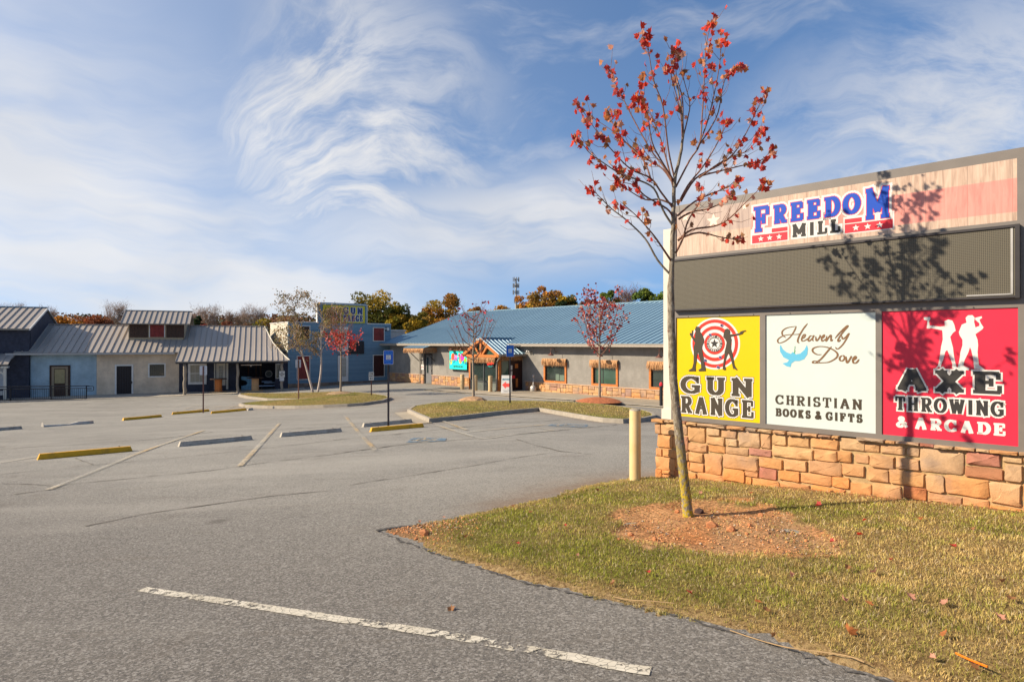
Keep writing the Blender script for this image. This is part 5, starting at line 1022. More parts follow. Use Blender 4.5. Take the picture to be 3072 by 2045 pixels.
# ash urn
q=PL['urn']; t=thing('ash_urn','grey smokers post urn beside the entrance','ashtray',(q[0],q[1],H(q[0],q[1])+.08))
mb=MB(); mb.lathe([(.20,0),(.22,.05),(.21,.30),(.14,.38),(.05,.42)],16); mb.build('base',steel,t,smooth=True); mb=MB(); mb.lathe([(.045,.40),(.04,.95),(.0,.95)],10); mb.build('neck',steel,t,smooth=True)
mb=MB(); mb.lathe([(.05,.93),(.075,.96),(.075,1.06),(.04,1.1),(0,1.1)],12); mb.build('head',steel,t,smooth=True)
# A-frame
q=PL['aframe']; t=thing('a_frame_sign','white A frame board with a red arrow beside the entrance','sign',(q[0],q[1],H(q[0],q[1])+.03),rad(-8))
for s_ in (-1,1):
    mb=MB(); c0=-s_*.36
    mb._a([(-.32,c0,0),(.32,c0,0),(.32,c0+s_*.31,1.18),(-.32,c0+s_*.31,1.18),(-.32,c0+s_*.03,0),(.32,c0+s_*.03,0),(.32,c0+s_*.34,1.18),(-.32,c0+s_*.34,1.18)] if s_>0 else [(-.32,.36,0),(.32,.36,0),(.32,.05,1.18),(-.32,.05,1.18),(-.32,.33,0),(.32,.33,0),(.32,.02,1.18),(-.32,.02,1.18)],[(0,1,2,3),(4,7,6,5),(0,4,5,1),(1,5,6,2),(2,6,7,3),(3,7,4,0)])
    bd_=mb.build('board',white,t)
    mb=MB(); 
    for k in (-.26,.26): mb.box(k-.05,k+.05,c0-.02,c0+.03,-.06,.02)
    mb.build('foot',white,t)
tilt=math.pi/2-math.atan2(.31,1.18)
def onb(o,x,h): o.location=(x,-.36+.31*h/1.18-.006,h); o.rotation_euler=(tilt,0,0)
o=sans('BREWERY',.155,'lettering',flat('teal_print',(.05,.2,.28),.4),t,(0,0,0),sx=.78,bold=.004); onb(o,0,.92)
mb=MB(); mb.quad((-.27,0,0),(-.02,.22,0),(-.02,.10,0),(.26,.10,0),(.26,-.13,0),(-.02,-.13,0),(-.02,-.25,0)); o=mb.build('red_arrow',flat('coral_print',(.85,.09,.07),.4),t); onb(o,0,.58)
o=sans('Entrance to Left\nof Building',.07,'lettering',blackv,t,(0,0,0),sx=.9); onb(o,0,.2)
# white annex box seen over the roof end
t=thing('annex','small white flat topped annex behind the blue roof end','building',(-11.6,61.,0),rad(36))
mb=MB(); mb.box(-1.1,1.1,0,2.6,-3.,2.72); mb.build('wall',flat('white_wall',(.55,.54,.50),.8),t); mb=MB(); mb.box(-1.2,1.2,-.1,2.7,2.72,2.86); mb.build('coping',white,t); mb=MB(); mb.box(-1.3,-1.1,-.05,.2,2.2,2.5); mb.build('vent',white,t)
# ---------------------------------------------------------------- B: blue clapboard building with the false front
AG=rad(36.5); OG=Vector((-18.1,50.)); uG=Vector((math.cos(AG),math.sin(AG))); vG=Vector((-math.sin(AG),math.cos(AG)))
G_=thing('clapboard_building','blue clapboard building with a stepped false front and red shutters','building',(OG.x,OG.y,0),AG)
mb=MB(); mb.prism([(0,-2.6),(8.93,-2.6),(8.93,3.2),(6.67,3.2),(6.67,4.83),(2.36,4.83),(2.36,3.24),(0,3.24)],0.,.2)
mb.box(0,.2,.2,5.3,-2.6,3.24); mb.box(8.73,8.93,.2,5.3,-2.6,3.2); mb.box(.2,8.73,.2,5.2,2.6,2.7); mb.box(.2,8.73,5.2,5.3,-2.6,3.); core=mb.build('wall',navy,G_)
z=-1.74; bh=.152; i=0
opn=[(.62,1.72,-1.46,.52),(4.05,5.02,-1.74,.50),(7.25,8.35,-1.44,.52),(7.25,8.35,1.70,2.94),(4.05,5.02,.80,2.95),(.66,1.72,1.82,2.98)]
while z<4.80:
    segs=[(0.,8.93)] if z<3.2-.05 else [(2.36,6.67)]
    for a,b in segs:
        if a==0. and z+bh>3.2: b=8.93
        cuts=[(o[0],o[1]) for o in opn if o[2]<z+bh*.5<o[3]]; x=a
        for c in sorted(cuts)+[(b,b)]:
            if c[0]>x+.02: mb=MB(); mb.prismx([(-.004,z+bh+.012),(-.010,z+bh+.012),(-.044,z),(-.004,z)],x,c[0]); mb.build('siding_board',sidb,core)
            x=c[1]
    z+=bh
z=-1.74
while z<3.2:
    mb=MB(); m=MB(); m.prismx([(.0,z+bh+.012),(-.010,z+bh+.012),(-.032,z),(.0,z)],.05,5.3)
    m.v=[(q[1],q[0],q[2]) for q in m.v]; m.build('siding_board',sidw,core); z+=bh
z=3.3
while z<4.8:
    m=MB(); m.prismx([(.0,z+bh+.012),(-.010,z+bh+.012),(-.032,z),(.0,z)],0,.2); m.v=[(q[1]+2.36,q[0],q[2]) for q in m.v]; m.build('siding_board',sidw,core); z+=bh
mb=MB(); mb.box(-.06,2.36,-.06,.26,3.24,3.30); mb.box(2.30,6.73,-.06,.26,4.83,4.89); mb.box(6.67,6.73,-.06,.26,3.26,4.83); mb.box(6.73,8.99,-.06,.26,3.2,3.26); mb.box(-.06,.26,.26,5.34,3.24,3.30); mb.box(2.30,2.36,-.06,.26,3.30,4.83); mb.build('white_coping',white,core)
mb=MB(); mb.box(-.07,.06,-.07,.05,-1.74,3.24); mb.box(8.86,8.97,-.05,0,-1.74,3.2); mb.build('corner_board',sidb,core)
# stone foot
mb=MB(); mb.box(-.05,8.95,-.03,0,-2.6,-1.74); sk=mb.build('stone_foot',mortar,G_); u=0;k=0
for r_ in range(2):
    u=0.
    while u<8.9:
        w=R.uniform(.22,.42); m=stoneblock(u,min(u+w,8.93),-2.16+.21*r_,-1.95+.21*r_,.04,3000+k,.008,.0); m.v=[(q[0],q[1]-.03,q[2]) for q in m.v]; m.build('stone',stone_g,sk); u+=w;k+=1
def shutter(x0,x1,z0,z1,mat,z_pat=True,lb=None):
    mb=MB(); frame(mb,x0,x1,z0,z1,.055,-.09,-.02); f_=mb.build('shutter_frame',white,G_)
    n_=max(3,int((x1-x0)/.16)); w=(x1-x0-.11)/n_
    for i in range(n_): mb=MB(); mb.box(x0+.055+i*w+.004,x0+.055+(i+1)*w-.004,-.06,-.02,z0+.055,z1-.055); mb.build('shutter_board',mat,f_)
    if z_pat:
        mb=MB(); cx=(x0+x1)/2
        mb.box(x0+.06,x1-.06,-.075,-.06,z1-.24,z1-.14); mb.box(x0+.06,x1-.06,-.075,-.06,z0+.14,z0+.22)
        mb.prism([(cx-.05,z1-.25),(cx+.05,z1-.25),(x1-.1,z0+.22),(x1-.2,z0+.22)],-.074,-.06); mb.prism([(cx-.05,z1-.25),(cx+.05,z1-.25),(x0+.2,z0+.22),(x0+.1,z0+.22)],-.073,-.059); mb.build('shutter_brace',mat,f_)
shutter(.62,1.72,-1.46,.52,redwood); shutter(7.25,8.35,1.70,2.94,redwood); shutter(7.25,8.35,-1.44,.52,flat('near_black_red_board',(.05,.015,.012),.7,var=.2),False); shutter(.66,1.72,1.82,2.98,brownboard)
def latticedoor(x0,x1,z0,z1,par,nx=3,nz=5,m=white,pm=blind,y=-.03):
    mb=MB(); frame(mb,x0,x1,z0,z1,.10,y-.05,y+.02); d=mb.build('door',m,par)
    mb=MB(); mb.box(x0+.1,x1-.1,y-.01,y,z0+.1,z1-.1); mb.build('door_panel',m,d)
    zb=z0+.42
    mb=MB(); mb.box(x0+.2,x1-.2,y-.03,y-.012,zb,z1-.2); mb.build('pane',pm,d); mb=MB()
    for i in range(1,nx): xx=x0+.2+(x1-x0-.4)*i/nx; mb.box(xx-.008,xx+.008,y-.04,y-.03,zb,z1-.2)
    for i in range(1,nz): zz=zb+(z1-.2-zb)*i/nz; mb.box(x0+.2,x1-.2,y-.038,y-.03,zz-.008,zz+.008)
    mb.build('glazing_bar',m,d); return d
latticedoor(4.08,4.99,-1.72,.48,G_); latticedoor(4.08,4.99,.82,2.93,G_)
mb=MB()
for k in range(9): mb.box(5.02+k*.155,5.15+k*.155,-.16,-.10,.62,1.70+.03*(k%2))
mb.box(5.02,6.42,-.1,-.04,.8,.9); mb.box(5.02,6.42,-.1,-.04,1.4,1.5); mb.build('board_screen',black,G_)
mb=MB(); mb.box(8.40,8.80,-.10,-.02,2.62,2.98); lm=mb.build('wall_light',darkmetal,G_); mb=MB(); mb.box(8.57,8.78,-.12,-.1,2.66,2.93); mb.box(8.42,8.50,-.12,-.1,2.74,2.9); mb.build('lamp_glass',whitev,lm)
# painted board on the false front
gs=thing('roof_sign','yellow gun range board on the false front of the blue building','sign',tuple(OG+uG*2.78)+(3.28,),AG)
ylb=flat('sun_faded_yellow_board',(.55,.45,.02),.5,var=.08)
mb=MB(); mb.box(0,3.70,-.12,-.04,0,1.47); fc=mb.build('sign_face',ylb,gs)
for k,(r_,m_) in enumerate(((.62,whitev),(.56,redp),(.47,whitev),(.38,redp),(.28,whitev),(.2,redp),(.13,blackv))):
    mb=MB(); mb.disc(.95,.74,-.123-.002*k,r_,32,-.12); mb.build('target_ring',m_,fc)
for q,dx_ in (('man',0),('woman',0)):
    P=[((x-.875)*1.85+.95,(z-1.585)*1.85+.74) for x,z in D_[q]]; mb=MB(); mb.prism(P,-.142,-.139); mb.build('silhouette',blackv,fc)
nb=flat('navy_print',(.03,.05,.16),.4)
mb=MB(); slab(mb,'GUN',1.72,3.52,.76,1.32,.17,.08,-.122,.035); slab(mb,'RANGE',1.72,3.52,.12,.66,.13,.07,-.122,.03,gap=.07); mb.build('letter_outline',whitev,fc)
mb=MB(); slab(mb,'GUN',1.72,3.52,.76,1.32,.17,.08,-.125); slab(mb,'RANGE',1.72,3.52,.12,.66,.13,.07,-.125,gap=.07); mb.build('lettering',nb,fc)
# ---------------------------------------------------------------- C: low shops with the sweeping porch roof
B_=thing('row_of_shops','low stucco shops with a dormer and a sweeping metal porch roof','building',(OB.x,OB.y,0),AB)
mb=MB(); mb.box(-6.3,-1.77,0,.2,-3.,.80); mb.box(-6.3,-6.1,.2,7,-3,.8); mb.build('wall',st_blue,B_,label='pale blue stucco wall in shade')
mb=MB(); wall_holes(mb,-1.76,3.56,-3.,.82,[(-.55,.50,-2.6,-.08),(1.6,2.6,-.97,0.0)],-.01,.2); mb.build('wall',st_tan,B_,label='tan stucco wall')
mb=MB(); mb.box(3.57,7.7,0,.2,-3,1.0); mb.box(3.38,3.56,-.012,-.32,-3,1.0) if False else None; mb.box(10.40,10.62,0,.2,-3,.85); mb.box(10.62,11.42,0,.2,-3,-.05); mb.box(7.7,10.4,2.8,3.,-3,1.2); mb.box(7.6,7.75,.2,2.9,-3,1.0); mb.box(10.4,10.5,.2,2.9,-3,1.0); mb.build('wall',navy,B_,label='navy board wall under the porch')
mb=MB(); mb.box(-6.3,11.4,7.8,8.,-3,.9); mb.build('wall',navy,B_)
main=[(4.,2.95),(-.45,.86)]; porch=[(4.,2.95),(1.2,1.63),(.2,1.18),(-.6,.88),(-1.5,.56),(-2.65,.20)]
mb=MB(); slabroof(mb,main,-6.55,3.6,.1); slabroof(mb,porch,3.6,9.9,.06); mb.prismx([(4.02,2.94),(8.3,.9),(8.3,.8),(4.02,2.84)],-6.55,9.7)
for a,b,lim in ((9.9,10.4,-.0),(10.4,10.9,-.9),(10.9,11.45,-1.5)): pass
rf=mb.build('roof',gutterd,B_)
panels(rf,roofgal,main,-6.55,3.6,.40,.065); panels(rf,roofgal,porch,3.6,9.7,.40,.065)
# the last porch panels are cut on a slant where the roof meets the tall building
pe_u=[9.62,10.25,11.4]; pe_y=[4.,1.,-2.65]
zp=lambda y: float(np.interp(y,[q[0] for q in porch[::-1]],[q[1] for q in porch[::-1]]))
u=9.7
while u<11.3:
    u2=min(u+.4,11.38); ya=float(np.interp(u,pe_u,pe_y)); yb=float(np.interp(u2,pe_u,pe_y)); mb=MB(); N_=8; vs=[]
    for k in range(N_+1):
        t=k/N_
        for uu,yy,h in ((u,ya,.02),(u+.012,ya,.085),(u+.035,ya,.085),(u+.05,ya,.02),(u2,yb,.02),(u,ya,-.06),(u2,yb,-.06)):
            f=(uu-u)/(u2-u); yt=yy if uu in (u2,) else ya+(yb-ya)*f; y=yt+(-2.65-yt)*t; vs.append((uu,y,zp(y)+h))
    fs=[(k*7+a,k*7+b,(k+1)*7+b,(k+1)*7+a) for k in range(N_) for a,b in ((0,1),(1,2),(2,3),(3,4),(5,6))]+[(5,6,4,3,0),(N_*7+5,N_*7+6,N_*7+4,N_*7)]
    mb._a(vs,fs); mb.build('roof_panel',roofgal,rf); u=u2
mb=MB(); mb.tube([(a,b,zp(b)+.05) for a,b in ((9.62,4.),(10.25,1.),(10.6,0.),(11.0,-1.4),(11.4,-2.65))],.045,5); mb.build('rake_trim',offwhite,rf)
mb=MB(); mb.box(-6.55,9.8,3.9,4.1,2.96,3.03); mb.build('ridge_cap',roofgal,rf)
mb=MB(); mb.box(-7.0,3.35,-.60,-.46,.72,.85); mb.build('gutter',flat('light_grey_gutter',(.36,.35,.33),.4),rf)
mb=MB(); mb.box(3.65,11.3,-2.6,-2.5,.05,.14); mb.box(3.65,11.3,-.1,0,.7,.92);  mb.build('porch_beam',black,rf)
mb=MB(); mb.prismx([(0,1.05),(-2.6,.12),(-2.6,.08),(0,.98)],3.62,3.70); mb.build('porch_ceiling',black,rf)
# dormer
mb=MB(); mb.box(.0,3.75,1.5,1.58,1.4,3.02); mb.prismx([(1.5,1.6),(1.5,3.02),(3.,3.98),(4.,3.4),(4.,2.7)],-.02,.05); mb.prismx([(1.5,1.6),(1.5,3.02),(3.,3.98),(4.,3.4),(4.,2.7)],3.68,3.76); dm=mb.build('dormer_wall',flat('tan_dormer_cheek',(.36,.29,.19),.8),B_)
bw=.3
for i in range(12):
    a=.06+i*.3075
    if 1.36<a+.15<2.42: continue
    mb=MB(); mb.box(a,a+.298,1.47,1.5,1.98,2.98); mb.build('dormer_board',brownboard,dm)
for i in range(3): mb=MB(); mb.box(1.42+i*.32,1.42+i*.32+.31,1.46,1.5,2.02,2.96); mb.build('red_board',redwood,dm)
mb=MB(); mb.box(1.36,1.41,1.44,1.5,2.0,2.98); mb.box(2.38,2.43,1.44,1.5,2.0,2.98); mb.build('white_trim',white,dm)
mb=MB(); mb.prism([(1.45,2.05),(1.55,2.05),(2.36,2.92),(2.26,2.92)],1.44,1.46); mb.prism([(2.36,2.05),(2.26,2.05),(1.45,2.92),(1.55,2.92)],1.438,1.455); mb.build('cross_brace',redwood,dm)
dpf=[(3.,4.08),(1.05,3.04)]
mb=MB(); slabroof(mb,dpf,-.45,4.15,.06); slabroof(mb,[(3.,4.08),(4.95,3.04)],-.45,4.15,.06); dr_=mb.build('dormer_roof',gutterd,B_); panels(dr_,roofgal,dpf,-.5,4.2,.36,.06)
mb=MB(); mb.box(-.5,4.2,2.92,3.08,4.08,4.15); mb.build('ridge_cap',roofgal,dr_)
# doors and windows
mb=MB(); mb.box(-4.60,-3.36,-.05,.02,-2.4,-.03); d=mb.build('door_surround',brownboard,B_)
mb=MB(); frame(mb,-4.47,-3.49,-2.4,-.13,.15,-.09,-.05); mb.build('door',flat('grey_tan_door',(.26,.20,.13),.7),d); mb=MB(); mb.box(-4.29,-3.68,-.085,-.055,-1.32,-.32); mb.build('pane',flat('boarded_amber_pane',(.32,.26,.13),.6),d); mb=MB(); mb.box(-4.32,-3.64,-.08,-.05,-2.4,-1.35); mb.build('door_panel',brownboard,d)
mb=MB(); frame(mb,-.62,.56,-2.42,-.03,.11,-.06,.05); d=mb.build('door_frame',white,B_); mb=MB(); mb.box(-.51,.45,.0,.04,-2.3,-.13); mb.build('screen_door',flat('dark_screen',(.02,.015,.015),.6),d)
mb=MB()
for k in range(6): mb.box(-.45+k*.16,-.435+k*.16,-.012,.0,-2.28,-.15)
mb.build('bar',darkmetal,d); mb=MB(); mb.box(.42,.5,-.09,-.06,-1.45,-1.28); mb.build('handle',darkmetal,d)
mb=MB(); frame(mb,1.52,2.68,-1.02,.04,.09,-.06,.05); d=mb.build('window_frame',white,B_); mb=MB(); mb.box(1.61,2.59,0,.03,-.93,-.05); mb.build('pane',glass,d)
mb=MB()
for k in range(8): mb.tube([(1.68+k*.12,-.03,-.98),(1.68+k*.12,-.03,-.0)],.008,5)
mb.build('bar',darkmetal,d)
def sash(x0,x1,z0,z1,par=B_,pm=blind):
    mb=MB(); frame(mb,x0,x1,z0,z1,.17,-.07,0); mb.box(x0+.17,x1-.17,-.06,-.02,(z0+z1)/2-.0,(z0+z1)/2+.05); w=mb.build('window_frame',white,par)
    mb=MB(); mb.box(x0+.17,x1-.17,-.03,-.01,z0+.17,z1-.17); mb.build('pane',pm,w); mb=MB()
    for k in (1,2): xx=x0+.17+(x1-x0-.34)*k/3; mb.box(xx-.008,xx+.008,-.038,-.03,z0+.17,z1-.17)
    mb.build('glazing_bar',white,w)
sash(4.18,5.46,-1.62,.02)
mb=MB(); mb.box(5.98,6.07,-.05,0,-2.05,.0); mb.box(6.83,6.98,-.05,0,-2.05,.0); mb.build('shutter_strip',offwhite,B_)
latticedoor(6.14,6.78,-1.75,-.02,B_,3,5,offwhite,glassl,-.02)
mb=MB(); frame(mb,10.44,10.95,-1.3,-.1,.06,-.06,0); w=mb.build('window_frame',offwhite,B_); mb=MB(); mb.box(10.5,10.89,-.03,-.01,-1.24,-.16); mb.build('pane',glass,w); mb=MB()
for k in range(4): mb.box(10.55+k*.09,10.565+k*.09,-.045,-.03,-1.24,-.16)
mb.build('bar',offwhite,w)
mb=MB()
for x,rr in ((4.2,.12),(7.73,.10),(10.85,.10)):
    pts=[(x+R.uniform(-.03,.03),-2.35+R.uniform(-.02,.02),z) for z in np.arange(-2.75,.15,.28)]; m=MB(); m.tube(pts,[rr*R.uniform(.85,1.15) for _ in pts],9); m.build('porch_post',barkm('weathered_post_wood',(.17,.14,.10),(.30,.25,.19),(.38,.33,.26)),B_,smooth=True)
mb=MB(); mb.box(7.95,9.4,-2.2,-2.15,-.14,-.08); mb.box(8.6,8.7,-2.2,-2.15,-.22,-.14); mb.build('strip_light',flat('aged_tube_light',(.5,.42,.34),.5),B_)
def Bpt(u,d,z): P=OB+uB*u+vB*d; return (P.x,P.y,z)
def Bz(u,d): P=OB+uB*u+vB*d; return H(P.x,P.y)
# things under the porch
def spool(u,d,lb,sc_=1.,lit=0):
    t=thing('cable_spool_table',lb,'table',Bpt(u,d,Bz(u,d)+.05),AB,'cable spool tables on the porch')
    mb=MB(); mb.lathe([(0,0),(.62,0),(.62,.05),(0,.05)],22); mb.build('bottom_flange',flat('pale_plywood',(.42,.30,.17),.7,var=.2),t)
    mb=MB(); mb.lathe([(.27,.05),(.26,.5),(.27,.98)],14); mb.build('drum',orangewood if lit==0 else flat('sunlit_tan_drum_wood',(.55,.32,.15),.7,var=.2),t); mb=MB(); mb.lathe([(0,.98),(.60,.98),(.60,1.04),(0,1.04)],22); mb.build('table_top',brownboard,t)  # lit spool: the light on its drum is put into a paler wood colour
spool(6.35,-1.2,'cable spool table before the porch door'); spool(8.95,-1.7,'cable spool table in front of the open bay',1.,1)
t=thing('carved_bench','blue and white painted curved bench in the open bay','bench',Bpt(8.2,.6,Bz(8.2,0)),AB)
mb=MB(); mb.prism([(-.3,0),(.75,0),(.75,.5),(.6,1.0),(.3,1.05),(-.3,1.1),(-.3,.85),(.05,.75),(.15,.55),(.05,.40),(-.3,.35)],0,.08); mb.build('bench_end',flat('blue_painted_wood',(.16,.36,.50),.6,var=.4),t)
mb=MB(); mb.box(.75,2.2,-.3,.1,.28,.36); mb.build('seat',flat('chalky_blue_wood',(.30,.40,.52),.6,var=.3),t)
mb=MB(); mb.box(1.4,2.3,.1,.16,.5,.58); mb.box(1.2,2.0,.1,.16,.62,.68); mb.build('back_rail',bpy.data.materials['chalky_blue_wood'],t)
for k,(u,d) in enumerate(((8.35,1.8),(8.95,1.9),(9.3,1.7))):
    t=thing('timber_post',('left','middle','right')[k]+' dark rough timber post of the three inside the open bay','post',Bpt(u,d,Bz(u,d)),AB,'rough posts inside the open bay'); mb=MB(); mb.tube([(0,0,0),(.03,0,1.2),(0,0,2.6)],[.09,.07,.08],8); mb.build('trunk',brownboard,t)
t=thing('round_plaque','round grey plaque hanging on the dark porch wall','plaque',Bpt(9.95,1.9,-1.0),AB); mb=MB(); mb.disc(0,0,-.03,.26,24,.0); mb.build('disc',flat('tarnished_grey_metal',(.10,.11,.10),.5,var=.5,vs=14),t); mb=MB()
for i in range(24):
    a0=2*math.pi*i/24;a1=2*math.pi*(i+1)/24; mb.quad((.24*math.cos(a0),-.034,.24*math.sin(a0)),(.24*math.cos(a1),-.034,.24*math.sin(a1)),(.28*math.cos(a1),-.034,.28*math.sin(a1)),(.28*math.cos(a0),-.034,.28*math.sin(a0)))
mb.build('rim',steel,t)
t=thing('post_sign','white sign with a smaller plate below on the right porch post','sign',Bpt(10.83,-2.5,-1.35),AB)
mb=MB(); mb.box(-.17,.23,-.03,0,.28,.75); mb.build('plate',white,t); mb=MB(); mb.box(-.15,.18,-.03,0,0,.26); mb.build('lower_plate',steelw,t); sans('MUST\nRETURNED\nEMPTY',.11,'lettering',blackv,t,(.03,-.036,.52),sx=.68,bold=.004)
# ramp and railing
t=thing('ramp_railing','black metal ramp railing before the pale blue wall','railing',Bpt(-6.5,-3.,-2.25),AB)
mb=MB(); rp=MB(); rp.box(-5.,4.85,-.1,.1,-.5,-.02)
rp.build('kerb',concrete_d,t)
for x in (-4.9,-2.7,.55,2.78,4.78): m=MB(); m.box(x-.03,x+.03,-.03,.03,0,1.0-.015*(x+1)); m.build('post',black2,t)
m=MB(); m.tube([(-5,0,1.0),(4.95,0,.88)],.028,6); m.build('top_rail',black2,t); m=MB(); m.tube([(-5,0,.84),(4.8,0,.72)],.025,6); m.build('mid_rail',black2,t); m=MB(); m.tube([(-5,0,.12),(4.8,0,.02)],.025,6); m.build('bottom_rail',black2,t)
m=MB(); m.tube([(4.78,0,.86),(5.15,0,.84),(5.2,0,.80),(5.2,0,.58),(5.15,0,.54),(4.78,0,.56)],.022,6); m.tube([(4.78,0,.74),(5.05,0,.73),(5.08,0,.69),(5.05,0,.65),(4.78,0,.66)],.018,6); m.build('handrail_loop',black2,t)
m=MB(); m.box(-.008,.008,-.008,.008,0,.72); me=m.mesh('baluster',black2)
for k in range(80):
    x=-4.8+k*.12; link('baluster',me,t,(x,0,.10-.010*(x+5)))
# ---------------------------------------------------------------- D: tall dark barn at the left edge
K_=thing('dark_barn','tall black barn with a metal roof at the left edge','building',(OB.x,OB.y,0),AB)
mb=MB(); mb.box(-14,-5.75,-.25,0.,-3,2.62); mb.prismx([(-.25,2.6),(3.3,4.1),(6.8,2.6)],-5.9,-5.72); mb.box(-5.9,-5.72,0,6.8,-3,2.62); mb.box(-14,-13.8,0,6.8,-3,2.6); mb.build('wall',navy,K_)
kp=[(3.3,4.20),(-.65,2.55)]
mb=MB(); slabroof(mb,kp,-14,-5.62,.1); slabroof(mb,[(3.3,4.2),(7.2,2.5)],-14,-5.62,.1); rf=mb.build('roof',gutterd,K_); panels(rf,roofgal,kp,-13.96,-5.62,.42,.065)
mb=MB(); mb.box(-14,-5.6,3.2,3.4,4.22,4.28); mb.build('ridge_cap',roofblue,rf); mb=MB(); mb.prismx([(-.65,2.45),(-.65,2.58),(3.3,4.24),(3.3,4.1)],-5.62,-5.56); mb.build('rake_trim',white,rf)
pp=[(-.25,.80),(-1.3,.45),(-1.8,.12)]
mb=MB(); slabroof(mb,pp,-14,-6.45,.06); pr_=mb.build('porch_roof',gutterd,K_); panels(pr_,roofgal,pp,-14,-6.45,.42,.04)
mb=MB(); mb.box(-6.72,-6.58,-1.75,-1.61,-2.6,-.05); mb.box(-6.85,-6.45,-1.8,-1.56,-.12,.0); mb.build('porch_post',offwhite,K_)
mb=MB(); mb.prism([(-6.66,-.62),(-6.66,-.5),(-7.3,-.02),(-7.4,-.12)],-1.72,-1.64); mb.build('brace',offwhite,K_)
mb=MB(); frame(mb,-8.2,-7.0,-1.6,-.05,.12,-.33,-.25); w=mb.build('window_frame',white,K_); mb=MB(); mb.box(-8.1,-7.1,-.29,-.26,-1.5,-.15); mb.build('pane',flat('pale_curtain',(.45,.48,.5),.8),w)
mb=MB(); mb.box(-7.5,-7.05,-.3,-.25,-2.05,-1.75); mb.build('white_plate',white,K_)
# ================================================================ LOOSE THINGS
# wheel stops
SL=['yellow parking block, nearest one at the left','grey concrete parking block right of the near yellow one','grey concrete parking block left of the worn stall line and the sign pole','grey concrete parking block just behind the blue sign pole','yellow parking block at the foot of the blue sign pole','grey concrete parking block at the left picture edge','pale bent and broken parking block in the far row','yellow parking block, leftmost yellow in the far row','yellow parking block behind the back-turned sign pole','yellow parking block next to the island kerb end','short grey concrete block end beside the island kerb']
pale=flat('sun_bleached_concrete',(.48,.44,.38),.9,var=.2,dirt=(.35,.15,.06))
for i,(a,b) in enumerate(D_['stops']):
    a=Vector(a);b=Vector(b); L=(b-a).length
    if i not in (10,6): 
        L=max(1.75,min(L,2.0)) if i!=5 else 2.0
        if i==5: a=b-(b-a).normalized()*2.0
        b=a+(b-a).normalized()*L
    ang=math.atan2(b.y-a.y,b.x-a.x); m=(a+b)/2; t=thing('wheel_stop',SL[i],'parking block',(m.x,m.y,H(m.x,m.y)),ang,'parking blocks on the lot')
    za=H(a.x,a.y)-H(m.x,m.y); zb=H(b.x,b.y)-H(m.x,m.y)
    y_=i in (0,4,7,8,9); mt=yellowp if y_ else (pale if i==6 else concrete_d)
    h=.135; mb=MB(); e=.05; segs=[(-L/2,-L/2+e,L/2-e,L/2)] 
    def sect(x,zc,s_,w=.085): return [(x,-w,zc),(x,-w*.97,zc+.04*s_),(x,-w*.55,zc+h*s_),(x,w*.55,zc+h*s_),(x,w*.97,zc+.04*s_),(x,w,zc)]
    if i==6: xs=[(-L/2,za+.02,1.3),(-L/2+.03,za+.02,.55),(0,0.,.5),(L*.2,zb*.4+.02,.9),(L/2,zb,1.05)]
    else: xs=[(-L/2,za,.05),(-L/2+.05,za,1.),(0,0,1.),(L/2-.05,zb,1.),(L/2,zb,.05)]
    vs=[];fs=[]
    for x,zc,s_ in xs: vs+=sect(x,zc-.01,s_)
    n=6
    for k in range(len(xs)-1):
        for j in range(n): fs.append((k*n+j,(k+1)*n+j,(k+1)*n+(j+1)%n,k*n+(j+1)%n))
    fs+= [tuple(range(n)),tuple(range(len(vs)-1,len(vs)-1-n,-1))]
    mb._a(vs,fs); mb.build('block',mt,t)
    mb=MB()
    for x in (-L*.35,L*.35): mb.lathe([(.014,h-.011),(.014,h+.004),(0,h+.006)],8,(x,0))
    if i not in (6,10): mb.build('anchor_pin',rustm,t,(0,0,0))
# sign poles
def upole(t,h,mat=darkmetal,perf=True):
    mb=MB(); mb.box(-.032,.032,-.012,.0,-.1,h); mb.box(-.032,-.026,.0,.026,-.1,h); mb.box(.026,.032,0,.026,-.1,h); mb.build('post',mat,t)
    if perf:
        mb=MB(); k=.12
        while k<h-.3: mb.box(-.007,.007,-.0135,-.0125,k,k+.016); k+=.05
        mb.build('post_hole',flat('hole_light',(.18,.12,.16),.6),t)
def adasign(key,lb,h,yaw,w=.32,hh=.47):
    q=PL[key]; z=H(q[0],q[1])+(.15 if key in('pole2',) else 0); t=thing('parking_sign',lb,'sign',(q[0],q[1],z),yaw,'blue accessible parking signs'); upole(t,h-hh)
    mb=MB(); mb.prism(rrect(-w/2,w/2,h-hh,h,.035),-.020,-.013); pl=mb.build('plate',white,t)
    mb=MB(); mb.prism(rrect(-w/2+.012,w/2-.012,h-hh+.012,h-.012,.028),-.0225,-.0205); mb.build('blue_field',adablue,pl)
    mb=MB(); mb.prism(rrect(-.078,.078,h-hh*.66,h-hh*.33,.008),-.0245,-.0228); mb.build('white_field',white,pl)
    mb=MB(); cz=h-hh*.5
    strokes(mb,[(x*.1,cz+z_*.1) for x,z_ in arc(-.05,-.22,.36,.36,110,380,10)],.012,-.0255,2,False)
    strokes(mb,[(-.012,cz+.035),(-.008,cz-.012),(.022,cz-.012),(.036,cz-.045),(.046,cz-.042)],.013,-.0265,1,False); mb.disc(-.013,cz+.052,-.0275,.010,10,-.0245); mb.build('wheelchair_figure',adablue,pl)
    for tx_,zz in (('PERMIT PARKING ONLY',h-.07),('TOW AWAY ZONE',h-.118),('MAXIMUM FINE $500.00',h-hh+.105),('GC 40-6-226',h-hh+.055)): sans(tx_,.030,'lettering',ltblue,pl,(0,-.0245,zz),sx=.74 if len(tx_)>14 else .9,bold=.0008)
    mb=MB(); mb.lathe([(.008,0),(0,.003)],8); 
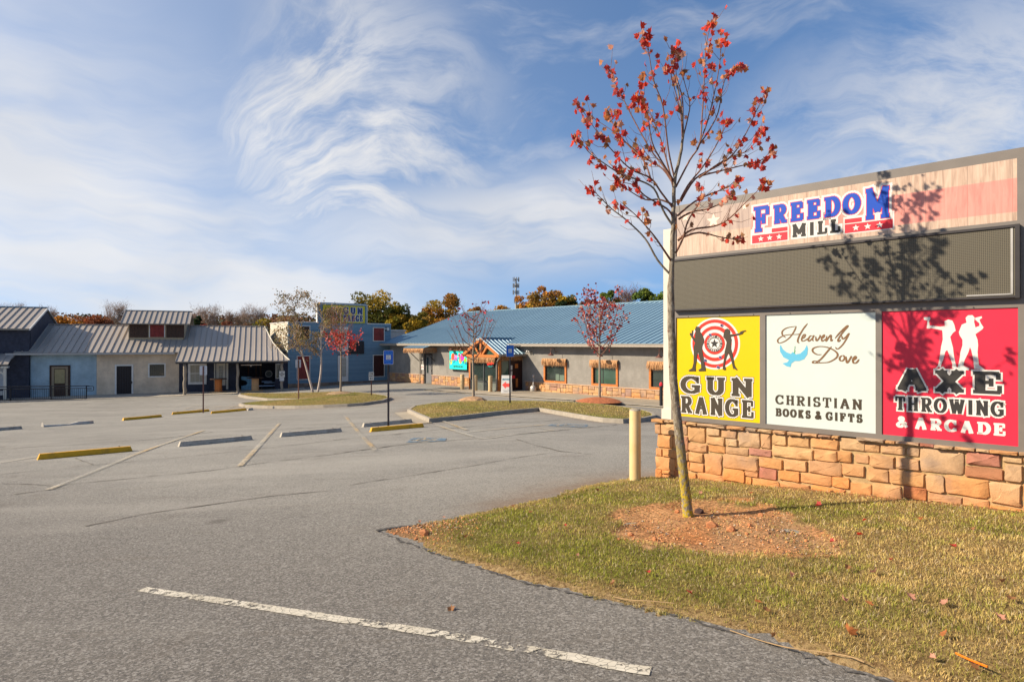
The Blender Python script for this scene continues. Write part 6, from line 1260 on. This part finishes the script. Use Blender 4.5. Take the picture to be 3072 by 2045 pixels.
adasign('pole1','blue accessible parking sign on the nearest black pole between the parking blocks',2.50,rad(14)); adasign('pole2','blue accessible parking sign on the grass island before the entrance',2.72,rad(10),.36,.53)
def backsign(key,lb,h,yaw,w,hh):
    q=PL[key]; t=thing('parking_sign',lb,'sign',(q[0],q[1],H(q[0],q[1])+(.18 if key!='poleL' else 0)),yaw,'signs seen from behind'); upole(t,h,rustm,False)
    mb=MB(); mb.prism(rrect(-w/2,w/2,h-hh,h+.02,.035),.027,.033); mb.build('plate_back',steelw,t)
backsign('poleL','white back of a sign on a rusty pole behind the far parking blocks',2.52,rad(18),.36,.48); backsign('poleM','narrow white sign edge on a dark pole left of the birch',2.35,rad(64),.42,.46)
q=PL['oneway']; t=thing('one_way_sign','short white ONE WAY sign with an arrow on the island','sign',(q[0],q[1],H(q[0],q[1])+.15),rad(8)); upole(t,1.0,rustm,False)
mb=MB(); mb.prism(rrect(-.15,.15,.95,1.45,.03),-.02,-.013); pl=mb.build('plate',white,t); sans('ONE\nWAY',.14,'lettering',blackv,pl,(0,-.023,1.28),sx=.8,bold=.004)
mb=MB(); mb.prism([(-.11,1.06),(-.03,1.12),(-.03,1.08),(.11,1.08),(.11,1.04),(-.03,1.04),(-.03,1.0)],-.023,-.0205); mb.build('arrow',blackv,pl)
# ================================================================ TREES
def mapleshape(s_,seed=0):
    rr=random.Random(seed); o=[(0,-.5)]; pts=[(0,-.45),(.16,-.38),(.36,-.40),(.34,-.14),(.56,.06),(.36,.14),(.30,.32),(.14,.30),(0,.60)]
    L=pts+[(-x,y) for x,y in pts[-2:0:-1]]
    cup=rr.uniform(.35,1.5); tw=rr.uniform(-.9,.9)
    vs=[(0,0,-.05*s_)]+[(x*s_,y*s_,(abs(x)**1.3*cup+ (y*y)*.5*rr.uniform(.2,1)+tw*x*y)*s_) for x,y in L]; n=len(L)
    mb=MB(); mb._a(vs,[(0,1+i,1+(i+1)%n) for i in range(n)]); return mb
LM=[]
for k in range(10): LM.append([mapleshape(.063*(.8+.06*k),k).mesh('leaf',m) for m in leafs])
def cr(P,sub=4):
    P=[Vector(p) for p in P]; o=[]
    for i in range(len(P)-1):
        a,b,c,d=P[max(i-1,0)],P[i],P[i+1],P[min(i+2,len(P)-1)]
        for k in range(sub):
            t=k/sub; o.append(.5*((2*b)+(c-a)*t+(2*a-5*b+4*c-d)*t*t+(3*b-a-3*c+d)*t**3))
    return o+[P[-1]]
TY0=6.28; tq=PL['tree']
mt=thing('maple_tree','young staked-free maple with sparse red leaves growing in the bare clay patch','tree',(tq[0],TY0,lz(tq[0],TY0)))
org=mt.location.copy()
TR=[Vector((x,TY0,z)) for x,z in D_['trunk']]; TR[0].z=org.z-.05
tp_=cr(TR,3); nT=len(tp_); zb=tp_[0].z
def trad(z): h=z-zb; return .053*(1-h/7.) if h<2.4 else max(.0035,.029*(1-(h-2.4)/2.55)**.9)
tp_=[p+Vector((R.uniform(-.004,.004),R.uniform(-.004,.004),0)) for p in tp_]
mb=MB(); mb.tube([p-org for p in tp_],[trad(p.z)*(1.25 if i==0 else 1.05 if i==1 else 1) for i,p in enumerate(tp_)],12); mb.build('trunk',bark,mt,smooth=True)
mb=MB()
for z_,a in ((-.0+.62,.4),(.95,2.6),(1.25,1.),(1.42,4.4),(1.75,5.2)):
    c=min(tp_,key=lambda p:abs(p.z-z_)); r_=trad(z_); d=Vector((math.cos(a-1.6),math.sin(a-1.6)*-1 if math.sin(a-1.6)>0 else math.sin(a-1.6),0)); mb.blobby(tuple(c+d*r_*.8-org),.016,int(z_*10),1,.2)
mb.build('branch_scar',twigm,mt)
leafspots=[]; twigs=MB(); RB=random.Random(12)
for bi,L in enumerate(D_['br']):
    n_=len(L); y0=0.; dep=RB.uniform(-.75,.75)*min(1.,abs(L[-1][0]-L[0][0])*1.1+.35); 
    base_off=0.
    if bi in (11,12): base_off=None
    P=[]
    for k,(x,z) in enumerate(L):
        s_=k/(n_-1); P.append(Vector((x,TY0+dep*s_**1.1,z)))
    # keep the apparent place: farther parts move outward with depth
    P=[Vector((p.x*p.y/TY0,p.y,CAMZ+(p.z-CAMZ)*p.y/TY0)) for p in P]
    C=cr(P,4); r0=max(.0045,min(.0105,trad(P[0].z)*.45)); m=len(C)
    mb=MB(); mb.tube([p-org for p in C],[r0*(1-i/(m-1))**.8+.0016 for i in range(m)],7); mb.build('branch',twigm if bi not in (0,2) else bark,mt,smooth=True)
    Lg=sum((C[i+1]-C[i]).length for i in range(m-1))
    # side twigs
    nt=int(Lg*11)
    for q in range(nt):
        f=RB.uniform(.25,.97); i=int(f*(m-1)); p=C[i]; t=(C[min(i+1,m-1)]-C[max(i-1,0)]).normalized()
        side=Vector((RB.uniform(-1,1),RB.uniform(-1,1),RB.uniform(-.3,.6))); side=(side-t*side.dot(t)).normalized()
        ln=RB.uniform(.07,.34)*(1.1-f*.5); d=(t*RB.uniform(.7,1.2)+side*.7).normalized(); e=p+d*ln+Vector((0,0,ln*.18)); mid=p+d*ln*.5+side*ln*.06
        twigs.tube([p-org,mid-org,e-org],[.0028,.0022,.0012],4,False)
        if RB.random()<.35+.6*(f>.55): leafspots.append((e,f,bi))
        if RB.random()<.35: leafspots.append((mid,f,bi))
    for q in range(int(Lg*9)):
        f=RB.uniform(.15,1.)**.6
        if f<.35: continue
        i=int(f*(m-1)); leafspots.append((C[i]+Vector((RB.uniform(-1,1),RB.uniform(-1,1),RB.uniform(-1,.4)))*.035,f,bi))
    for q in range(RB.randint(4,9)): leafspots.append((C[-1]+Vector((RB.uniform(-1,1),RB.uniform(-1,1),RB.uniform(-2,.8)))*.045,1.,bi))
twigs.build('twigs',twigm,mt,kind='stuff')
dens={0:.55,1:.4,17:.55,18:.5,19:.6,20:.75,21:.6,23:.55,24:.4,25:.5,26:.5,8:.6,9:.5}
RB.shuffle(leafspots); kept=[s for s in leafspots if RB.random()<min(1,dens.get(s[2],.86)*1.2)*(.65+.5*s[1])]
print('leaves',len(kept)); rest=MB()
def leafrot(): return (RB.uniform(.9,2.3),RB.uniform(-.6,.6),RB.uniform(0,6.28))
for k,(p,f,bi) in enumerate(kept):
    hi=p.z>3.; w=(3,4,4,4,3) if not hi else (5,4,3,3,2); mi=RB.choices(range(5),w)[0]; vi=RB.randrange(10)
    if k<300: link('leaf',LM[vi][mi],mt,tuple(p-org),leafrot(),(RB.uniform(.35,1.1),RB.uniform(.7,1.15),RB.uniform(.8,2.)))
    else:
        M=Matrix.Translation(p-org)@Vector((0,0,0)).to_track_quat('Z','Y').to_matrix().to_4x4() if False else Matrix.Translation(p-org)
        from mathutils import Euler
        M=M@Euler(leafrot()).to_matrix().to_4x4(); me=LM[vi][mi]; rest.cur=mi; rest._a([M@v.co for v in me.vertices],[tuple(f_.vertices) for f_ in me.polygons])
if rest.v: rest.build('leaves',leafs,mt,kind='stuff')
# young trees on the islands
def youngtree(name,lb,base,h,fork,spread,nb,leaves,cols,seed,lo=0.,hi=1.,barkmat=barks,r=.06,leafs_=.11,tw=6,group=None):
    rr=random.Random(seed); t=thing(name,lb,'tree',base,rr.uniform(0,6),group)
    top=h*.88; P=[Vector((0,0,-.1)),Vector((.02,.01,fork*.5)),Vector((.0,.03,fork)),Vector((.03,0,(fork+top)/2)),Vector((0,.02,top))]
    C=cr(P,4); mb=MB(); mb.tube(C,[r*(1-.93*(max(0,p.z)/top)**1.1)+.004 for p in C],8); mb.build('trunk',barkmat,t,smooth=True)
    spots=[]; br=MB(); twg=MB()
    for k in range(nb):
        z0=fork+(top-fork)*(k/nb)**1.25*.85; a=k*2.4+rr.uniform(-.4,.4); f=(z0-fork)/(top-fork)
        ln=spread*(1.0-.55*f)*rr.uniform(.8,1.15); rise=(h-z0)*rr.uniform(.55,.85)*(1.-.25*(1-f))
        e=Vector((math.cos(a)*ln,math.sin(a)*ln,z0+rise)); s=Vector((0,0,z0)); m1=s.lerp(e,.35)+Vector((math.cos(a),math.sin(a),0))*ln*.16-Vector((0,0,rise*.10))
        CC=cr([s,m1,s.lerp(e,.7)+Vector((math.cos(a),math.sin(a),0))*ln*.08,e],4); m=len(CC)
        b=MB(); b.tube(CC,[r*.32*(1-i/(m-1))+.003 for i in range(m)],5); b.build('branch',twigm if barkmat is barks else barkmat,t)
        for q in range(tw*2):
            ff=rr.uniform(.2,1); i=min(m-1,int(ff*(m-1))); p=CC[i]; d=Vector((rr.uniform(-1,1),rr.uniform(-1,1),rr.uniform(0,1.4))).normalized(); l_=rr.uniform(.15,.6)*spread*.35
            twg.tube([p,p+d*l_*.6,p+d*l_+Vector((0,0,l_*.15))],[.006,.004,.002],3,False); spots.append((p+d*l_,(p.z-fork)/(h-fork))); spots.append((p+d*l_*.6,(p.z-fork)/(h-fork)))
        for q in range(6): ff=rr.uniform(.3,1); spots.append((CC[int(ff*(m-1))],(CC[int(ff*(m-1))].z-fork)/(h-fork)))
    twg.build('twigs',twigm if barkmat is barks else barkb,t,kind='stuff')
    spots=[s for s in spots if lo<=s[1]<=hi]; V=[];F=[];Cc=[]
    for q in range(leaves):
        p=rr.choice(spots)[0]+Vector((rr.gauss(0,1),rr.gauss(0,1),rr.gauss(0,1)))*.09*spread**.5; M=Matrix.Translation(p)@Euler((rr.uniform(0,3),rr.uniform(0,3),rr.uniform(0,6))).to_matrix().to_4x4(); s_=leafs_*rr.uniform(.6,1.3); o=len(V)
        for v in ((-.5,-.2,0),(0,-.5,.1),(.5,-.1,0),(.15,.5,.15),(-.3,.4,0)): V.append(M@(Vector(v)*s_))
        F.append((o,o+1,o+2)); F.append((o,o+2,o+3)); F.append((o,o+3,o+4)); c=rr.choice(cols); k=rr.uniform(.6,1.35); Cc+=[tuple(x*k for x in c)]*5
    link('foliage',npmesh('foliage',[tuple(v) for v in V],F,foliage,np.array(Cc)),t,kind='stuff'); return t
from mathutils import Euler
q=PL['tA']; youngtree('young_maple','nearly bare young maple with a few crimson leaves at the entrance side of the island','tree' and (q[0],q[1],islz(q[0],q[1])),5.5,2.0,1.4,24,70,[(.34,.04,.05),(.42,.03,.04)],21,.45,1.,r=.07,leafs_=.11)
q=PL['tB']; youngtree('young_maple','young maple with many crimson leaves before the shop windows',(q[0],q[1],islz(q[0],q[1])),6.1,2.2,1.45,24,800,[(.38,.05,.05),(.46,.13,.11),(.28,.04,.04),(.52,.24,.18)],22,0.,1.,r=.075,leafs_=.12)
q=PL['redC']; youngtree('young_maple','young tree bare on top with a bright red lower crown before the white door',(q[0],q[1],islz(q[0],q[1])),5.9,2.4,1.5,24,420,[(.62,.06,.05),(.48,.04,.04),(.66,.20,.16),(.40,.08,.05)],23,-.1,.42,r=.065,leafs_=.12)
# twin-stemmed birch
q=PL['birch']; t=thing('birch_tree','twin stemmed pale birch with sparse olive leaves on the far island','tree',(q[0],q[1],islz(q[0],q[1])),0)
rr=random.Random(5); spots=[]; tw_=MB()
for s_,(top,kk) in enumerate((((-1.75,.2,6.6),-.35),((.75,-.3,5.2),.30))):
    C=cr([Vector((-.12+.3*s_,0,-.2)),Vector((-.55 if s_==0 else .42,0,1.4)),Vector((top[0]*.62,top[1]*.5,3.2)),Vector((top[0]*.75,top[1],4.8)),Vector(top)],4)
    mb=MB(); mb.tube(C,[.078*(1-.93*i/(len(C)-1))+.006 for i in range(len(C))],9); mb.build('trunk',barkb,t,smooth=True)
    for k in range(17):
        i=int(len(C)*(.36+.6*k/17)); i=min(i,len(C)-1); p=C[i]; a=rr.uniform(0,6.28); ln=rr.uniform(.7,1.55)*(1.15-.5*k/17); e=p+Vector((math.cos(a)*ln,math.sin(a)*ln,ln*rr.uniform(.3,1.1))); e2=e+Vector((math.cos(a)*.4,math.sin(a)*.4,-rr.uniform(0,.5)))
        CC=cr([p,p.lerp(e,.5)+Vector((0,0,.15)),e,e2],3); m=len(CC); b=MB(); b.tube(CC,[.028*(1-j/(m-1))+.004 for j in range(m)],5); b.build('branch',barkb,t)
        for z in range(16):
            p_=CC[rr.randrange(2,m)]; d=Vector((rr.uniform(-1,1),rr.uniform(-1,1),rr.uniform(-.9,.7)))*rr.uniform(.2,.75); tw_.tube([p_,p_+d*.5,p_+d],[.006,.004,.002],3,False)
            for w in range(20): spots.append(p_+d*rr.uniform(.2,1.2)+Vector((rr.gauss(0,.1),rr.gauss(0,.1),rr.gauss(0,.1))))
tw_.build('twigs',barkb,t,kind='stuff'); V=[];F=[];Cc=[]
for p in spots:
    if rr.random()<.42: continue
    M=Matrix.Translation(p)@Euler((rr.uniform(0,3),rr.uniform(0,3),rr.uniform(0,6))).to_matrix().to_4x4(); o=len(V); s_=rr.uniform(.06,.13)
    for v in ((-.4,0,0),(0,-.5,.05),(.4,0,0),(0,.55,.1)): V.append(tuple(M@(Vector(v)*s_)))
    F.append((o,o+1,o+2)); F.append((o,o+2,o+3)); c=rr.choice([(.34,.24,.09),(.20,.18,.06),(.42,.25,.12),(.16,.12,.06)]); k=rr.uniform(.6,1.3); Cc+=[tuple(x*k for x in c)]*4
link('foliage',npmesh('foliage',V,F,foliage,np.array(Cc)),t,kind='stuff')
# ---------------------------------------------------------------- background trees
def crown(cx,cy,z0,z1,w,c,seed,nl=26,per=110,leaf=.42,gap=.0):
    rs=np.random.RandomState(seed); hz=(z1-z0)/2; V=[];C=[]
    lob=[]
    while len(lob)<nl:
        v=rs.uniform(-1,1,3)
        if np.dot(v,v)>1: continue
        lob.append(v)
    A=[];Cs=[]
    for v in lob:
        r=rs.uniform(.18,.36)*min(w/2,hz*1.3); ctr=np.array([v[0]*(w/2-r*.6),v[1]*(w/2-r*.6)*.8,v[2]*(hz-r*.6)])
        d=rs.normal(0,1,(per,3)); d/=np.linalg.norm(d,axis=1)[:,None]; rad_=rs.uniform(.35,1.08,per)[:,None]**.6
        A.append(ctr+d*rad_*r*np.array([1.15,1.15,.8])); col=np.array(c[rs.randint(len(c))])*rs.uniform(.75,1.25)
        Cs.append(col[None]*rs.uniform(.65,1.4,(per,1)))
    A=np.concatenate(A)+np.array([cx,cy,(z0+z1)/2]); Cs=np.concatenate(Cs); N=len(A)
    a=rs.normal(0,1,(N,3)); a/=np.linalg.norm(a,axis=1)[:,None]; b=np.cross(a,rs.normal(0,1,(N,3))); b/=np.linalg.norm(b,axis=1)[:,None]; s=leaf*rs.uniform(.45,1.2,N)[:,None]
    V=np.stack([A-a*s*.6,A-b*s*.4+a*s*.1,A+a*s*.6,A+b*s*.5],1); F=(np.arange(N)*4)[:,None]+np.arange(4)[None]
    return npmesh('crown',V.reshape(-1,3),F,foliage,np.repeat(Cs[:,None],4,1).reshape(-1,3))
def bigtree(name,lb,px,top,Y,wpx,c,seed,kind='full',nl=None,bot=None,leaf=.42):
    X=(px-1536)/1850*Y; z1=CAMZ+(1027-top)/1850*Y; w=wpx/1850*Y; g=-2.6; hh=z1-g; t=thing(name,lb,'tree',(X,Y,g),0,'trees behind the shops')
    z0=hh*(.30 if bot is None else bot); rr=random.Random(seed)
    mb=MB(); mb.tube([(0,0,-.3),(.1,0,hh*.35),(0,.1,hh*.6),(.1,0,hh*.78)],[.35,.26,.17,.06],8)
    for k in range(9 if kind=='full' else 0):
        a=rr.uniform(0,6.28); zz=hh*rr.uniform(.3,.6); l_=w*.26; mb.tube([(0,0,zz),(math.cos(a)*l_*.5,math.sin(a)*l_*.5,zz+l_*.45),(math.cos(a)*l_,math.sin(a)*l_,zz+l_*.8)],[.13,.08,.03],5,False)
    mb.build('trunk',barkt if kind=='full' else barks,t)
    if kind=='full': link('crown',crown(0,0,z0,hh,w,c,seed,nl or 46,190,leaf),t)
    else:
        mb=MB(); V=[];F=[];Cc=[]
        for k in range(34):
            a=rr.uniform(0,6.28); zz=hh*rr.uniform(.25,.8); l_=w*.5*rr.uniform(.5,1.)*(1.1-zz/hh*.5); e=(math.cos(a)*l_,math.sin(a)*l_,min(hh,zz+(hh-zz)*rr.uniform(.5,1.))); m=(e[0]*.45,e[1]*.45,zz+(e[2]-zz)*.45)
            mb.tube([(0,0,zz),m,e],[.06,.035,.012],4,False)
            for j in range(11):
                f=rr.uniform(.3,1); p=Vector(m).lerp(Vector(e),f); d=Vector((rr.gauss(0,.5),rr.gauss(0,.5),abs(rr.gauss(.5,.5)))).normalized()*rr.uniform(.4,1.3); mb.tube([p,p+d],[.014,.006],3,False)
                for _ in range(8):
                    u=p+d*rr.uniform(.3,1.15)+Vector((rr.gauss(0,.22),rr.gauss(0,.22),rr.gauss(0,.2))); o=len(V); dd=Vector((rr.gauss(0,.3),rr.gauss(0,.3),rr.gauss(.25,.2))); n2=Vector((rr.uniform(-1,1),rr.uniform(-1,1),0))*.022
                    V+=[tuple(u-n2),tuple(u+n2),tuple(u+dd+n2*.5),tuple(u+dd-n2*.5)]; F.append((o,o+1,o+2,o+3)); cc=rr.choice(c); kk=rr.uniform(.7,1.3); Cc+=[tuple(x*kk for x in cc)]*4
        mb.build('branches',barks,t); link('twigs',npmesh('twigs',V,F,foliage,np.array(Cc)),t,kind='stuff')
    return t
GOLD=[(.38,.25,.02),(.30,.20,.02),(.44,.26,.03),(.16,.13,.02)]; OLIVE=[(.17,.16,.025),(.30,.22,.02),(.09,.10,.02),(.38,.25,.03)]; ORG=[(.46,.20,.03),(.36,.17,.03),(.24,.15,.03)]; RUST=[(.25,.075,.03),(.18,.06,.03),(.30,.10,.035)]; GREEN=[(.08,.13,.02),(.12,.18,.03),(.16,.20,.03)]; DKG=[(.025,.045,.015),(.04,.06,.02)]; MAUVE=[(.28,.20,.17),(.22,.15,.13),(.33,.25,.21)]; BRN=[(.20,.11,.06),(.15,.09,.05)]; REDT=[(.40,.07,.03),(.33,.05,.03)]
TL=[
(1118,858,92,175,OLIVE,'full','tall olive and gold oak behind the clapboard building, highest crown there'),
(1040,905,86,110,OLIVE,'full','broad olive oak just left of the tallest oak'),
(1195,905,90,95,OLIVE,'full','dark olive tree between the tallest oak and the gold one'),
(1250,925,82,90,GOLD,'full','yellow gold tree over the left end of the blue roof'),
(1335,872,88,150,GOLD+ORG,'full','golden orange tree behind the bare young maple'),
(1415,905,95,90,ORG,'full','orange tree right of the golden one'),
(1500,905,100,120,OLIVE+ORG,'full','low olive orange tree left of the phone mast'),
(1580,872,98,110,ORG+OLIVE,'full','orange brown tree at the foot of the phone mast'),
(1640,851,96,130,ORG,'full','tallest orange tree behind the middle of the blue roof'),
(1705,868,92,90,GOLD+DKG,'full','dark gold tree right of the tallest orange one'),
(1765,885,94,70,BRN,'full','small brown tree between gold and green crowns'),
(1825,866,100,95,GREEN,'full','green pine behind the crimson young maple'),
(1885,868,98,70,RUST+BRN,'bare','thin rusty bare tree between the green pines'),
(1930,854,96,100,GREEN,'full','bright green pine, highest of the green crowns'),
(1990,862,94,100,GREEN,'full','green pine beside the white sign post'),
(2060,860,98,120,GREEN,'full','green pine hidden behind the roadside sign'),
(815,950,82,150,OLIVE+BRN,'full','low round olive brown tree left of the clapboard building'),
(860,930,88,110,BRN+RUST,'full','brown tree behind the birch crown'),
(760,926,110,95,MAUVE,'bare','bare mauve tree left of the round brown tree'),
(705,940,112,80,MAUVE+BRN,'bare','bare brownish tree in the middle of the bare row'),
(622,924,108,90,MAUVE,'bare','tall bare mauve tree right of the dormer'),
(575,948,100,50,MAUVE,'bare','small bare tree close behind the dormer roof'),
(595,938,90,34,DKG,'full','narrow dark green cedar right of the dormer'),
(628,962,90,90,REDT,'full','bright red orange bush behind the porch roof'),
(680,962,96,110,RUST,'full','rust red tree low behind the porch roof'),
(745,965,96,100,BRN,'full','brown thicket tree behind the right end of the porch roof'),
(345,919,104,75,MAUVE,'bare','tall bare tree left of the dormer'),
(300,942,100,120,RUST,'full','rust orange tree left of the tall bare tree'),
(230,944,102,130,RUST+ORG,'full','orange brown tree above the shaded roof'),
(160,945,100,110,ORG+RUST,'full','orange tree right of the black barn gable'),
(140,930,116,70,MAUVE,'bare','faint bare tree beside the barn roof'),
(40,915,120,60,MAUVE,'bare','bare tree top showing over the barn ridge'),
]
for i,(px,top,Y,w,c,k,lb) in enumerate(TL): bigtree('oak_tree' if c in(OLIVE,GOLD) else 'pine_tree' if c is GREEN else 'tree',lb,px,top,Y,w,c,100+i,k,leaf=.29 if w>60 else .24)
# far wood behind everything
rs=np.random.RandomState(9); N=130000; X=rs.uniform(-400,190,N); Yw=rs.uniform(150,175,N); hgt=4.9+4.2*fbm(X,X*0+1,.08,3)+1.5*fbm(X,X*0,.5,4); Z=-2.6+rs.uniform(0,1,N)*(hgt+2.6)
a=rs.normal(0,1,(N,3));a/=np.linalg.norm(a,axis=1)[:,None];b=np.cross(a,rs.normal(0,1,(N,3)));b/=np.linalg.norm(b,axis=1)[:,None]; P_=np.stack([X,Yw,Z],-1); s=.9*rs.uniform(.5,1.3,N)[:,None]
V=np.stack([P_-a*s*.5,P_-b*s*.4,P_+a*s*.5,P_+b*s*.4],1); pal=np.array([(.16,.10,.07),(.20,.09,.04),(.10,.09,.04),(.18,.13,.10)]); kk=(fbm(X,Yw,.12,8)*3.99).astype(int).clip(0,3); Cc=pal[kk]*rs.uniform(.6,1.3,N)[:,None]
link('far_wood',npmesh('far_wood',V.reshape(-1,3),(np.arange(N)*4)[:,None]+np.arange(4)[None],foliage,np.repeat(Cc[:,None],4,1).reshape(-1,3)),kind='stuff',label='distant autumn wood on the horizon')
# phone mast
t=thing('phone_mast','slim phone mast with antenna racks rising over the orange trees','mast',((1548-1536)/1850*280,280,-3))
zt=CAMZ+3+(1027-833)/1850*280; mb=MB(); mb.tube([(0,0,0),(0,0,zt)],[.6,.35],10); mb.build('pole',flat('pale_mast_steel',(.35,.35,.35),.5),t)
for k,zz in enumerate((zt-.8,zt-3.6,zt-6.6,zt-10.5)):
    mb=MB(); r_=1.35 if k<3 else .9
    for q in range(9 if k<3 else 4):
        a=2*math.pi*q/(9 if k<3 else 4)+.2*k; x,y=r_*math.cos(a),r_*math.sin(a); mb.box(x-.16,x+.16,y-.1,y+.1,zz-1.0,zz+1.0)
    mb.build('antenna_rack',flat('antenna_grey',(.30,.32,.34),.5),t); mb=MB(); mb.lathe([(.2,zz-.1),(r_,zz-.1),(r_,zz+.1),(.2,zz+.1)],9); mb.build('platform',darkmetal,t)
# fallen leaves and stones on the lawn
FL_=[(0,'large crimson leaf lying at the edge of the clay patch'),(1,'pink folded leaf standing in the grass below the clay patch'),(11,'bright pink leaf'),]
fm=[leafs[1],leafs[3],leafs[3],leafs[3],leafs[1],leafs[4],leafs[0],leafs[0],leafs[1],leafs[1],leafs[2],leafs[4],leafs[3],leafs[3],leafs[3],leafs[2]]
FM=[[mapleshape(.045*(.8+.12*k),40+k).mesh('fallen_leaf',m) for m in leafs] for k in range(5)]
ORD=['first','second','third','fourth','fifth','sixth','seventh','eighth','ninth','tenth','eleventh','twelfth']
def order(L,noun,cat,group,zone):
    B={}
    for o,x,y,c in L: B.setdefault((c,zone(x,y)),[]).append((x/y,o))
    for (c,z_),M in B.items():
        M.sort(key=lambda q:q[0])
        for k,(_,o) in enumerate(M): tag(o,(f'small {c} {noun} {z_}' if len(M)==1 else f'small {c} {noun} {z_}, {ORD[k]} from the left'),cat,group)
LV=[];RV=[]
for i,(x,y) in enumerate(D_['fallen']):
    if x>7: continue
    if y<1.5: continue
    mi=leafs.index(fm[i]) if i<len(fm) else R.choice((1,2,4,4,3))
    if not inpoly(np.array([x]),np.array([y]),poly)[0]: mi=4
    o=link('fallen_leaf',FM[R.randrange(5)][mi],None,(x,y,lz(x,y)+.035),(R.uniform(-.5,.9),R.uniform(-.5,.5),R.uniform(0,6.28)))
    if i==0: o.scale=(1.9,1.5,1.6); tag(o,'large crimson leaf lying at the right edge of the clay patch','leaf','fallen leaves on the lawn')
    elif i==1: o.scale=(1.2,1.2,1.2); o.rotation_euler=(1.2,.2,.4); tag(o,'pink leaf standing upright in the grass below the clay patch','leaf','fallen leaves on the lawn')
    elif i==15: o.scale=(1.4,1.4,1.4); o.rotation_euler=(1.1,.1,2.); tag(o,'orange brown leaf standing in the dry grass near the lower edge','leaf','fallen leaves on the lawn')
    else: LV.append((o,x,y,('bright red','crimson','rust coloured','dull pink','brown')[mi]))
order(LV,'fallen leaf','leaf','small fallen leaves in the grass',lambda x,y:'lying on the asphalt' if not inpoly(np.array([x]),np.array([y]),poly)[0] else 'left of the clay patch' if x<.9 else 'near the stone base' if y>6.3 and x<4 else 'right of the clay patch' if x>2.9 and y>4 else 'in the lower right grass' if x>1.9 else 'below the clay patch')
rk=flat('red_clay_rock',(.46,.19,.08),.9,var=.3,vs=8,bump=.5); rk2=flat('dark_rock',(.07,.04,.035),.9,var=.3,bump=.5)
RL=['dark rock beside the trunk','orange broken rock below the trunk','orange lump of clay right of the broken rock','small upright brown stone left of the trunk']
for i,(x,y) in enumerate(D_['rocks']):
    if y<1.5: continue
    r_=(.055,.065,.045,.03,.022,.04,.03,.022,.022,.022,.025,.03,.018,.055,.022,.02,.02,.02,.018)[i]
    mb=MB(); mb.blobby((0,0,r_*.4),r_,60+i,1,.28,.75); o=mb.build('rock',rk2 if i==0 else rk,None,(x,y,lz(x,y)-.002))
    if i<4: tag(o,RL[i],'rock','rocks on the bare clay')
    elif i==13: tag(o,'orange rock at the pointed lawn tip','rock','rocks on the bare clay')
    else: RV.append((o,x,y,'reddish'))
order(RV,'pebble','rock','small pebbles on the clay',lambda x,y:'at the pointed lawn tip' if x<0 else 'by the foot of the stone base' if y>6.9 else 'on the bare clay left of the trunk' if x/y<.286 else 'on the clay right of the trunk')
for i,L in enumerate(D_['strand']):
    mt_=flat('bright_orange_plastic',(.85,.18,.01),.4) if i==2 else flat('dry_straw',(.36,.24,.12),.7)
    P=[(x,y,(lz(x,y) if i!=1 else lz(x,y))+.035+(.01*k%3)) for k,(x,y) in enumerate(L) if True]; C=cr(P,3); mb=MB(); mb.tube(C,(.005 if i==2 else .0028),5); o=mb.build('grass_stalk' if i<2 else 'marking_strip',mt_)
    tag(o,('long dry grass stalk lying along the right lawn edge','long dry grass stalk lying along the middle lawn edge','bright orange plastic strip in the grass at the bottom')[i],('stalk','stalk','strip')[i])
